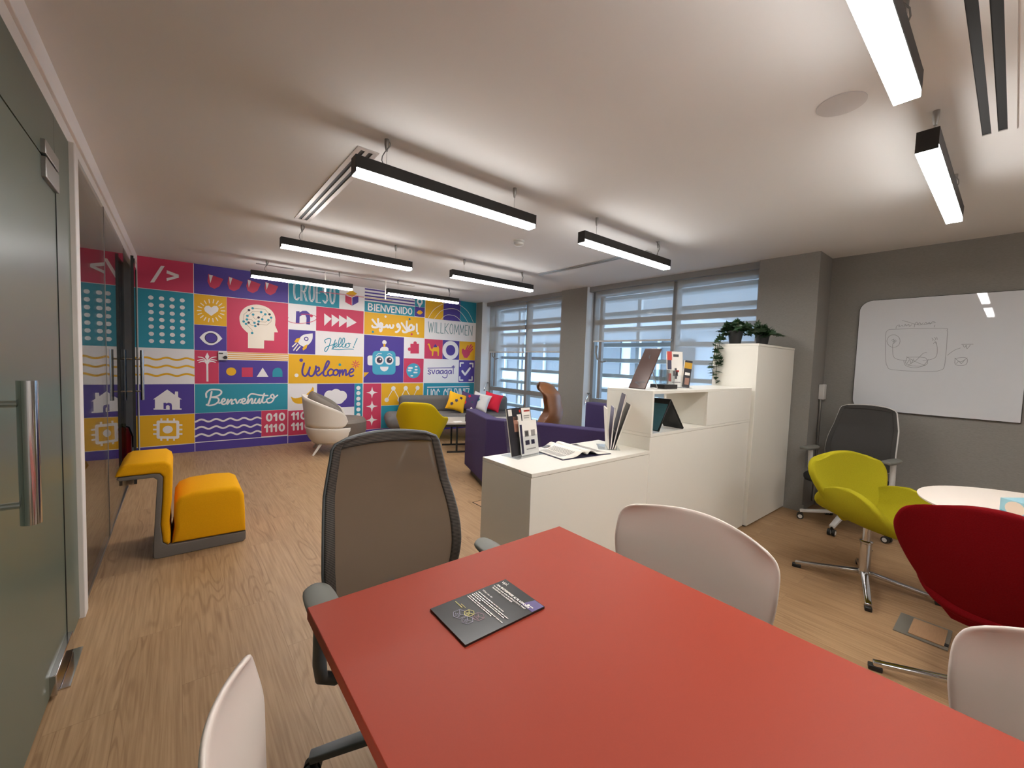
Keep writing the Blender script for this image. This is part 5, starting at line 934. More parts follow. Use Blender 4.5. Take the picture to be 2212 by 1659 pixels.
(1,'W',0,[(3.17,0.805),(3.166,0.822),(3.155,0.836),(3.139,0.844),(3.121,0.844),(3.105,0.836),(3.094,0.822),(3.09,0.805),(3.094,0.788),(3.105,0.774),(3.121,0.766),(3.139,0.766),(3.155,0.774),(3.166,0.788)]),
(1,'W',0,[(3.294,0.592),(3.29,0.609),(3.279,0.623),(3.263,0.631),(3.245,0.631),(3.229,0.623),(3.218,0.609),(3.214,0.592),(3.218,0.575),(3.229,0.561),(3.245,0.553),(3.263,0.553),(3.279,0.561),(3.29,0.575)]),
(1,'W',0,[(3.399,0.806),(3.395,0.823),(3.384,0.837),(3.368,0.845),(3.35,0.845),(3.334,0.837),(3.323,0.823),(3.319,0.806),(3.323,0.789),(3.334,0.775),(3.35,0.767),(3.368,0.767),(3.384,0.775),(3.395,0.789)]),
(1,'C',0.009,[(3.544,2.089),(3.562,2.118),(3.587,2.161),(3.618,2.207),(3.654,2.249),(3.698,2.286),(3.75,2.322),(3.803,2.355),(3.851,2.38),(3.892,2.397),(3.93,2.408),(3.968,2.414),(4.008,2.417),(4.051,2.418),(4.096,2.417),(4.142,2.411),(4.19,2.398),(4.241,2.378),(4.295,2.352),(4.348,2.32),(4.394,2.284),(4.435,2.236),(4.473,2.179),(4.504,2.126),(4.526,2.089)]),
(1,'C',0.009,[(3.67,2.091),(3.694,2.12),(3.727,2.163),(3.766,2.208),(3.808,2.243),(3.853,2.266),(3.903,2.282),(3.954,2.294),(4,2.302),(4.041,2.307),(4.078,2.308),(4.114,2.304),(4.149,2.296),(4.183,2.283),(4.216,2.265),(4.248,2.243),(4.279,2.218),(4.311,2.185),(4.345,2.146),(4.374,2.109),(4.394,2.084)]),
(1,'C',0.009,[(3.812,2.086),(3.826,2.101),(3.846,2.124),(3.87,2.147),(3.894,2.164),(3.919,2.174),(3.946,2.181),(3.974,2.184),(4.003,2.185),(4.033,2.184),(4.065,2.182),(4.097,2.176),(4.128,2.165),(4.162,2.146),(4.197,2.121),(4.229,2.096),(4.251,2.079)]),
(1,'Y',0,[(3.536,1.603),(3.566,1.626),(3.588,1.599),(3.607,1.535),(3.641,1.519),(3.659,1.57),(3.761,1.582),(3.782,1.532),(3.773,1.401),(3.754,1.4),(3.742,1.48),(3.69,1.485),(3.666,1.484),(3.656,1.397),(3.634,1.396),(3.63,1.478),(3.586,1.508),(3.56,1.587)]),
(2,'P',0,[(3.654,1.555),(3.696,1.622),(3.747,1.564)]),
(1,'W',0,[(4.205,1.517),(4.201,1.554),(4.19,1.589),(4.171,1.622),(4.146,1.649),(4.116,1.671),(4.082,1.686),(4.046,1.694),(4.008,1.694),(3.972,1.686),(3.938,1.671),(3.908,1.649),(3.883,1.622),(3.864,1.589),(3.853,1.554),(3.849,1.517),(3.853,1.48),(3.864,1.445),(3.883,1.412),(3.908,1.385),(3.938,1.363),(3.972,1.348),(4.008,1.34),(4.046,1.34),(4.082,1.348),(4.116,1.363),(4.146,1.385),(4.171,1.412),(4.19,1.445),(4.201,1.48)]),
(2,'P',0,[(4.129,1.517),(4.126,1.541),(4.117,1.564),(4.103,1.585),(4.085,1.601),(4.063,1.612),(4.039,1.618),(4.015,1.618),(3.991,1.612),(3.969,1.601),(3.951,1.585),(3.937,1.564),(3.928,1.541),(3.925,1.517),(3.928,1.493),(3.937,1.47),(3.951,1.449),(3.969,1.433),(3.991,1.422),(4.015,1.416),(4.039,1.416),(4.063,1.422),(4.085,1.433),(4.103,1.449),(4.117,1.47),(4.126,1.493)]),
(1,'R',0,[(4.277,1.487),(4.283,1.549),(4.315,1.564),(4.345,1.529),(4.365,1.438),(4.402,1.384),(4.334,1.386)]),
(1,'R',0,[(4.324,1.535),(4.41,1.538),(4.471,1.518),(4.468,1.46),(4.407,1.384),(4.334,1.391)]),
(1,'R',0.03,[(4.362,1.52),(4.418,1.624)]),
(1,'R',0.03,[(4.397,1.522),(4.489,1.646)]),
(1,'R',0.03,[(4.428,1.514),(4.518,1.613)]),
(1,'R',0.03,[(4.445,1.482),(4.525,1.56)]),
(1,'R',0.03,[(4.326,1.477),(4.296,1.545)]),
(1,'P',0.014,[(3.554,1.167),(4.128,1.188)]),
(1,'P',0.016,[(3.618,1.125),(3.612,1.128),(3.602,1.132),(3.592,1.136),(3.584,1.137),(3.577,1.135),(3.57,1.131),(3.565,1.125),(3.563,1.12),(3.566,1.115),(3.573,1.109),(3.581,1.103),(3.589,1.098),(3.597,1.094),(3.605,1.09),(3.612,1.085),(3.616,1.081),(3.616,1.075),(3.612,1.068),(3.607,1.062),(3.6,1.059),(3.59,1.059),(3.578,1.062),(3.565,1.066),(3.557,1.068)]),
(1,'P',0.016,[(3.639,1.136),(3.645,1.12),(3.654,1.095),(3.663,1.073),(3.672,1.064),(3.68,1.074),(3.688,1.096),(3.695,1.12),(3.7,1.137)]),
(1,'P',0.016,[(3.778,1.131),(3.769,1.129),(3.755,1.126),(3.741,1.121),(3.732,1.115),(3.729,1.104),(3.73,1.091),(3.733,1.078),(3.738,1.069),(3.746,1.066),(3.756,1.065),(3.766,1.068),(3.775,1.074),(3.781,1.087),(3.785,1.105),(3.788,1.121),(3.791,1.127),(3.794,1.118),(3.795,1.099),(3.797,1.079),(3.798,1.065)]),
(1,'P',0.016,[(3.866,1.132),(3.856,1.13),(3.842,1.127),(3.828,1.122),(3.819,1.116),(3.816,1.105),(3.817,1.092),(3.82,1.079),(3.825,1.07),(3.833,1.067),(3.843,1.066),(3.854,1.069),(3.862,1.075),(3.868,1.088),(3.872,1.106),(3.875,1.122),(3.878,1.128),(3.881,1.119),(3.882,1.1),(3.884,1.08),(3.885,1.066)]),
(1,'P',0.016,[(3.949,1.133),(3.941,1.131),(3.929,1.128),(3.917,1.123),(3.909,1.117),(3.907,1.107),(3.907,1.095),(3.91,1.083),(3.915,1.075),(3.922,1.072),(3.932,1.072),(3.942,1.074),(3.95,1.08),(3.955,1.094),(3.958,1.114),(3.96,1.131),(3.962,1.133),(3.964,1.114),(3.966,1.08),(3.966,1.044),(3.963,1.017),(3.954,1.002),(3.942,0.994),(3.928,0.989),(3.915,0.988),(3.902,0.991),(3.888,0.998),(3.876,1.006),(3.867,1.012)]),
(1,'P',0.016,[(4.041,1.134),(4.031,1.132),(4.018,1.129),(4.004,1.125),(3.995,1.118),(3.992,1.107),(3.993,1.093),(3.997,1.08),(4.002,1.071),(4.009,1.067),(4.019,1.067),(4.03,1.07),(4.038,1.076),(4.044,1.089),(4.048,1.107),(4.051,1.124),(4.054,1.13),(4.057,1.121),(4.058,1.102),(4.06,1.081),(4.061,1.067)]),
(1,'P',0.016,[(4.095,1.225),(4.098,1.067)]),
(1,'P',0.014,[(4.065,1.202),(4.132,1.217)]),
(1,'W',0.03,[(4.319,1.283),(4.252,1.281),(4.254,1.217)]),
(1,'W',0.03,[(4.474,1.275),(4.544,1.276),(4.546,1.211)]),
(1,'W',0.03,[(4.316,0.945),(4.249,0.945),(4.247,1.009)]),
(1,'W',0.03,[(4.466,0.945),(4.536,0.944),(4.534,1.01)]),
(1,'W',0.042,[(4.302,1.122),(4.367,1.053),(4.478,1.182)])]
# faded marker strokes on the whiteboard, in metres (along the wall, height)
BOARD_STROKES = [[(0.745,1.757),(0.644,1.757),(0.51,1.757),(0.415,1.754),(0.384,1.749),(0.384,1.742),(0.387,1.732),(0.383,1.727),(0.382,1.72),(0.382,1.691),(0.381,1.621),(0.38,1.529),(0.381,1.457),(0.384,1.423),(0.389,1.41),(0.402,1.401),(0.421,1.392),(0.449,1.388),(0.489,1.386),(0.555,1.385),(0.636,1.387),(0.7,1.392),(0.728,1.4),(0.736,1.41),(0.741,1.425),(0.748,1.439),(0.752,1.458),(0.756,1.492),(0.762,1.557),(0.767,1.638),(0.77,1.701),(0.769,1.73),(0.765,1.74),(0.761,1.746),(0.756,1.752),(0.75,1.755),(0.745,1.757)],
[(0.67,1.65),(0.67,1.643),(0.671,1.633),(0.673,1.624),(0.677,1.616),(0.681,1.609),(0.686,1.604),(0.693,1.599),(0.699,1.597),(0.706,1.595),(0.714,1.595),(0.721,1.597),(0.728,1.6),(0.735,1.605),(0.741,1.611),(0.746,1.618),(0.751,1.626),(0.754,1.635),(0.757,1.644),(0.758,1.653),(0.757,1.663),(0.756,1.672),(0.753,1.68),(0.749,1.688),(0.745,1.694),(0.739,1.7),(0.733,1.704),(0.726,1.706),(0.719,1.707),(0.711,1.707),(0.704,1.705),(0.697,1.701),(0.691,1.696),(0.685,1.69),(0.68,1.683),(0.675,1.675),(0.672,1.666),(0.671,1.656),(0.67,1.646),(0.67,1.638)],
[(0.728,1.656),(0.723,1.661),(0.716,1.668),(0.712,1.67),(0.713,1.662),(0.717,1.649),(0.718,1.641),(0.713,1.647),(0.705,1.658),(0.701,1.663),(0.704,1.652),(0.712,1.636),(0.715,1.626),(0.709,1.632),(0.7,1.645),(0.693,1.655)],
[(0.717,1.626),(0.717,1.616),(0.717,1.6),(0.715,1.582),(0.713,1.558),(0.71,1.532),(0.704,1.511),(0.696,1.498),(0.686,1.491),(0.673,1.486),(0.653,1.481),(0.63,1.479),(0.614,1.477)],
[(0.615,1.506),(0.58,1.508),(0.533,1.509),(0.499,1.503),(0.486,1.483),(0.485,1.456),(0.498,1.437),(0.531,1.431),(0.578,1.432),(0.613,1.441),(0.623,1.46),(0.619,1.487),(0.615,1.506)],
[(0.621,1.512),(0.604,1.499),(0.579,1.482),(0.556,1.467),(0.533,1.454),(0.512,1.444),(0.498,1.437)],
[(0.606,1.436),(0.592,1.448),(0.574,1.464),(0.556,1.481),(0.543,1.501),(0.53,1.522),(0.519,1.539),(0.509,1.546),(0.501,1.549),(0.495,1.55)],
[(0.612,1.451),(0.608,1.463),(0.603,1.479),(0.598,1.487),(0.594,1.478),(0.59,1.46),(0.586,1.451),(0.581,1.462),(0.576,1.481),(0.573,1.495)],
[(0.635,1.479),(0.633,1.467),(0.629,1.45),(0.622,1.436),(0.608,1.426),(0.591,1.419),(0.573,1.416),(0.552,1.417),(0.531,1.422),(0.512,1.432),(0.499,1.45),(0.488,1.473),(0.481,1.49)],
[(0.448,1.637),(0.444,1.627),(0.439,1.613),(0.435,1.595),(0.433,1.573),(0.432,1.547),(0.434,1.525),(0.438,1.512),(0.445,1.502),(0.456,1.494),(0.475,1.487),(0.499,1.482),(0.515,1.479)],
[(0.473,1.673),(0.469,1.669),(0.465,1.663),(0.462,1.658),(0.463,1.655),(0.465,1.653),(0.467,1.651)],
[(0.458,1.679),(0.455,1.676),(0.45,1.67),(0.448,1.665),(0.449,1.66),(0.452,1.655),(0.455,1.651)],
[(0.444,1.682),(0.438,1.658)],
[(0.46,1.623),(0.457,1.63),(0.452,1.639),(0.448,1.643),(0.445,1.637),(0.442,1.628),(0.44,1.62)],
[(0.704,1.761),(0.704,1.768),(0.703,1.777),(0.701,1.785),(0.695,1.79),(0.687,1.794),(0.682,1.794),(0.683,1.789),(0.686,1.78),(0.686,1.775),(0.681,1.778),(0.672,1.785),(0.666,1.789),(0.662,1.787),(0.661,1.782),(0.66,1.779)],
[(0.654,1.778),(0.652,1.785),(0.648,1.795),(0.645,1.8),(0.643,1.795),(0.641,1.787),(0.639,1.782),(0.634,1.786),(0.628,1.795),(0.624,1.799),(0.621,1.793),(0.62,1.784),(0.617,1.778),(0.612,1.782),(0.607,1.789),(0.603,1.795)],
[(0.668,1.833),(0.656,1.828),(0.639,1.821),(0.619,1.813),(0.601,1.803),(0.58,1.794),(0.556,1.788),(0.521,1.791),(0.483,1.799),(0.457,1.805)],
[(0.587,1.768),(0.586,1.778),(0.585,1.793),(0.582,1.804),(0.579,1.81),(0.576,1.814),(0.573,1.813),(0.57,1.806),(0.568,1.795),(0.566,1.789),(0.563,1.794),(0.559,1.804),(0.555,1.81),(0.552,1.805),(0.549,1.797),(0.546,1.792),(0.541,1.796),(0.535,1.803),(0.532,1.808)],
[(0.526,1.794),(0.523,1.8),(0.52,1.807),(0.517,1.81),(0.514,1.806),(0.511,1.798),(0.507,1.793),(0.504,1.797),(0.5,1.805),(0.497,1.809),(0.494,1.805),(0.493,1.796),(0.49,1.792),(0.487,1.797),(0.482,1.806),(0.477,1.813),(0.471,1.813),(0.466,1.81),(0.462,1.808)],
[(0.464,1.763),(0.46,1.784)],
[(0.298,1.617),(0.232,1.618)],
[(0.289,1.615),(0.286,1.607),(0.282,1.597),(0.278,1.592),(0.275,1.597),(0.273,1.606),(0.27,1.611),(0.268,1.602),(0.267,1.588),(0.264,1.581),(0.259,1.589),(0.252,1.603),(0.248,1.614)],
[(0.325,1.502),(0.306,1.506),(0.282,1.51),(0.264,1.507),(0.256,1.491),(0.256,1.468),(0.262,1.451),(0.278,1.444),(0.302,1.443),(0.319,1.449),(0.325,1.465),(0.325,1.486),(0.325,1.502)],
[(0.328,1.506),(0.319,1.495),(0.306,1.48),(0.293,1.473),(0.28,1.481),(0.267,1.496),(0.257,1.507)],
[(0.315,1.459),(0.312,1.466),(0.308,1.475),(0.303,1.479),(0.298,1.474),(0.293,1.464),(0.288,1.459),(0.282,1.467),(0.276,1.48),(0.271,1.489)],
[(0.371,1.526),(0.362,1.538),(0.349,1.554),(0.336,1.567),(0.323,1.577),(0.31,1.583),(0.301,1.588)]]
# ------------------------------------------------------------------ printed mural on the back wall
mu = MB().use(MURM['W'])
mu.bx(GX, 4.587, WY - 0.0015, WY, 0, CZ)
for k, (layer, c, w, pts) in enumerate(MURAL_ART):
    yy = WY - 0.0022 - 0.0009 * layer - 1.2e-5 * (k % 30)
    mu.use(MURM[c])
    if w:
        mu.ribbon(pts, w, lambda a, b: (a, yy, b))
    else:
        mu.flat([(p[0], yy, p[1]) for p in pts])
o = mu.build('mural', smooth=0)
tag(o, 'colourful printed mural of icon tiles and welcome words covering the far wall', 'mural')

t = thing('wall_thermostat', 'small white control box with black dial on the palm tree tile of the mural', 'thermostat', (0.465, WY - 0.006, 1.283))
MB().box((0, -0.012, 0), (0.105, 0.024, 0.112)).build('case', M['light_plastic'], t, bevel=0.004)
MB().box((-0.022, -0.0255, 0.034), (0.048, 0.003, 0.014)).build('display', M['black'], t)
MB().lathe([(0, 0), (0.024, 0), (0.02, 0.014), (0, 0.014)], (0.028, -0.024, -0.018), 18, Matrix.Rotation(PI / 2, 4, 'X')).build('dial', M['black'], t)

# ------------------------------------------------------------------ windows
def window(name, y0, y1, ym, bottom, trans):
    w = struct(empty(name, (VX, 0, 0)))
    MB().bx(0, 0.07, y0, y0 + 0.045, 0.0, 2.36).bx(0, 0.07, y1 - 0.05, y1, 0.0, 2.36).bx(0, 0.07, y0 + 0.045, y1 - 0.05, 0.0, 0.07).build('outer_frame', M['grey_frame'], w)
    MB().bx(-0.10, 0.20, y0, y1, 2.405, CZ).bx(0, 0.2, y0, y1, 2.36, 2.405).build('head_box', M['grey_frame'], w)
    MB().bx(-0.012, 0.09, ym - 0.032, ym + 0.032, 0.07, 2.36).build('mullion', M['grey_frame'], w)
    for k, z in enumerate(trans):
        for a, b in ((y0 + 0.045, ym - 0.032), (ym + 0.032, y1 - 0.05)):
            MB().bx(0.005, 0.075, a, b, z - 0.035, z + 0.035).build('transom', M['grey_frame'], w)
    for a, b in ((y0 + 0.045, ym - 0.032), (ym + 0.032, y1 - 0.05)):
        MB().bx(0.034, 0.042, a, b, 0.07, 2.36).build('pane', M['window_glass'], w)
    return w
w1 = window('window_1', 1.735, 4.03, 2.72, 0.1, (1.965, 0.80))
w2 = window('window_2', 4.55, 6.62, 5.50, 0.1, (1.965, 0.80))
for w, y in ((w1, 3.93), (w2, 6.50)):
    # opening sash lever
    MB().tube([(-0.005, y, 1.62), (-0.03, y - 0.01, 1.52), (-0.045, y - 0.05, 1.43), (-0.03, y - 0.13, 1.38), (-0.02, y - 0.20, 1.40)], 0.018, 8, r1=0.008).build('lever', M['grey_frame'], w)
    MB().bx(-0.02, 0.03, y - 0.10, y - 0.05, 0.85, 2.33).build('sash_stile', M['grey_frame'], w)

def blind(y0, y1, z0, label):
    b = thing('roller_blind', label, 'blind', (VX - 0.045, (y0 + y1) / 2, z0), 0, 'grey roller blinds in the windows')
    hw = (y1 - y0) / 2
    MB().bx(-0.0008, 0.0008, -hw, hw, 0.02, 2.405 - z0).build('screen_fabric', M['blind'], b)
    MB().bx(-0.008, 0.008, -hw - 0.004, hw + 0.004, 0, 0.022).build('bottom_rail', M['light_plastic'], b, bevel=0.003)
    return b
blind(2.73, 3.96, 1.672, 'grey roller blind half lowered, left pane of the nearer window above the purple seat back')
blind(1.742, 2.69, 0.86, 'grey roller blind lowered all the way behind the ivy and magazine rack')
blind(5.515, 6.58, 1.502, 'grey roller blind half lowered, pane beside the mural corner')
blind(4.556, 5.475, 1.512, 'grey roller blind half lowered, pane above the tan leather egg chair')

for y, z, lab in ((6.58, 0.86, 'chrome hook lever on the white return beside the mural'), (4.0, 0.86, 'chrome hook lever on the white side of the middle column')):
    t = thing('window_crank', lab, 'window handle', (VX - 0.06, y, z))
    MB().tube([(0.02, 0.04, 0.05), (0.0, -0.02, 0.05)], 0.012, 10).build('spindle', M['steel'], t)
    MB().tube([(0, -0.02, 0.055), (-0.05, -0.03, 0.03), (-0.09, -0.03, -0.05), (-0.10, -0.03, -0.11)], 0.009, 8).build('crank_arm', M['chrome'], t)

# ------------------------------------------------------------------ outside: louvres, facade, street
def louvre(y0, y1, label):
    t = thing('sun_louvre', label, 'louvre', (5.30, (y0 + y1) / 2, 0), 0, 'white louvre screens outside the windows')
    hw = (y1 - y0) / 2
    for k in range(10):
        z = 2.375 - 0.24 * k
        MB().box((0.06, 0, z), (0.19, 2 * hw, 0.056), (0, math.radians(2), 0)).build('slat', M['slat'], t)
    for s in (-0.62, 0.62):
        MB().bx(0.14, 0.20, s * hw - 0.03, s * hw + 0.03, -0.5, 2.6).build('post', M['slat'], t)
    return t
louvre(1.2, 4.25, 'white horizontal louvre screen outside the nearer window')
louvre(4.35, 7.0, 'white horizontal louvre screen outside the window beside the mural')
t = thing('office_building', 'white framed office facade with blue panes across the street', 'building', (9.2, 11.5, 0))
fb = MB().use(M['facade'])
fb.bx(0.15, 4, -7.0, 12, -9, 2.2)
fb.build('wall', None, t)
MB().prism([(-0.5, 2.2), (4.2, 2.2), (4.2, 2.42), (-0.5, 2.42)], -7.4, 12.2, 1).build('roof', M['facade'], t)
for zr in (-2.6, -0.55, 1.0):
    for k in range(9):
        y = -6.75 + k * 2.05
        MB().bx(0.09, 0.16, y, y + 1.72, zr, zr + (0.98 if zr > 0.5 else 1.25)).build('pane', M['blue_pane'], t)
        MB().bx(0.02, 0.10, y + 0.83, y + 0.90, zr, zr + (0.98 if zr > 0.5 else 1.25)).build('window_bar', M['facade'], t)
t = thing('tower_block', 'tall pale block rising behind the office facade', 'building', (17.0, 22.0, 0))
MB().bx(0, 6, -13.6, 12, -9, 12.0).build('wall', M['pale_block'], t)
MB().bx(-0.3, 6.2, -14.2, 12.2, 12.0, 12.5).build('parapet', M['pale_block'], t)
t = thing('low_building', 'hazy low grey building seen at the right behind the blind', 'building', (14.0, 2.4, 0))
MB().bx(0, 5, -5, 2.5, -9, 1.75).build('wall', M['far_block'], t)
MB().bx(1, 3, -1, 0.5, 1.75, 2.1).build('roof_box', M['far_block'], t)
struct(MB().bx(5.6, 60, -40, 60, -9.2, -9).build('street', M['street']))

# ------------------------------------------------------------------ pendant lamps
def make_lamp():
    t = thing('linear_pendant_lamp', '', 'lamp', (0, 0, 2.25), 0, 'black linear pendant lamps')
    L = 0.596
    MB().bx(-L, L, -0.034, 0.034, 0.024, 0.086).build('housing', M['lamp_black'], t, bevel=0.002, seg=1)
    for s in (-1, 1): MB().bx(s * L - 0.002, s * L + 0.002, -0.034, 0.034, 0.003, 0.086).build('end_cap', M['lamp_black'], t)
    MB().bx(-L + 0.004, L - 0.004, -0.0325, 0.0325, 0.0, 0.0238).build('diffuser', M['lens'], t, smooth=0)
    for s in (-1, 1):
        MB().tube([(s * 0.43, 0, 0.085), (s * 0.43, 0, CZ - 2.25)], 0.0014, 5).build('suspension_wire', M['steel'], t)
        MB().lathe([(0.006, 0.165), (0.012, 0.195), (0.012, 0.225), (0, 0.225)], (s * 0.43, 0, 0), 12).build('ceiling_mount', M['steel'], t)
    return t
lamp0 = make_lamp()
def cable(t, s):
    pts = [(s * 0.43 + s * 0.02 * math.sin(k / 8 * 5.0), 0.018 * math.sin(k / 8 * 7), 0.086 + k / 8 * 0.138) for k in range(9)]
    MB().tube(pts, 0.0028, 6).build('power_cable', M['grey_frame'], t)
lamps = [(1.277, 0.285, 1, 'linear pendant lamp cut by the top edge of the photo, nearest the camera'),
         (2.937, 0.285, 1, 'linear pendant lamp hanging towards the whiteboard beside the wide ceiling vent'),
         (1.277, 2.135, -1, 'longest looking pendant lamp crossing the end of the left ceiling vent'),
         (2.937, 2.11, 1, 'pendant lamp in front of the nearer window crossing the slim right ceiling vent'),
         (1.277, 4.02, -1, 'left pendant lamp in the row behind the smoke detector'),
         (2.937, 4.0, 1, 'right pendant lamp in the row level with the middle column'),
         (1.277, 5.88, -1, 'pendant lamp hanging in front of the CROESO tile of the mural'),
         (2.937, 5.80, 1, 'pendant lamp hanging in front of the arcs tile of the mural'),
         (1.277, -1.57, 1, 'left added pendant lamp, unseen behind the camera, lightening the foreground'),  # this unseen row is added to lighten the foreground and near ceiling
         (2.937, -1.57, 1, 'right added pendant lamp, unseen behind the camera, lightening the foreground')]
for i, (x, y, s, lab) in enumerate(lamps):
    t = lamp0 if i == 0 else dup(lamp0, (0, 0, 0), 0, lab)
    t.location = (x, y, 2.25); t['label'] = lab
for i, t in enumerate([o for o in COL.objects if o.name.startswith('linear_pendant_lamp')]):
    cable(t, lamps[i][2])

# ------------------------------------------------------------------ ceiling fittings
def vent(x, y, lx, ly, label, along='y', m='vent_metal'):
    # slot diffuser flush in the ceiling: aluminium frame, two dark slots, centre bar
    t = thing('ceiling_vent', label, 'air vent', (x, y, CZ), 0, 'slot air vents in the ceiling')
    fw = 0.026
    mb = MB(); dark = MB(); bar = MB()
    if along == 'y':
        W, L = lx, ly; to = lambda a, b: (a, b)
    else:
        W, L = ly, lx; to = lambda a, b: (b, a)
    def B(m, a0, a1, b0, b1, z0, z1):
        p, q = to(a0, b0), to(a1, b1)
        m.bx(p[0], q[0], p[1], q[1], z0, z1)
    for s in (-1, 1):
        B(mb, s * W / 2, s * (W / 2 - fw), -L / 2, L / 2, -0.006, 0)
        B(mb, -W / 2 + fw, W / 2 - fw, s * L / 2, s * (L / 2 - fw), -0.006, 0)
    B(bar, -0.010, 0.010, -L / 2 + fw, L / 2 - fw, -0.006, 0)
    B(dark, -W / 2 + fw, W / 2 - fw, -L / 2 + fw, L / 2 - fw, -0.0015, -0.0005)
    mb.build('frame', M[m], t); bar.build('centre_bar', M[m], t); dark.build('slot', M['black'], t)
    return t
vent(0.812, 3.08, 0.118, 1.56, 'long two slot ceiling vent on the left, partly behind the longest lamp')
vent(3.60, 3.13, 0.10, 1.56, 'slim two slot ceiling vent near the windows')
vent(2.30, 0.132, 1.26, 0.128, 'wide two slot ceiling vent in the top right corner', 'x', 'ceiling')
vent(2.12, 6.06, 1.52, 0.07, 'slim dark ceiling slot in front of the mural', 'x')
vent(0.98, 6.14, 0.42, 0.06, 'short ceiling slot near the cups tile of the mural', 'x')
t = thing('smoke_detector', 'round white smoke detector on the ceiling', 'smoke detector', (2.47, 3.0, CZ))
MB().lathe([(0.05, 0), (0.05, -0.012), (0.045, -0.016), (0.045, -0.02), (0.0, -0.02)]).build('base', M['light_plastic'], t)
MB().lathe([(0.046, -0.022), (0.044, -0.04), (0.03, -0.05), (0.0, -0.052)]).build('sensor_cap', M['light_plastic'], t)
t = thing('ceiling_speaker', 'flush round white speaker disc in the ceiling near the top right', 'speaker', (2.165, 0.535, CZ))
MB().lathe([(0.085, 0), (0.085, -0.004), (0.08, -0.006), (0.0, -0.006)], n=40).build('grille', M['speaker'], t)
t = thing('hanging_rail', 'clear hanging rail on two white rods in front of the mural', 'hanging rail', (1.98, 5.98, CZ))
for x in (-0.43, 0.41):
    MB().tube([(x, 0, 0), (x, 0, -0.275)], 0.0095, 10).build('rod', M['white_frame'], t)
MB().bx(-0.50, 0.52, -0.045, 0.045, -0.282, -0.275).build('clear_shelf', M['acrylic'], t)
# ------------------------------------------------------------------ coral meeting table
t = thing('meeting_table', 'large coral red rectangular table in the foreground', 'table', (0.668, 0.10, 0))
MB().bx(-0.433, 0.433, -0.95, 0.94, 0.71, 0.74).build('tabletop', M['coral'], t, bevel=0.002, seg=2)
for sy in (-0.45, 0.45):
    MB().bx(-0.04, 0.04, sy - 0.04, sy + 0.04, 0.02, 0.69).build('leg', M['grey_plastic'], t, bevel=0.006)
    MB().bx(-0.16, 0.16, sy - 0.05, sy + 0.05, 0.0, 0.02).build('foot_plate', M['grey_plastic'], t, bevel=0.004)
MB().bx(-0.05, 0.05, -0.55, 0.55, 0.68, 0.71).build('rail', M['grey_plastic'], t)

# brochure lying on the table
b = thing('brochure', 'black glossy brochure lying on the coral table', 'brochure', (0.583, 0.777, 0.7405), 0)
BW, BH = 0.157, 0.232     # across the text, along the page
MB().bx(-BH / 2, BH / 2, -BW / 2, BW / 2, 0.0, 0.005).build('pages', M['brochure'], b)
pr = MB(); pr.face_dir = Vector((0, 0, 1))
to3 = lambda u, v: (v, -u, 0.0056)       # u reads towards -Y, v is up the page (+X)
pr.use(M['print_violet']).flat([to3(*p) for p in ((0.035, 0.075), (0.0775, 0.075), (0.0775, 0.114), (0.045, 0.114))])
pr.build('cover_corner', None, b, smooth=0)
pr = MB(); pr.face_dir = Vector((0, 0, 1))
to3 = lambda u, v: (v, -u, 0.0062)
pr.use(M['print_white'])
text_into(pr, 'upl.', 0.016, to3, -0.071, 0.096)
text_into(pr, 'AN ENTERPRISE AI PLATFORM', 0.0096, to3, -0.068, 0.076, bold=0.0004)
text_into(pr, 'TO BUILD AND RUN AI APPLICATIONS THAT', 0.0063, to3, -0.070, 0.067, bold=0.0002)
text_into(pr, 'TRANSFORM YOUR BUSINESS', 0.0063, to3, -0.066, 0.059, bold=0.0002)
pr.build('cover_heading', None, b, smooth=0)
pr = MB(); pr.face_dir = Vector((0, 0, 1)); pr.use(M['print_white'])
text_into(pr, 'What we do', 0.0085, to3, -0.070, 0.030)
for k, (v, ln) in enumerate(((0.018, 0.105), (0.010, 0.13), (0.004, 0.125), (-0.002, 0.036), (-0.010, 0.135), (-0.016, 0.10))):
    u = -0.070
    while u < -0.070 + ln:
        w = random.uniform(0.006, 0.016)
        pr.flat([to3(u, v), to3(u + w, v), to3(u + w, v + 0.0026), to3(u, v + 0.0026)])
        u += w + 0.0016
pr.flat([to3(0.052 + 0.004 * math.cos(a * PI / 4), 0.086 + 0.004 * math.sin(a * PI / 4)) for a in range(8)])
pr.flat([to3(*p) for p in ((0.058, 0.085), (0.068, 0.085), (0.068, 0.088), (0.058, 0.088))])
def cube_outline(mb, cu, cv, r, w):
    hexa = [(cu + r * math.cos(PI / 6 + k * PI / 3), cv + r * math.sin(PI / 6 + k * PI / 3)) for k in range(7)]
    mb.ribbon(hexa, w, to3)
    for k in (0, 2, 4): mb.ribbon([(cu, cv), hexa[k]], w, to3)
    mb.ribbon([(cu - r * 0.6, cv - r * 0.35), (cu - r * 0.25, cv - r * 0.55), (cu - r * 0.25, cv)], w, to3)
    mb.ribbon([(cu + r * 0.6, cv - r * 0.35), (cu + r * 0.25, cv - r * 0.55), (cu + r * 0.25, cv)], w, to3)
pr.build('cover_text', None, b, smooth=0)
pr = MB(); pr.face_dir = Vector((0, 0, 1))
pr.use(M['print_lilac']); cube_outline(pr, -0.018, -0.070, 0.017, 0.0012); cube_outline(pr, 0.012, -0.068, 0.014, 0.0012)
pr.use(M['print_pink']); cube_outline(pr, 0.016, -0.040, 0.015, 0.001)
pr.use(M['print_lime']); cube_outline(pr, -0.008, -0.050, 0.013, 0.0014)
pr.ribbon([(-0.068, -0.052), (-0.036, -0.052)], 0.002, to3); pr.ribbon([(-0.05, -0.046), (-0.03, -0.046)], 0.0012, to3)
pr.build('cover_drawing', None, b, smooth=0)

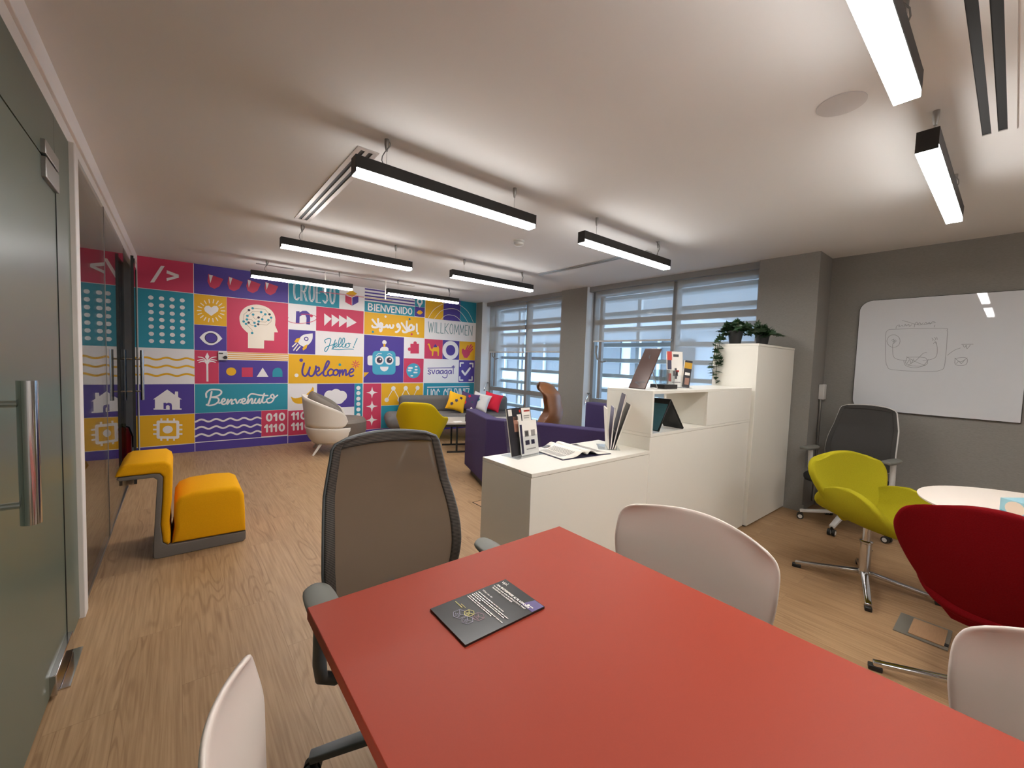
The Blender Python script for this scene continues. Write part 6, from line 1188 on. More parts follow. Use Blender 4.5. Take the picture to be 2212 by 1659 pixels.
# ------------------------------------------------------------------ white shell chairs at the table
def shell_chair(label):
    t = thing('shell_chair', label, 'chair', (0, 0, 0), 0, 'white shell chairs at the coral table')
    # local: faces -Y, back at +Y
    prof = [(-0.225, 0.435), (-0.20, 0.452), (-0.10, 0.446), (0.02, 0.436), (0.12, 0.440), (0.19, 0.468), (0.228, 0.53), (0.252, 0.62), (0.272, 0.72), (0.290, 0.80), (0.302, 0.852)]
    def lerp(v):
        x = v * (len(prof) - 1); i = min(int(x), len(prof) - 2); f = x - i
        return (prof[i][0] * (1 - f) + prof[i + 1][0] * f, prof[i][1] * (1 - f) + prof[i + 1][1] * f)
    def fn(u, v):
        s = 2 * u - 1
        y, z = lerp(v)
        back = max(0.0, (v - 0.45) / 0.55)
        hw = 0.215 + 0.05 * min(1, back * 1.6)
        if v > 0.86:
            q = (v - 0.86) / 0.14; hw -= 0.055 * (1 - math.sqrt(max(0, 1 - q * q)))
        if v < 0.12:
            q = (0.12 - v) / 0.12; hw -= 0.05 * (1 - math.sqrt(max(0, 1 - q * q)))
        x = s * hw
        if back > 0:
            z += 0.022 * (1 - s * s) * back * back
            y -= 0.075 * s * s * min(1, back * 1.5)
        else:
            z += 0.02 * abs(s) ** 3
        return (x, y, z)
    MB().grid(fn, 24, 30).build('seat_shell', M['shell'], t, solid=0.011, sub=1, off=0)
    for sx in (-1, 1):
        for y0, y1 in ((-0.15, -0.22), (0.13, 0.24)):
            MB().tube([(sx * 0.13, y0, 0.425), (sx * 0.22, y1, 0.0)], 0.013, 12, r1=0.009).build('leg', M['shell'], t)
    return t
sc = shell_chair('white shell chair behind the coral table, in front of the white cabinets')
sc.location = (1.035, 0.625, 0); sc.rotation_euler = (0, 0, -PI / 2)
dup(sc, (1.035, -0.215, 0), -PI / 2, 'white shell chair cut by the right edge of the photo, beside the red chair')
dup(sc, (0.318, 0.555, 0), PI / 2 + 0.015, 'white shell chair seen edge on at the bottom left of the coral table')

# ------------------------------------------------------------------ task chairs
def task_chair(label, mesh, border, frame, pad, loc, rz, seat, base_turn):
    t = thing('task_chair', label, 'office chair', loc, rz)
    # local: faces -Y. Five star base on castors
    for k in range(5):
        a = base_turn + k * 2 * PI / 5
        c, s = math.cos(a), math.sin(a)
        leg = MB()
        leg.grid(lambda u, v: (lambda r, hw, z: (c * r - s * hw * (2 * u - 1), s * r + c * hw * (2 * u - 1), z))(0.03 + 0.29 * v, 0.026 - 0.008 * v, 0.135 - 0.06 * v), 2, 8)
        lg = leg.build('base_leg', frame, t, solid=0.024, bevel=0.004, seg=2)
        cs = MB().use(M['black'])
        for q in (-1, 1):
            mt = Matrix.Translation((c * 0.315 - s * q * 0.016, s * 0.315 + c * q * 0.016, 0.028)) @ Matrix.Rotation(a + PI / 2, 4, 'Z') @ Matrix.Rotation(PI / 2, 4, 'Y')
            mt = Matrix.Translation((c * 0.315 - s * q * 0.016, s * 0.315 + c * q * 0.016, 0.028)) @ Matrix.Rotation(a, 4, 'Z') @ Matrix.Rotation(PI / 2, 4, 'X')
            cs.use(M['black']).lathe([(0, -0.010), (0.027, -0.010), (0.027, 0.010), (0, 0.010)], (0, 0, 0), 16, mt)
            cs.use(M['light_plastic']).lathe([(0, -0.0115), (0.017, -0.0115), (0.017, 0.0115), (0, 0.0115)], (0, 0, 0), 14, mt)
        cs.use(M['black']).tube([(c * 0.31, s * 0.31, 0.03), (c * 0.31, s * 0.31, 0.075)], 0.012, 10)
        cs.build('castor', None, t)
    MB().lathe([(0.036, 0.09), (0.036, 0.16), (0.022, 0.165), (0.022, 0.38), (0.05, 0.39), (0.05, 0.41), (0, 0.41)]).build('gas_column', M['grey_plastic'], t)
    def sfn(u, v):
        s = 2 * u - 1; q = 2 * v - 1
        r = (abs(s) ** 4 + abs(q) ** 4) ** 0.25
        m = max(abs(s), abs(q)); k = m / r if r > 1e-6 else 1
        return (0.265 * s * k, -0.05 + 0.265 * q * k, 0.455 + 0.02 * (1 - m ** 6) - 0.015 * max(0, -q) ** 3 - 0.012 * (1 - s * s) * (1 - q * q))
    MB().grid(sfn, 18, 18).build('seat', seat, t, solid=0.055, off=-1, sub=1)
    MB().bx(-0.13, 0.13, -0.12, 0.13, 0.385, 0.41).build('seat_mechanism', M['black'], t, bevel=0.008)
    # backrest: ribbed border around a fine mesh field, leaning back
    H0, H1 = 0.50, 1.055
    def bfn(a, b, inset):
        # a across -1..1, b up 0..1
        z = H0 + (H1 - H0) * b
        w = 0.235 + 0.02 * math.sin(PI * min(1, b * 1.1)) - 0.048 * max(0, b - 0.25) - inset * 0
        # rounded corners
        for lim, rr in ((0.92, 0.05), (0.12, 0.09)):
            q = (b - lim) / (1 - lim) if lim > 0.5 else (lim - b) / lim
            if q > 0: w -= rr * (1 - math.sqrt(max(0, 1 - q * q)))
        y = 0.205 + 0.10 * b - 0.045 * math.sin(PI * min(1, b * 1.5)) - 0.035 * a * a
        z += 0.016 * (1 - a * a) * (b - 0.3)
        return (a * w, y, z)
    MB().grid(lambda u, v: bfn((2 * u - 1) * 0.865, 0.05 + 0.885 * v, 0), 16, 26).build('back_mesh', mesh, t)
    bo = MB()
    for s in (-1, 1):
        bo.grid(lambda u, v: bfn(s * (0.865 + 0.135 * u), v, 0), 4, 36)
    bo.grid(lambda u, v: bfn((2 * u - 1) * 0.865, 0.935 + 0.065 * v, 0), 16, 4)
    bo.grid(lambda u, v: bfn((2 * u - 1) * 0.865, 0.05 * v, 0), 16, 3)
    bo.build('back_border', border, t, solid=0.008, off=0)
    rim = [bfn(1.0, b / 30, 0) for b in range(31)] + [bfn(1 - 2 * a / 14, 1.0, 0) for a in range(1, 15)] + [bfn(-1.0, 1 - b / 30, 0) for b in range(1, 31)] + [bfn(-1 + 2 * a / 14, 0.0, 0) for a in range(1, 14)]
    rim = [(p[0], p[1] + 0.008, p[2]) for p in rim]
    MB().tube(rim + [rim[0]], 0.0075, 8).build('back_rim', frame, t)
    MB().tube([(0, 0.08, 0.39), (0, 0.20, 0.40), (0, 0.24, 0.44), (0, 0.232, 0.52)], 0.028, 12, r1=0.018).build('back_spine', frame, t)
    for s in (-1, 1):
        # loop arm and pad
        MB().tube([(s * 0.13, 0.02, 0.405), (s * 0.25, 0.02, 0.39), (s * 0.285, 0.02, 0.41), (s * 0.295, 0.0, 0.47), (s * 0.295, -0.01, 0.63)], 0.019, 12).build('arm_post', frame, t)
        MB().grid(lambda u, v: (lambda a, q: (s * 0.292 + 0.042 * a * (1 - 0.25 * abs(q) ** 3), -0.04 + 0.125 * q * (1 - 0.14 * a * a), 0.645 + 0.012 * (1 - a * a)))(2 * u - 1, 2 * v - 1), 8, 14).build('arm_pad', pad, t, solid=0.026, off=0, sub=1)
    return t
task_chair('grey mesh back office chair at the head of the coral table', M['mesh'], M['mesh_border'], M['grey_plastic'], M['grey_pad'], (0.60, 1.19, 0), math.radians(-2), M['black_fabric'], math.radians(156))
task_chair('charcoal office chair with pale frame in the corner below the whiteboard', M['dark_mesh'], M['dark_mesh'], M['light_plastic'], M['grey_pad'], (4.50, 0.86, 0), math.radians(-100), M['black_fabric'], math.radians(205))

# ------------------------------------------------------------------ white storage units
def panel_box(name, label, x0, x1, y0, y1, h, topname='top_panel'):
    t = thing(name, label, 'cabinet', ((x0 + x1) / 2, (y0 + y1) / 2, 0))
    w, d = (x1 - x0) / 2, (y1 - y0) / 2
    MB().bx(-w, w, -d + 0.003, d, 0.012, h - 0.02).build('carcass', M['white_lam'], t, bevel=0.0015, seg=1)
    MB().bx(-w, w, -d, d, h - 0.019, h).build(topname, M['white_lam'], t, bevel=0.0015, seg=1)
    MB().bx(-w + 0.01, w - 0.01, -d + 0.02, d - 0.02, 0, 0.012).build('plinth', M['black'], t)
    return t
DY0, DY1 = 1.39, 1.735
panel_box('low_cabinet', 'low white cabinet at the left end, carrying the open magazine', 1.272, 2.247, DY0, 1.79, 0.828)
panel_box('middle_cabinet', 'long white cabinet under the open niche box', 2.249, 3.735, DY0, DY1, 0.93)
panel_box('tall_cabinet', 'tall white cabinet against the grey column with ivy on top', 3.755, 4.640, 1.365, DY1, 1.570)
t = thing('niche_box', 'white box with an open niche standing on the long white cabinet', 'cabinet', (2.992, 1.5625, 0.9305))
w, d, hh = 0.743, 0.1725, 0.266
MB().bx(-w, w, -d, d, hh - 0.018, hh).build('top_panel', M['white_lam'], t, bevel=0.001, seg=1)
MB().bx(-w, -w + 0.018, -d, d, 0, hh - 0.018).build('side_panel', M['white_lam'], t, bevel=0.001, seg=1)
MB().bx(-0.03, w, -d, -d + 0.018, 0, hh - 0.018).build('front_panel', M['white_lam'], t, bevel=0.001, seg=1)
MB().bx(-0.03, -0.012, -d + 0.018, d, 0, hh - 0.018).build('partition', M['white_lam'], t, bevel=0.001, seg=1)
MB().bx(w - 0.018, w, -d + 0.018, d, 0, hh - 0.018).build('side_panel', M['white_lam'], t, bevel=0.001, seg=1)
MB().bx(-0.012, w - 0.018, d - 0.018, d, 0, hh - 0.018).build('rear_panel', M['white_lam'], t, bevel=0.001, seg=1)

# ------------------------------------------------------------------ things on the storage units
def leaflet(mb, w, h, th, mtx, m):
    mb.use(m).add([(-w / 2, 0, 0), (w / 2, 0, 0), (w / 2, th, 0), (-w / 2, th, 0), (-w / 2, 0, h), (w / 2, 0, h), (w / 2, th, h), (-w / 2, th, h)],
                  [(0, 3, 2, 1), (4, 5, 6, 7), (0, 1, 5, 4), (1, 2, 6, 5), (2, 3, 7, 6), (3, 0, 4, 7)], mtx)
def decals(mb, mtx, items):
    for m, x0, x1, z0, z1 in items:
        mb.use(m).add([(x0, -0.0006, z0), (x1, -0.0006, z0), (x1, -0.0006, z1), (x0, -0.0006, z1)], [(0, 1, 2, 3)], mtx)

def rack(name, label, loc, rz, W, back_h, front_h, tilt):
    t = thing(name, label, 'magazine holder', loc, rz)
    rt = Matrix.Rotation(-tilt, 4, 'X')
    a = MB()
    leaflet(a, W, back_h, 0.003, Matrix.Translation((0, 0.03, 0.003)) @ rt, M['acrylic'])
    a.build('back_plate', M['acrylic'], t)
    a = MB()
    leaflet(a, W, front_h, 0.003, Matrix.Translation((0, -0.02, 0.003)) @ rt, M['acrylic'])
    a.build('front_plate', M['acrylic'], t)
    MB().bx(-W / 2, W / 2, -0.04, 0.09, 0, 0.003).build('base_plate', M['acrylic'], t)
    return t
def magazine(label, loc, rz, W, H, th, tilt, cover, items, group='magazines and leaflets on the white cabinets', ry=0.0, wrap=None):
    t = thing('magazine', label, 'magazine', loc, rz, group)
    mt = Matrix.Rotation(ry, 4, 'Y') @ Matrix.Rotation(-tilt, 4, 'X')
    mb = MB(); leaflet(mb, W, H, th, mt, M['paper']); mb.build('pages', M['paper'], t)
    mb = MB().use(cover); leaflet(mb, W, H, 0.0008, mt @ Matrix.Translation((0, -0.001, 0)), cover)
    decals(mb, mt @ Matrix.Translation((0, -0.0012, 0)), items)
    if wrap: leaflet(mb, W, H, 0.0008, mt @ Matrix.Translation((0, th + 0.0003, 0)), wrap)
    mb.build('cover', None, t, smooth=0)
    return t
# rack at the left end of the low cabinet
RZ = math.radians(8)
rack('magazine_rack', 'clear acrylic magazine rack at the left end of the low white cabinet', (1.50, 1.69, 0.8285), RZ, 0.23, 0.20, 0.11, math.radians(12))
def along(loc, rz, dx, dy, dz):
    return (loc[0] + dx * math.cos(rz) - dy * math.sin(rz), loc[1] + dx * math.sin(rz) + dy * math.cos(rz), loc[2] + dz)
base = (1.50, 1.69, 0.8285)
pd, pw, pg, pn = M['print_dark'], M['print_white'], M['print_grey'], M['print_navy']
magazine('magazine with a portrait cover, rear one in the left acrylic rack', along(base, RZ, -0.008, 0.012, 0.0045), RZ, 0.20, 0.262, 0.006, math.radians(12), pd,
         [(M['print_skin'], -0.055, -0.012, 0.13, 0.215), (pw, -0.09, -0.06, 0.22, 0.255), (pw, 0.02, 0.095, 0.17, 0.258), (M['print_red'], 0.0, 0.012, 0.235, 0.25), (M['print_red'], 0.04, 0.09, 0.236, 0.245), (pg, 0.035, 0.085, 0.21, 0.216), (pg, 0.035, 0.08, 0.198, 0.204), (pw, -0.022, 0.012, 0.185, 0.225), (pd, -0.052, -0.015, 0.195, 0.216)])
magazine('white leaflet with small pictures, front one in the left acrylic rack', along(base, RZ, 0.025, -0.008, 0.0045), RZ, 0.15, 0.19, 0.004, math.radians(10), pw,
         [(pn, -0.07, -0.052, 0.01, 0.17), (pg, -0.035, 0.0, 0.10, 0.135), (pg, 0.02, 0.055, 0.10, 0.135), (pd, -0.03, -0.005, 0.105, 0.13), (pn, -0.035, 0.0, 0.055, 0.08), (pn, 0.015, 0.045, 0.055, 0.08), (pg, -0.03, 0.05, 0.028, 0.034)])
# open magazine
t = thing('magazine', 'open magazine lying spread on the low white cabinet', 'magazine', (1.79, 1.63, 0.8285), math.radians(-6), 'magazines and leaflets on the white cabinets')
MB().bx(-0.185, 0.185, -0.15, 0.15, 0, 0.003).build('cover', M['print_navy'], t)
def page(s):
    def fn(u, v):
        x = s * (0.002 + 0.176 * u)
        return (x, -0.145 + 0.29 * v, 0.006 + 0.024 * math.exp(-((u - 0.16) / 0.2) ** 2) * (1 if u > 0.02 else 0.4) + 0.006 * (1 - u))
    return fn
for s in (-1, 1):
    MB().grid(page(s), 14, 4).build('page', M['paper'], t, solid=0.003, off=-1)
pr = MB()
for s in (-1, 1):
    fn = page(s)
    for col in range(2):
        u0 = 0.30 + col * 0.34
        for ln in range(16):
            if s > 0 and ln < 5 and col == 0 or s < 0 and ln < 3: continue
            v = 0.90 - ln * 0.05
            q = [fn(u0, v), fn(u0 + 0.28, v), fn(u0 + 0.28, v + 0.022), fn(u0, v + 0.022)]
            pr.use(pg).flat([(p[0], p[1], p[2] + 0.0012) for p in q])
    for (a, b_, c, d_) in (((0.35, 0.62, 0.86, 0.97), (0.70, 0.92, 0.84, 0.95))[(s + 1) // 2],):
        q = [fn(a, c), fn(b_, c), fn(b_, d_), fn(a, d_)]
        pr.use(pd).flat([(p[0], p[1], p[2] + 0.0014) for p in q])
pr.build('printing', None, t, smooth=0)
# leaning rack full of magazines seen edge on
R2 = math.radians(44)
b2 = (2.115, 1.575, 0.8285)
rack('magazine_rack', 'clear acrylic magazine rack leaning against the niche box', b2, R2, 0.17, 0.17, 0.11, math.radians(4))
for dy, tl, hh_, cv, wr, lab in ((0.026, 5, 0.25, M['paper'], M['paper'], 'pale magazine, leftmost in the rack against the niche box'), (0.014, -3, 0.255, pd, M['print_lilac'], 'dark magazine in the middle of the rack against the niche box'), (0.003, -11, 0.345, pn, pn, 'tall navy magazine in the rack against the niche box'), (-0.009, -17, 0.29, M['paper'], M['print_dark'], 'magazine with pale cover, rightmost in the rack against the niche box')):
    magazine(lab, along(b2, R2, 0, dy, 0.005), R2, 0.16, hh_, 0.006, math.radians(tl), cv, [(pw, -0.05, 0.03, hh_ - 0.07, hh_ - 0.04), (M['print_red'], -0.02, 0.05, hh_ - 0.15, hh_ - 0.12)], wrap=wr)
# tablet frame on the niche box
TOPZ = 0.9305 + 0.266
t = thing('tablet_display', 'tall brown tablet frame tilted back on the niche box', 'tablet', (2.335, 1.565, TOPZ + 0.003), 0)
tl = Matrix.Rotation(math.radians(33), 4, 'Y')
mb = MB(); mb.box((0, 0, 0.16), (0.010, 0.125, 0.32)); 
for i, v in enumerate(mb.v): mb.v[i] = tuple(tl @ Vector(v))
mb.build('body', M['brown_screen'], t, bevel=0.003)
mb = MB(); mb.face_dir = Vector((-1, 0, 0))
for pts in ([(-0.02, 0.022), (0.028, 0.045), (-0.045, 0.05)], [(-0.006, 0.235), (0.004, 0.25), (0.0, 0.265)]):
    mb.ribbon(pts, 0.006, lambda a, b: tuple(tl @ Vector((-0.0062, a, b))))
mb.build('stand_slot', M['print_dark'], t, smooth=0)
MB().tube([(0.085, -0.05, 0.13), (0.15, -0.06, 0.003), (0.15, 0.06, 0.003), (0.085, 0.05, 0.13)], 0.003, 6).build('wire_stand', M['steel'], t)
# glasses on a black tray
t = thing('tray', 'small black tray under the drinking glasses on the niche box', 'tray', (2.63, 1.545, TOPZ + 0.0005), 0)
MB().bx(-0.085, 0.085, -0.055, 0.055, 0, 0.030).build('tray_body', M['black'], t, bevel=0.003)
def tumbler(loc, lab):
    t = thing('drinking_glass', lab, 'glass', loc, 0, 'drinking glasses on the black tray')
    MB().lathe([(0.0, 0.0), (0.026, 0.0), (0.031, 0.10), (0.0295, 0.10), (0.0245, 0.006), (0.0, 0.006)], n=24).build('glass_body', M['tumbler'], t)
    return t
tumbler((2.59, 1.518, TOPZ + 0.031), 'clear drinking glass at the front left of the black tray')
tumbler((2.668, 1.518, TOPZ + 0.031), 'clear drinking glass at the front right of the black tray')
tumbler((2.59, 1.574, TOPZ + 0.031), 'clear drinking glass at the rear left of the black tray')
tumbler((2.668, 1.574, TOPZ + 0.031), 'clear drinking glass at the rear right of the black tray')
# magazine holder on the niche box
R3 = math.radians(-30)
b3 = (2.88, 1.57, TOPZ)
rack('magazine_rack', 'clear acrylic magazine rack on the niche box beside the glasses', (b3[0], b3[1], b3[2] + 0.0005), R3, 0.17, 0.17, 0.09, math.radians(8))
magazine('red and white magazine in the rack on the niche box', along(b3, R3, -0.02, 0.012, 0.005), R3, 0.125, 0.265, 0.012, math.radians(8), pw,
         [(M['print_red'], -0.0625, -0.025, 0.20, 0.265), (pn, -0.0625, -0.03, 0.13, 0.20), (M['print_red'], -0.0625, -0.035, 0.04, 0.10), (pd, -0.015, 0.03, 0.225, 0.245), (pd, -0.02, 0.02, 0.08, 0.12), (pd, -0.005, 0.012, 0.06, 0.14), (pg, -0.03, 0.04, 0.03, 0.038), (M['print_red'], 0.0, 0.03, 0.11, 0.125)])
magazine('yellow and black magazine, right one in the rack on the niche box', along(b3, R3, 0.055, 0.002, 0.005), R3, 0.06, 0.20, 0.01, math.radians(4), M['print_dark'],
         [(M['print_yellow'], -0.03, 0.03, 0.14, 0.185), (pw, -0.02, 0.02, 0.09, 0.11), (M['print_skin'], -0.015, 0.02, 0.02, 0.07)], ry=0.12)
# display frame in the niche (upside down V)
t = thing('tablet_stand', 'black tablet on an A shaped stand in the open niche', 'tablet', (2.49, 1.475, 0.9305), math.radians(-4))
def slab(x0, z0, x1, z1, th, m, name, yw=0.085):
    d = Vector((x1 - x0, 0, z1 - z0)); L = d.length; a = math.atan2(d.x, d.z)
    mb = MB().box((0, 0, L / 2), (th, 2 * yw, L))
    mt = Matrix.Translation((x0, 0, z0)) @ Matrix.Rotation(a, 4, 'Y')
    mb.v = [tuple(mt @ Vector(v)) for v in mb.v]
    return mb.build(name, m, t, bevel=0.002, seg=2)
slab(0.155, 0.006, -0.008, 0.205, 0.014, M['black_gloss'], 'stand_panel', 0.075)
slab(-0.13, 0.006, -0.018, 0.205, 0.008, M['black_gloss'], 'tablet_body')
slab(-0.1355, 0.012, -0.0235, 0.20, 0.002, M['screen'], 'screen', 0.078)

# ivy on the tall cabinet
def ivy_leaf(mb, p, d, size):
    d = d.normalized(); up = Vector((0, 0, 1)) if abs(d.z) < 0.9 else Vector((1, 0, 0))
    s = d.cross(up).normalized(); n = s.cross(d)
    out = [(0, 0), (0.35, -0.08), (0.62, 0.22), (0.33, 0.30), (0.42, 0.62), (0.14, 0.55), (0, 1.0), (-0.14, 0.55), (-0.42, 0.62), (-0.33, 0.30), (-0.62, 0.22), (-0.35, -0.08)]
    o = len(mb.v)
    mb.v.append(tuple(p + d * (0.35 * size) + n * (0.06 * size)))
    for a, b in out: mb.v.append(tuple(p + s * (a * size) + d * (b * size) - n * (0.12 * abs(a) * size)))
    for i in range(12): mb.face((o, o + 1 + i, o + 1 + (i + 1) % 12))
def plant(label, loc, trail, seed, spread):
    rnd = random.Random(seed)
    t = thing('potted_ivy', label, 'plant', loc, 0, 'ivy plants on the tall cabinet')
    MB().lathe([(0.0, 0), (0.045, 0), (0.062, 0.115), (0.056, 0.115), (0.052, 0.10), (0, 0.10)]).build('pot', M['pot'], t)
    MB().lathe([(0, 0.101), (0.051, 0.101)], n=20).build('soil', M['soil'], t)
    lv = MB(); st = MB()
    def vine(pts, n, size):
        st.tube(pts, 0.0025, 5)
        P = [Vector(p) for p in pts]
        for k in range(n):
            f = (k + 0.5) / n * (len(P) - 1); i = min(int(f), len(P) - 2)
            q = P[i].lerp(P[i + 1], f - i)
            d = Vector((rnd.uniform(-1, 1), rnd.uniform(-1, 1), rnd.uniform(-0.6, 0.8)))
            ivy_leaf(lv, q, d, size * rnd.uniform(0.7, 1.2))
    for k in range(16):
        a = rnd.uniform(0, 2 * PI); r = rnd.uniform(0.03, spread); h = rnd.uniform(0.0, 0.085)
        vine([(0.02 * math.cos(a), 0.02 * math.sin(a), 0.10), (r * 0.6 * math.cos(a), r * 0.6 * math.sin(a), 0.12 + h), (r * 1.2 * math.cos(a), r * 1.2 * math.sin(a), 0.10 + h * 0.4)], 13, 0.066)
    if trail:
        for j, dx in enumerate((0.0, 0.02, -0.012)):
            q = trail
            vine([(-0.02, 0.02, 0.11), (q[0] * 0.7, q[1] * 0.7, 0.09), (q[0] - 0.02, q[1] + dx, 0.0), (q[0] - 0.035, q[1] + dx, -0.12), (q[0] - 0.02 - dx, q[1] + dx * 2, -0.26 + 0.05 * j), (q[0] - 0.012, q[1] + dx, -0.36 + 0.08 * j)], 20, 0.056)
    st.build('stems', M['stem'], t); lv.build('leaves', M['leaf'], t, smooth=0)
    return t
plant('ivy trailing down the side of the tall cabinet, left pot on top', (3.835, 1.59, 1.5705), (-0.085, 0.10), 3, 0.13)
plant('bushy ivy in the right pot on top of the tall cabinet', (4.36, 1.56, 1.5705), None, 11, 0.20)
# ------------------------------------------------------------------ swan chairs, round table, whiteboard corner
def swan(label, m, loc, rz, leg_dir, lift, off, bw):
    t = thing('swan_chair', label, 'chair', loc, rz)
    # local: faces +X
    for k in range(4):
        a = leg_dir - rz + k * PI / 2
        c, s = math.cos(a), math.sin(a)
        mb = MB()
        mb.grid(lambda u, v: (lambda r, hw, zz: (c * r - s * hw * (2 * u - 1), s * r + c * hw * (2 * u - 1), zz))(0.02 + 0.34 * v, 0.020 - 0.004 * v, 0.085 - 0.055 * v), 2, 8)
        mb.build('base_leg', M['chrome'], t, solid=0.02, off=0, bevel=0.004, seg=2)
        MB().box((c * 0.35, s * 0.35, 0.0115), (0.05, 0.034, 0.023), (0, 0, a)).build('foot_pad', M['black'], t, bevel=0.004, seg=2)
    MB().lathe([(0.034, 0.07), (0.03, 0.10), (0.03, 0.27), (0.034, 0.275), (0.034, 0.285), (0.022, 0.29), (0.022, 0.37), (0.0, 0.37)]).tube([(0.0, 0.02, 0.22), (-0.02, 0.07, 0.21)], 0.007, 8).build('pedestal', M['chrome'], t)
    def seat(u, v):
        # saddle seat whose two sides sweep up into rounded arm lobes
        s = 2 * u - 1; q = 2 * v - 1
        a = abs(s)
        L = 0.275 * max(0.0, 1 - a ** 3.2) ** 0.5
        xc = 0.02 + 0.02 * a
        y = math.copysign(0.245 * (1 - (1 - a) ** 1.7), s)
        z = 0.385 + 0.26 * a ** 2.1
        x = xc + q * L
        z += 0.03 * (q * q) * (1 - a) - 0.015 * q * (1 - a)
        return (x, y, z)
    MB().grid(seat, 34, 16).build('seat', m, t, solid=0.042, off=-1, sub=1)
    def back(u, v):
        # back lobe: narrow waist, wide rounded shoulders
        s = 2 * u - 1
        w = 0.10 + (bw - 0.10) * math.sin(PI / 2 * min(1, v / 0.78)) ** 1.0
        if v > 0.70:
            q = (v - 0.70) / 0.30; w -= 0.115 * (1 - math.sqrt(max(0.0, 1 - q * q)))
        x = -off - 0.12 * v - 0.03 * math.sin(PI * v) + 0.06 * s * s * (0.3 + 0.7 * math.sin(PI * min(1, v * 1.1)))
        z = 0.385 + 0.41 * v + 0.03 * (1 - s * s) * v ** 4 + lift * v
        return (x, s * w, z)
    MB().grid(back, 28, 28).build('backrest', m, t, solid=0.042, off=-1, sub=1)
    return t
swan('lime green wool swivel chair with chrome star base beside the round table', M['lime'], (3.39, 0.53, 0), math.radians(-120), math.radians(14), 0.0, 0.10, 0.30)
swan('dark red wool swivel chair seen from behind at the round table', M['red_wool'], (2.55, -0.02, 0), math.radians(-5), math.radians(105), 0.06, 0.21, 0.285)

t = thing('round_table', 'white round table carrying a tissue box, cut by the right edge', 'table', (3.16, -0.17, 0))
MB().lathe([(0.0, 0.702), (0.44, 0.702), (0.468, 0.712), (0.47, 0.72), (0.0, 0.72)], n=72).build('tabletop', M['white_top'], t)
MB().lathe([(0.035, 0.02), (0.035, 0.70), (0.12, 0.702), (0, 0.702)]).build('column', M['chrome'], t)
MB().lathe([(0.0, 0.0), (0.25, 0.0), (0.25, 0.008), (0.06, 0.02), (0.0, 0.02)], n=48).build('base', M['chrome'], t)
t = thing('tissue_box', 'pale blue tissue box on the white round table', 'tissue box', (3.02, -0.095, 0.7205), math.radians(-35))
MB().bx(-0.10, 0.10, -0.055, 0.055, 0, 0.075).build('carton', M['tissue_blue'], t, bevel=0.001, seg=1)
pr = MB().use(M['cream_print'])
pr.flat([(-0.1006, 0.036 * math.cos(a * PI / 8) + 0.0, 0.04 + 0.032 * math.sin(a * PI / 8)) for a in range(16)])
pr.flat([(0.02 + 0.055 * math.cos(a * PI / 8), 0.0556, 0.038 + 0.034 * math.sin(a * PI / 8)) for a in range(16)])
pr.flat([(0.02 + 0.055 * math.cos(a * PI / 8), -0.0556, 0.038 + 0.034 * math.sin(a * PI / 8)) for a in range(16)])
pr.use(M['tissue_dark'])
pr.flat([(-0.1008, y, z) for y, z in ((0.05, 0.01), (0.012, 0.01), (0.012, 0.016), (0.05, 0.02))])
pr.flat([(-0.095, -0.0558, 0.005), (-0.045, -0.0558, 0.005), (-0.055, -0.0558, 0.07), (-0.095, -0.0558, 0.07)])
pr.build('printing', None, t, smooth=0)

# whiteboard
t = thing('whiteboard', 'large white glass whiteboard with faded sketches on the grey wall', 'whiteboard', (WX - 0.004, 0.46, 1.52))
def rrect(hy, hz, r, n=8):
    pts = []
    for cy, cz, a0 in ((hy - r, hz - r, 0), (-hy, hz, None), (-hy, -hz, None), (hy - r, -hz + r, 1.5 * PI)):
        if a0 is None:
            pts.append((cy, cz)); continue
        for k in range(n + 1):
            a = a0 + PI / 2 * k / n; pts.append((cy + r * math.cos(a), cz + r * math.sin(a)))
    return pts
MB().prism(rrect(0.512, 0.512, 0.10), -0.018, 0, 0).build('backing', M['wb_edge'], t)
MB().prism(rrect(0.507, 0.507, 0.095), -0.026, -0.0185, 0).build('glass_surface', M['wb'], t)
mb = MB(); mb.face_dir = Vector((-1, 0, 0))
side = MB(); side.face_dir = Vector((-1, 0, 0))
for st in BOARD_STROKES:
    (side if max(p[0] for p in st) < 0.42 else mb).ribbon([(p[0] - 0.46, p[1] - 1.52) for p in st], 0.0032, lambda a, b: (-0.0265, a, b))
mb.build('marker_sketch', M['marker'], t, smooth=0)
side.build('marker_note', M['marker'], t, smooth=0)

t = thing('wall_switch_box', 'white surface box with a conduit on the grey column side', 'switch box', (4.93, 1.2145, 1.155))
MB().bx(-0.04, 0.04, -0.045, 0, -0.075, 0.075).build('box', M['light_plastic'], t, bevel=0.006)
MB().tube([(0.0, -0.012, -0.075), (0.0, -0.012, -1.10)], 0.010, 10).build('conduit', M['steel'], t)

t = thing('floor_outlet', 'open steel floor box with wooden lid inlay near the red chair', 'floor outlet', (3.045, 0.222, 0.0))
MB().bx(-0.125, 0.125, -0.10, 0.10, 0, 0.005).build('frame', M['outlet_metal'], t)
MB().bx(-0.10, 0.10, -0.085, 0.045, 0.005, 0.009).build('lid_inlay', M['outlet_wood'], t)
MB().bx(-0.09, -0.06, -0.10, -0.085, 0.005, 0.008).build('cable_flap', M['black'], t)
t = thing('floor_outlet', 'thin framed floor box lid in front of the purple sofa', 'floor outlet', (2.26, 3.06, 0.0), math.radians(0))
mb = MB()
mb.bx(-0.11, 0.11, -0.11, -0.104, 0, 0.003).bx(-0.11, 0.11, 0.104, 0.11, 0, 0.003).bx(-0.11, -0.104, -0.104, 0.104, 0, 0.003).bx(0.104, 0.11, -0.104, 0.104, 0, 0.003)
mb.build('frame', M['black'], t)
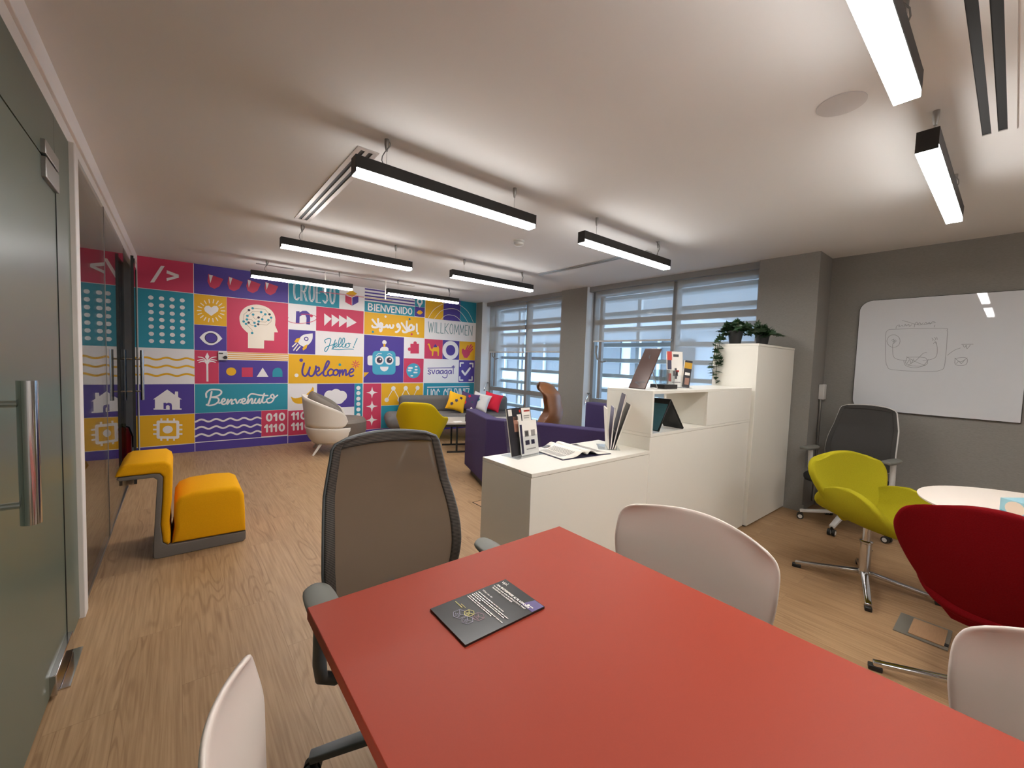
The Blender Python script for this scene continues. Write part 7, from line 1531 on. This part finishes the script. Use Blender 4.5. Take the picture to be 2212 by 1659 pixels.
MB().bx(-0.104, 0.104, -0.104, 0.104, 0, 0.002).build('lid_inlay', M['outlet_wood'], t)

# ------------------------------------------------------------------ golden lounge stool with its folded-over back
def pillow(poly, y0, y1, r, n=5):
    # a profile extruded along Y with softly rounded rims
    k = len(poly)
    area = sum(poly[i][0] * poly[(i + 1) % k][1] - poly[(i + 1) % k][0] * poly[i][1] for i in range(k))
    sg = 1 if area > 0 else -1
    nor = []
    for i in range(k):
        d1 = Vector((poly[i][0] - poly[i - 1][0], poly[i][1] - poly[i - 1][1])).normalized()
        d2 = Vector((poly[(i + 1) % k][0] - poly[i][0], poly[(i + 1) % k][1] - poly[i][1])).normalized()
        m = Vector((-(d1.y + d2.y), d1.x + d2.x)); m = m.normalized() if m.length > 1e-6 else Vector((-d1.y, d1.x))
        nor.append(m * sg)
    mb = MB(); rings = []
    levels = [(y0 + r * (1 - math.sin(PI / 2 * j / n)), r * (1 - math.cos(PI / 2 * j / n))) for j in range(n, -1, -1)]
    levels = levels + [(y0 + y1 - y, q) for y, q in reversed(levels)]
    for y, q in levels:
        o = len(mb.v); rings.append(o)
        for p, m in zip(poly, nor): mb.v.append((p[0] + m.x * q, y, p[1] + m.y * q))
    for a, b in zip(rings, rings[1:]):
        for i in range(k): mb.face((a + i, a + (i + 1) % k, b + (i + 1) % k, b + i))
    for o in (rings[0], rings[-1]):
        for tr in tessellate_polygon([[Vector((mb.v[o + i][0], mb.v[o + i][2], 0)) for i in range(k)]]): mb.face([o + i for i in tr])
    return mb
t = thing('lounge_stool', 'golden yellow and grey lounge stool with a flat folded back ledge', 'stool', (0.11, 3.40, 0))
dp = 0.46
shift = lambda pts: [(x - 0.11, z) for x, z in pts]
grey = shift([(-0.300, 0.545), (-0.285, 0.533), (-0.13, 0.533), (-0.112, 0.515), (-0.125, 0.296), (-0.135, 0.10), (-0.137, 0.012), (-0.12, 0.0), (0.345, 0.0), (0.362, 0.015), (0.363, 0.068), (0.20, 0.073), (-0.062, 0.077), (-0.090, 0.10), (-0.100, 0.22), (-0.090, 0.384), (-0.085, 0.53), (-0.10, 0.552), (-0.13, 0.556), (-0.29, 0.556)])
pillow(grey, 0, dp, 0.006).build('grey_shell', M['grey_felt'], t, smooth=50)
ledge = shift([(-0.308, 0.560), (-0.13, 0.5575), (-0.099, 0.553), (-0.084, 0.53), (-0.089, 0.384), (-0.099, 0.22), (-0.089, 0.103), (-0.065, 0.079), (-0.052, 0.09), (-0.050, 0.15), (-0.056, 0.233), (-0.042, 0.374), (-0.037, 0.565), (-0.045, 0.605), (-0.075, 0.632), (-0.25, 0.634), (-0.278, 0.62), (-0.30, 0.585)])
pillow(ledge, -0.002, dp + 0.002, 0.018).build('back_pad', M['yellow_wool'], t, smooth=60)
seatp = shift([(-0.046, 0.080), (0.363, 0.071), (0.361, 0.193), (0.355, 0.33), (0.338, 0.378), (0.30, 0.402), (0.202, 0.410), (0.06, 0.404), (-0.003, 0.382), (-0.028, 0.34), (-0.034, 0.27), (-0.030, 0.18)])
pillow(seatp, -0.002, dp + 0.002, 0.032).build('seat_pad', M['yellow_wool'], t, smooth=60)

# ------------------------------------------------------------------ cream tub armchair
t = thing('tub_armchair', 'cream shell tub armchair with taupe cushions in front of the mural', 'armchair', (1.70, 6.02, 0), math.radians(-14))
# local: faces +X
def tub(phi, r, z):
    return (-(r * 0.98) * math.cos(phi) , r * math.sin(phi), z)
def htop(ph):
    return 0.80 - 0.25 * (abs(ph) / 2.0) ** 1.6
def upper(u, v):
    ph = (2 * u - 1) * 2.0
    a = abs(ph) / 2.0
    zt, zb = htop(ph), 0.375
    if a > 0.86:
        q = (a - 0.86) / 0.14; k = math.sqrt(max(0, 1 - q * q)); mid = (zt + zb) / 2; zt = mid + (zt - mid) * max(k, 0.02); zb = mid + (zb - mid) * max(k, 0.02)
    z = zb + (zt - zb) * v
    r = 0.355 + 0.045 * (z - 0.36) / 0.4
    return tub(ph, r, z)
MB().grid(upper, 48, 8).build('upper_shell', M['cream_shell'], t, solid=0.022, off=1)
def lower(u, v):
    ph = (2 * u - 1) * 2.12
    z = 0.155 + 0.215 * v
    r = 0.355 * (0.74 + 0.26 * math.sin(PI / 2 * v) ** 0.7)
    return tub(ph, r, z)
MB().grid(lower, 48, 8).build('lower_shell', M['cream_shell'], t, solid=0.022, off=1)
def cushion_back(u, v):
    ph = (2 * u - 1) * 1.97
    a = 2 * PI * v
    zt = htop(ph) + 0.045; zb = 0.40
    mid = (zt + zb) / 2; hz = (zt - zb) / 2
    endk = math.sqrt(max(0.02, 1 - (abs(ph) / 1.97) ** 8))
    r = 0.295 + 0.072 * math.cos(a) * endk
    return tub(ph, r, mid + hz * math.sin(a) * endk)
MB().grid(cushion_back, 40, 16).build('back_cushion', M['taupe'], t)
MB().lathe([(0, 0.16), (0.27, 0.165), (0.31, 0.20), (0.335, 0.30), (0.335, 0.42), (0.30, 0.465), (0, 0.475)], (0.09, 0, 0), 40).build('seat_cushion', M['taupe'], t)
for sx in (-1, 1):
    for sy in (-1, 1):
        MB().tube([(sx * 0.15, sy * 0.17, 0.17), (sx * 0.27, sy * 0.27, 0.0)], 0.02, 10, r1=0.013).build('leg', M['cream_shell'], t)

# ------------------------------------------------------------------ mustard shell chair
t = thing('lounge_chair', 'mustard yellow shell armchair seen from behind by the coffee table', 'armchair', (2.34, 4.62, 0), math.radians(48))
# local: faces +X
def yshell(u, v):
    ph = (2 * u - 1) * 1.95
    a = abs(ph)
    topz = 0.83 - 0.205 * (1 / (1 + math.exp(-(a - 0.98) * 7.0)))
    if a > 1.6: topz -= 0.05 * ((a - 1.6) / 0.35) ** 2
    z = 0.335 + (topz - 0.335) * v
    r = 0.20 + 0.085 * v ** 0.7 + 0.015 * v
    fl = 1.0 + 0.12 * max(0, a - 1.0) * v
    return (-r * 0.92 * math.cos(ph) * (1.0 if a < 1.57 else 1.3) - 0.07 * v * max(0, math.cos(ph)), r * math.sin(ph) * fl, z)
MB().grid(yshell, 40, 14).build('shell_back', M['yellow_shell'], t, solid=0.035, off=-1, sub=1)
MB().lathe([(0, 0.30), (0.13, 0.31), (0.215, 0.345), (0.235, 0.40), (0.21, 0.435), (0, 0.44)], (0.03, 0, 0), 32).build('seat_cushion', M['yellow_shell'], t)
for sx in (-1, 1):
    for sy in (-1, 1):
        MB().tube([(sx * 0.12, sy * 0.12, 0.32), (sx * 0.235, sy * 0.235, 0.0)], 0.016, 10, r1=0.011).build('leg', M['cream_shell'], t)

# ------------------------------------------------------------------ grey sofa with cushions
SA = math.radians(-19)
SO = (3.72, 6.12, 0)
t = thing('sofa', 'long grey sofa with rounded ends below the mural', 'sofa', SO, SA)
# local: faces -Y, length along X
def pill(hw, y0, y1, z0, z1, r):
    mb = MB().bx(-hw, hw, y0, y1, z0, z1)
    return mb
MB().bx(-1.16, 1.10, -0.42, 0.30, 0.22, 0.43).build('seat', M['sofa_grey'], t, bevel=0.095, seg=8)
MB().bx(-0.92, 1.05, 0.17, 0.345, 0.40, 0.70).build('backrest', M['sofa_grey'], t, bevel=0.075, seg=8)
for x in (-0.85, 0.85):
    for y in (-0.30, 0.22):
        MB().tube([(x, y, 0.24), (x, y, 0.0)], 0.013, 10).build('leg', M['steel'], t)
def on_sofa(dx, dy, z):
    c, s = math.cos(SA), math.sin(SA)
    return (SO[0] + dx * c - dy * s, SO[1] + dx * s + dy * c, z)
def cushion(label, dx, dy, m, prints, rz, lean, roll):
    p = on_sofa(dx, dy, 0.435)
    t = thing('cushion', label, 'cushion', p, SA + rz, 'bright cushions on the grey sofa')
    S = 0.165
    mt = Matrix.Translation((0, 0, 0.178)) @ Matrix.Rotation(-lean, 4, 'X') @ Matrix.Rotation(roll, 4, 'Y')
    def side(sg):
        def fn(u, v):
            a, b = 2 * u - 1, 2 * v - 1
            k = 1 - 0.10 * (1 - abs(a) ** 2) * abs(b) ** 4
            k2 = 1 - 0.10 * (1 - abs(b) ** 2) * abs(a) ** 4
            th = 0.065 * ((1 - a * a) * (1 - b * b)) ** 0.45
            return tuple(mt @ Vector((a * S * k2, sg * th, b * S * k)))
        return fn
    mb = MB()
    mb.grid(side(-1), 16, 16); mb.grid(side(1), 16, 16)
    mb.build('cover', m, t, smooth=60)
    if prints:
        pr = MB()
        f = side(-1)
        for mm, cx, cy, r, k in prints:
            pr.use(mm)
            pts = []
            for i in range(10):
                a = 2 * PI * i / 10; rr = r * (1.0 if i % 2 == 0 or k == 0 else 0.55)
                q = f(0.5 + cx + rr * math.cos(a), 0.5 + cy + rr * math.sin(a))
                pts.append(q)
            c0 = f(0.5 + cx, 0.5 + cy)
            o = len(pr.v)
            n = (mt.to_3x3() @ Vector((0, -1, 0))) * 0.004
            for q in [c0] + pts: pr.v.append((q[0] + n.x, q[1] + n.y, q[2] + n.z))
            for i in range(10): pr.face((o, o + 1 + i, o + 1 + (i + 1) % 10))
        pr.build('printed_motif', None, t, smooth=0)
    return t
cushion('yellow cushion with dark leaf motifs on the grey sofa', 0.02, -0.05, M['cush_yellow'], [(M['print_navy'], -0.05, 0.02, 0.11, 1), (M['print_navy'], 0.16, 0.22, 0.10, 1), (M['print_navy'], -0.24, -0.20, 0.11, 1)], 0.0, 0.32, 0.30)
cushion('purple cushion with a red heart on the grey sofa', 0.24, -0.03, M['cush_purple'], [(M['cush_red'], -0.18, -0.10, 0.11, 0), (M['cush_red'], 0.0, 0.28, 0.10, 1), (M['screen'], 0.22, 0.0, 0.05, 0)], -0.40, 0.30, 0.22)
cushion('white cushion with a teal flower on the grey sofa', 0.45, -0.05, M['cush_white'], [(MURM['T'], -0.12, 0.06, 0.13, 1), (M['print_navy'], -0.12, 0.06, 0.05, 0)], -0.45, 0.34, 0.26)
cushion('red cushion at the right end of the row on the grey sofa', 0.67, -0.04, M['cush_red'], [(M['print_yellow'], -0.32, -0.05, 0.08, 0), (M['print_dark'], -0.3, 0.12, 0.06, 1)], -0.40, 0.32, 0.24)

# ------------------------------------------------------------------ coffee table
CA = math.radians(-22)
t = thing('coffee_table', 'low pale coffee table on a thin black frame by the sofa', 'table', (3.60, 5.12, 0), CA)
MB().bx(-0.60, 0.60, -0.30, 0.30, 0.415, 0.44).build('tabletop', M['grey_stone'], t, bevel=0.003)
MB().bx(-0.60, 0.60, -0.30, 0.30, 0.385, 0.413).build('edge_band', M['black'], t)
for y in (-0.26, 0.26):
    mb = MB().bx(-0.56, 0.56, y - 0.012, y + 0.012, 0, 0.024)
    for x in (-0.42, 0.42): mb.bx(x - 0.012, x + 0.012, y - 0.012, y + 0.012, 0.02, 0.386)
    mb.build('leg_frame', M['black'], t)
t = thing('tissue_box', 'black tissue box with a white tissue on the coffee table', 'tissue box', (3.36, 5.06, 0.4405), math.radians(-40))
MB().bx(-0.075, 0.075, -0.075, 0.075, 0, 0.105).build('box', M['black_gloss'], t, bevel=0.004)
MB().grid(lambda u, v: (0.05 * (u - 0.5) * (1.6 - v), 0.02 * math.sin(6 * u) * (1 - v) + 0.02 * v, 0.104 + 0.085 * v + 0.02 * math.sin(3 * u)), 8, 6).build('tissue', M['tissue'], t, solid=0.002)
t = thing('paper_sheet', 'white paper scrap lying on the left end of the coffee table', 'paper', (3.16, 5.10, 0.4405), math.radians(-10))
MB().bx(-0.06, 0.06, -0.045, 0.045, 0, 0.002).build('sheet', M['tissue'], t)

# ------------------------------------------------------------------ purple angular sofa and high seat
def wall_run(pts, th, z0, z1):
    # a vertical panel of thickness th along a plan polyline (outer line given, thickness to the right)
    outer = [Vector((p[0], p[1])) for p in pts]
    inner = []
    for i, p in enumerate(outer):
        ds = []
        if i > 0: ds.append((p - outer[i - 1]).normalized())
        if i < len(outer) - 1: ds.append((outer[i + 1] - p).normalized())
        n = Vector((0, 0))
        for d in ds: n += Vector((d.y, -d.x))
        n.normalize(); k = th / max(0.4, n.dot(Vector((ds[0].y, -ds[0].x))))
        inner.append(p + n * k)
    return [tuple(p) for p in outer] + [tuple(p) for p in reversed(inner)]
t = thing('corner_sofa', 'purple angular sofa with its back to the low white cabinet', 'sofa', (2.40, 3.335, 0))
pl = [(0.27, 0.80), (0.0, 0.0), (0.56, -1.15)]
po = wall_run([pl[2], pl[1], pl[0]], 0.13, 0, 0)
pA = wall_run([pl[1], pl[0]], 0.13, 0, 0)
MB().prism(wall_run([(0.0, 0.0), (0.27, 0.80)], 0.14, 0, 0), 0.0, 0.685, 2).build('end_panel', M['purple_fab'], t, bevel=0.012, seg=3) if 0 else None
mb = MB().prism(po, 0.085, 0.762, 2)
mb.build('back_panel', M['purple_fab'], t, bevel=0.012, seg=3)
MB().prism([(0.14, -0.02), (0.70, -1.15), (1.15, -0.95), (0.95, 0.35), (0.38, 0.72)], 0.10, 0.42, 2).build('seat', M['purple_fab'], t, bevel=0.02, seg=3)
MB().prism([(0.03, 0.0), (0.55, -1.08), (1.05, -0.88), (0.85, 0.28), (0.30, 0.70)], 0.0, 0.099, 2).build('plinth', M['black'], t)
t = thing('high_back_seat', 'purple high backed seat block between the column and white cabinets', 'sofa', (3.72, 2.62, 0), math.radians(0))
MB().bx(-0.12, 0.02, -0.42, 0.46, 0.40, 0.915).build('backrest', M['purple_fab'], t, bevel=0.02, seg=3)
MB().bx(-0.12, 0.62, -0.42, 0.46, 0.06, 0.399).build('seat', M['purple_fab'], t, bevel=0.02, seg=3)
MB().bx(-0.08, 0.58, -0.38, 0.42, 0.0, 0.06).build('plinth', M['black'], t)

# ------------------------------------------------------------------ tan leather egg chair
t = thing('egg_chair', 'tan leather egg chair seen from behind in front of the middle column', 'armchair', (3.95, 4.02, 0), math.radians(143))
# local: faces +X
def interp(tab, v):
    for (a, fa), (b, fb) in zip(tab, tab[1:]):
        if v <= b:
            k = (v - a) / (b - a); k = k * k * (3 - 2 * k); return fa + (fb - fa) * k
    return tab[-1][1]
def egg(u, v):
    ph = 2 * u - 1
    xb = interp([(0, -0.10), (0.45, -0.19), (0.75, -0.155), (0.92, -0.06), (1, 0.06)], v)
    xf = interp([(0, 0.14), (0.18, 0.13), (0.48, 0.035), (0.70, 0.06), (0.92, 0.17), (1, 0.14)], v)
    hw = interp([(0, 0.20), (0.4, 0.30), (0.8, 0.27), (0.95, 0.17), (1, 0.06)], v)
    a = abs(ph) * PI / 2
    return (xb + (xf - xb) * (1 - math.cos(a)), math.copysign(hw * math.sin(a) ** 0.8, ph), 0.33 + 0.76 * v)
MB().grid(egg, 40, 30).build('leather_shell', M['tan'], t, solid=0.035, off=-1, sub=1)
MB().lathe([(0, 0.30), (0.18, 0.31), (0.26, 0.36), (0.27, 0.42), (0.2, 0.45), (0, 0.455)], (0.05, 0, 0), 32).build('seat_cushion', M['tan'], t)
MB().lathe([(0.03, 0.03), (0.03, 0.31), (0, 0.31)]).build('pedestal', M['chrome'], t)
for k in range(4):
    a = PI / 4 + k * PI / 2
    MB().tube([(0.02 * math.cos(a), 0.02 * math.sin(a), 0.05), (0.33 * math.cos(a), 0.33 * math.sin(a), 0.016)], 0.018, 10, r1=0.012).build('base_leg', M['chrome'], t)
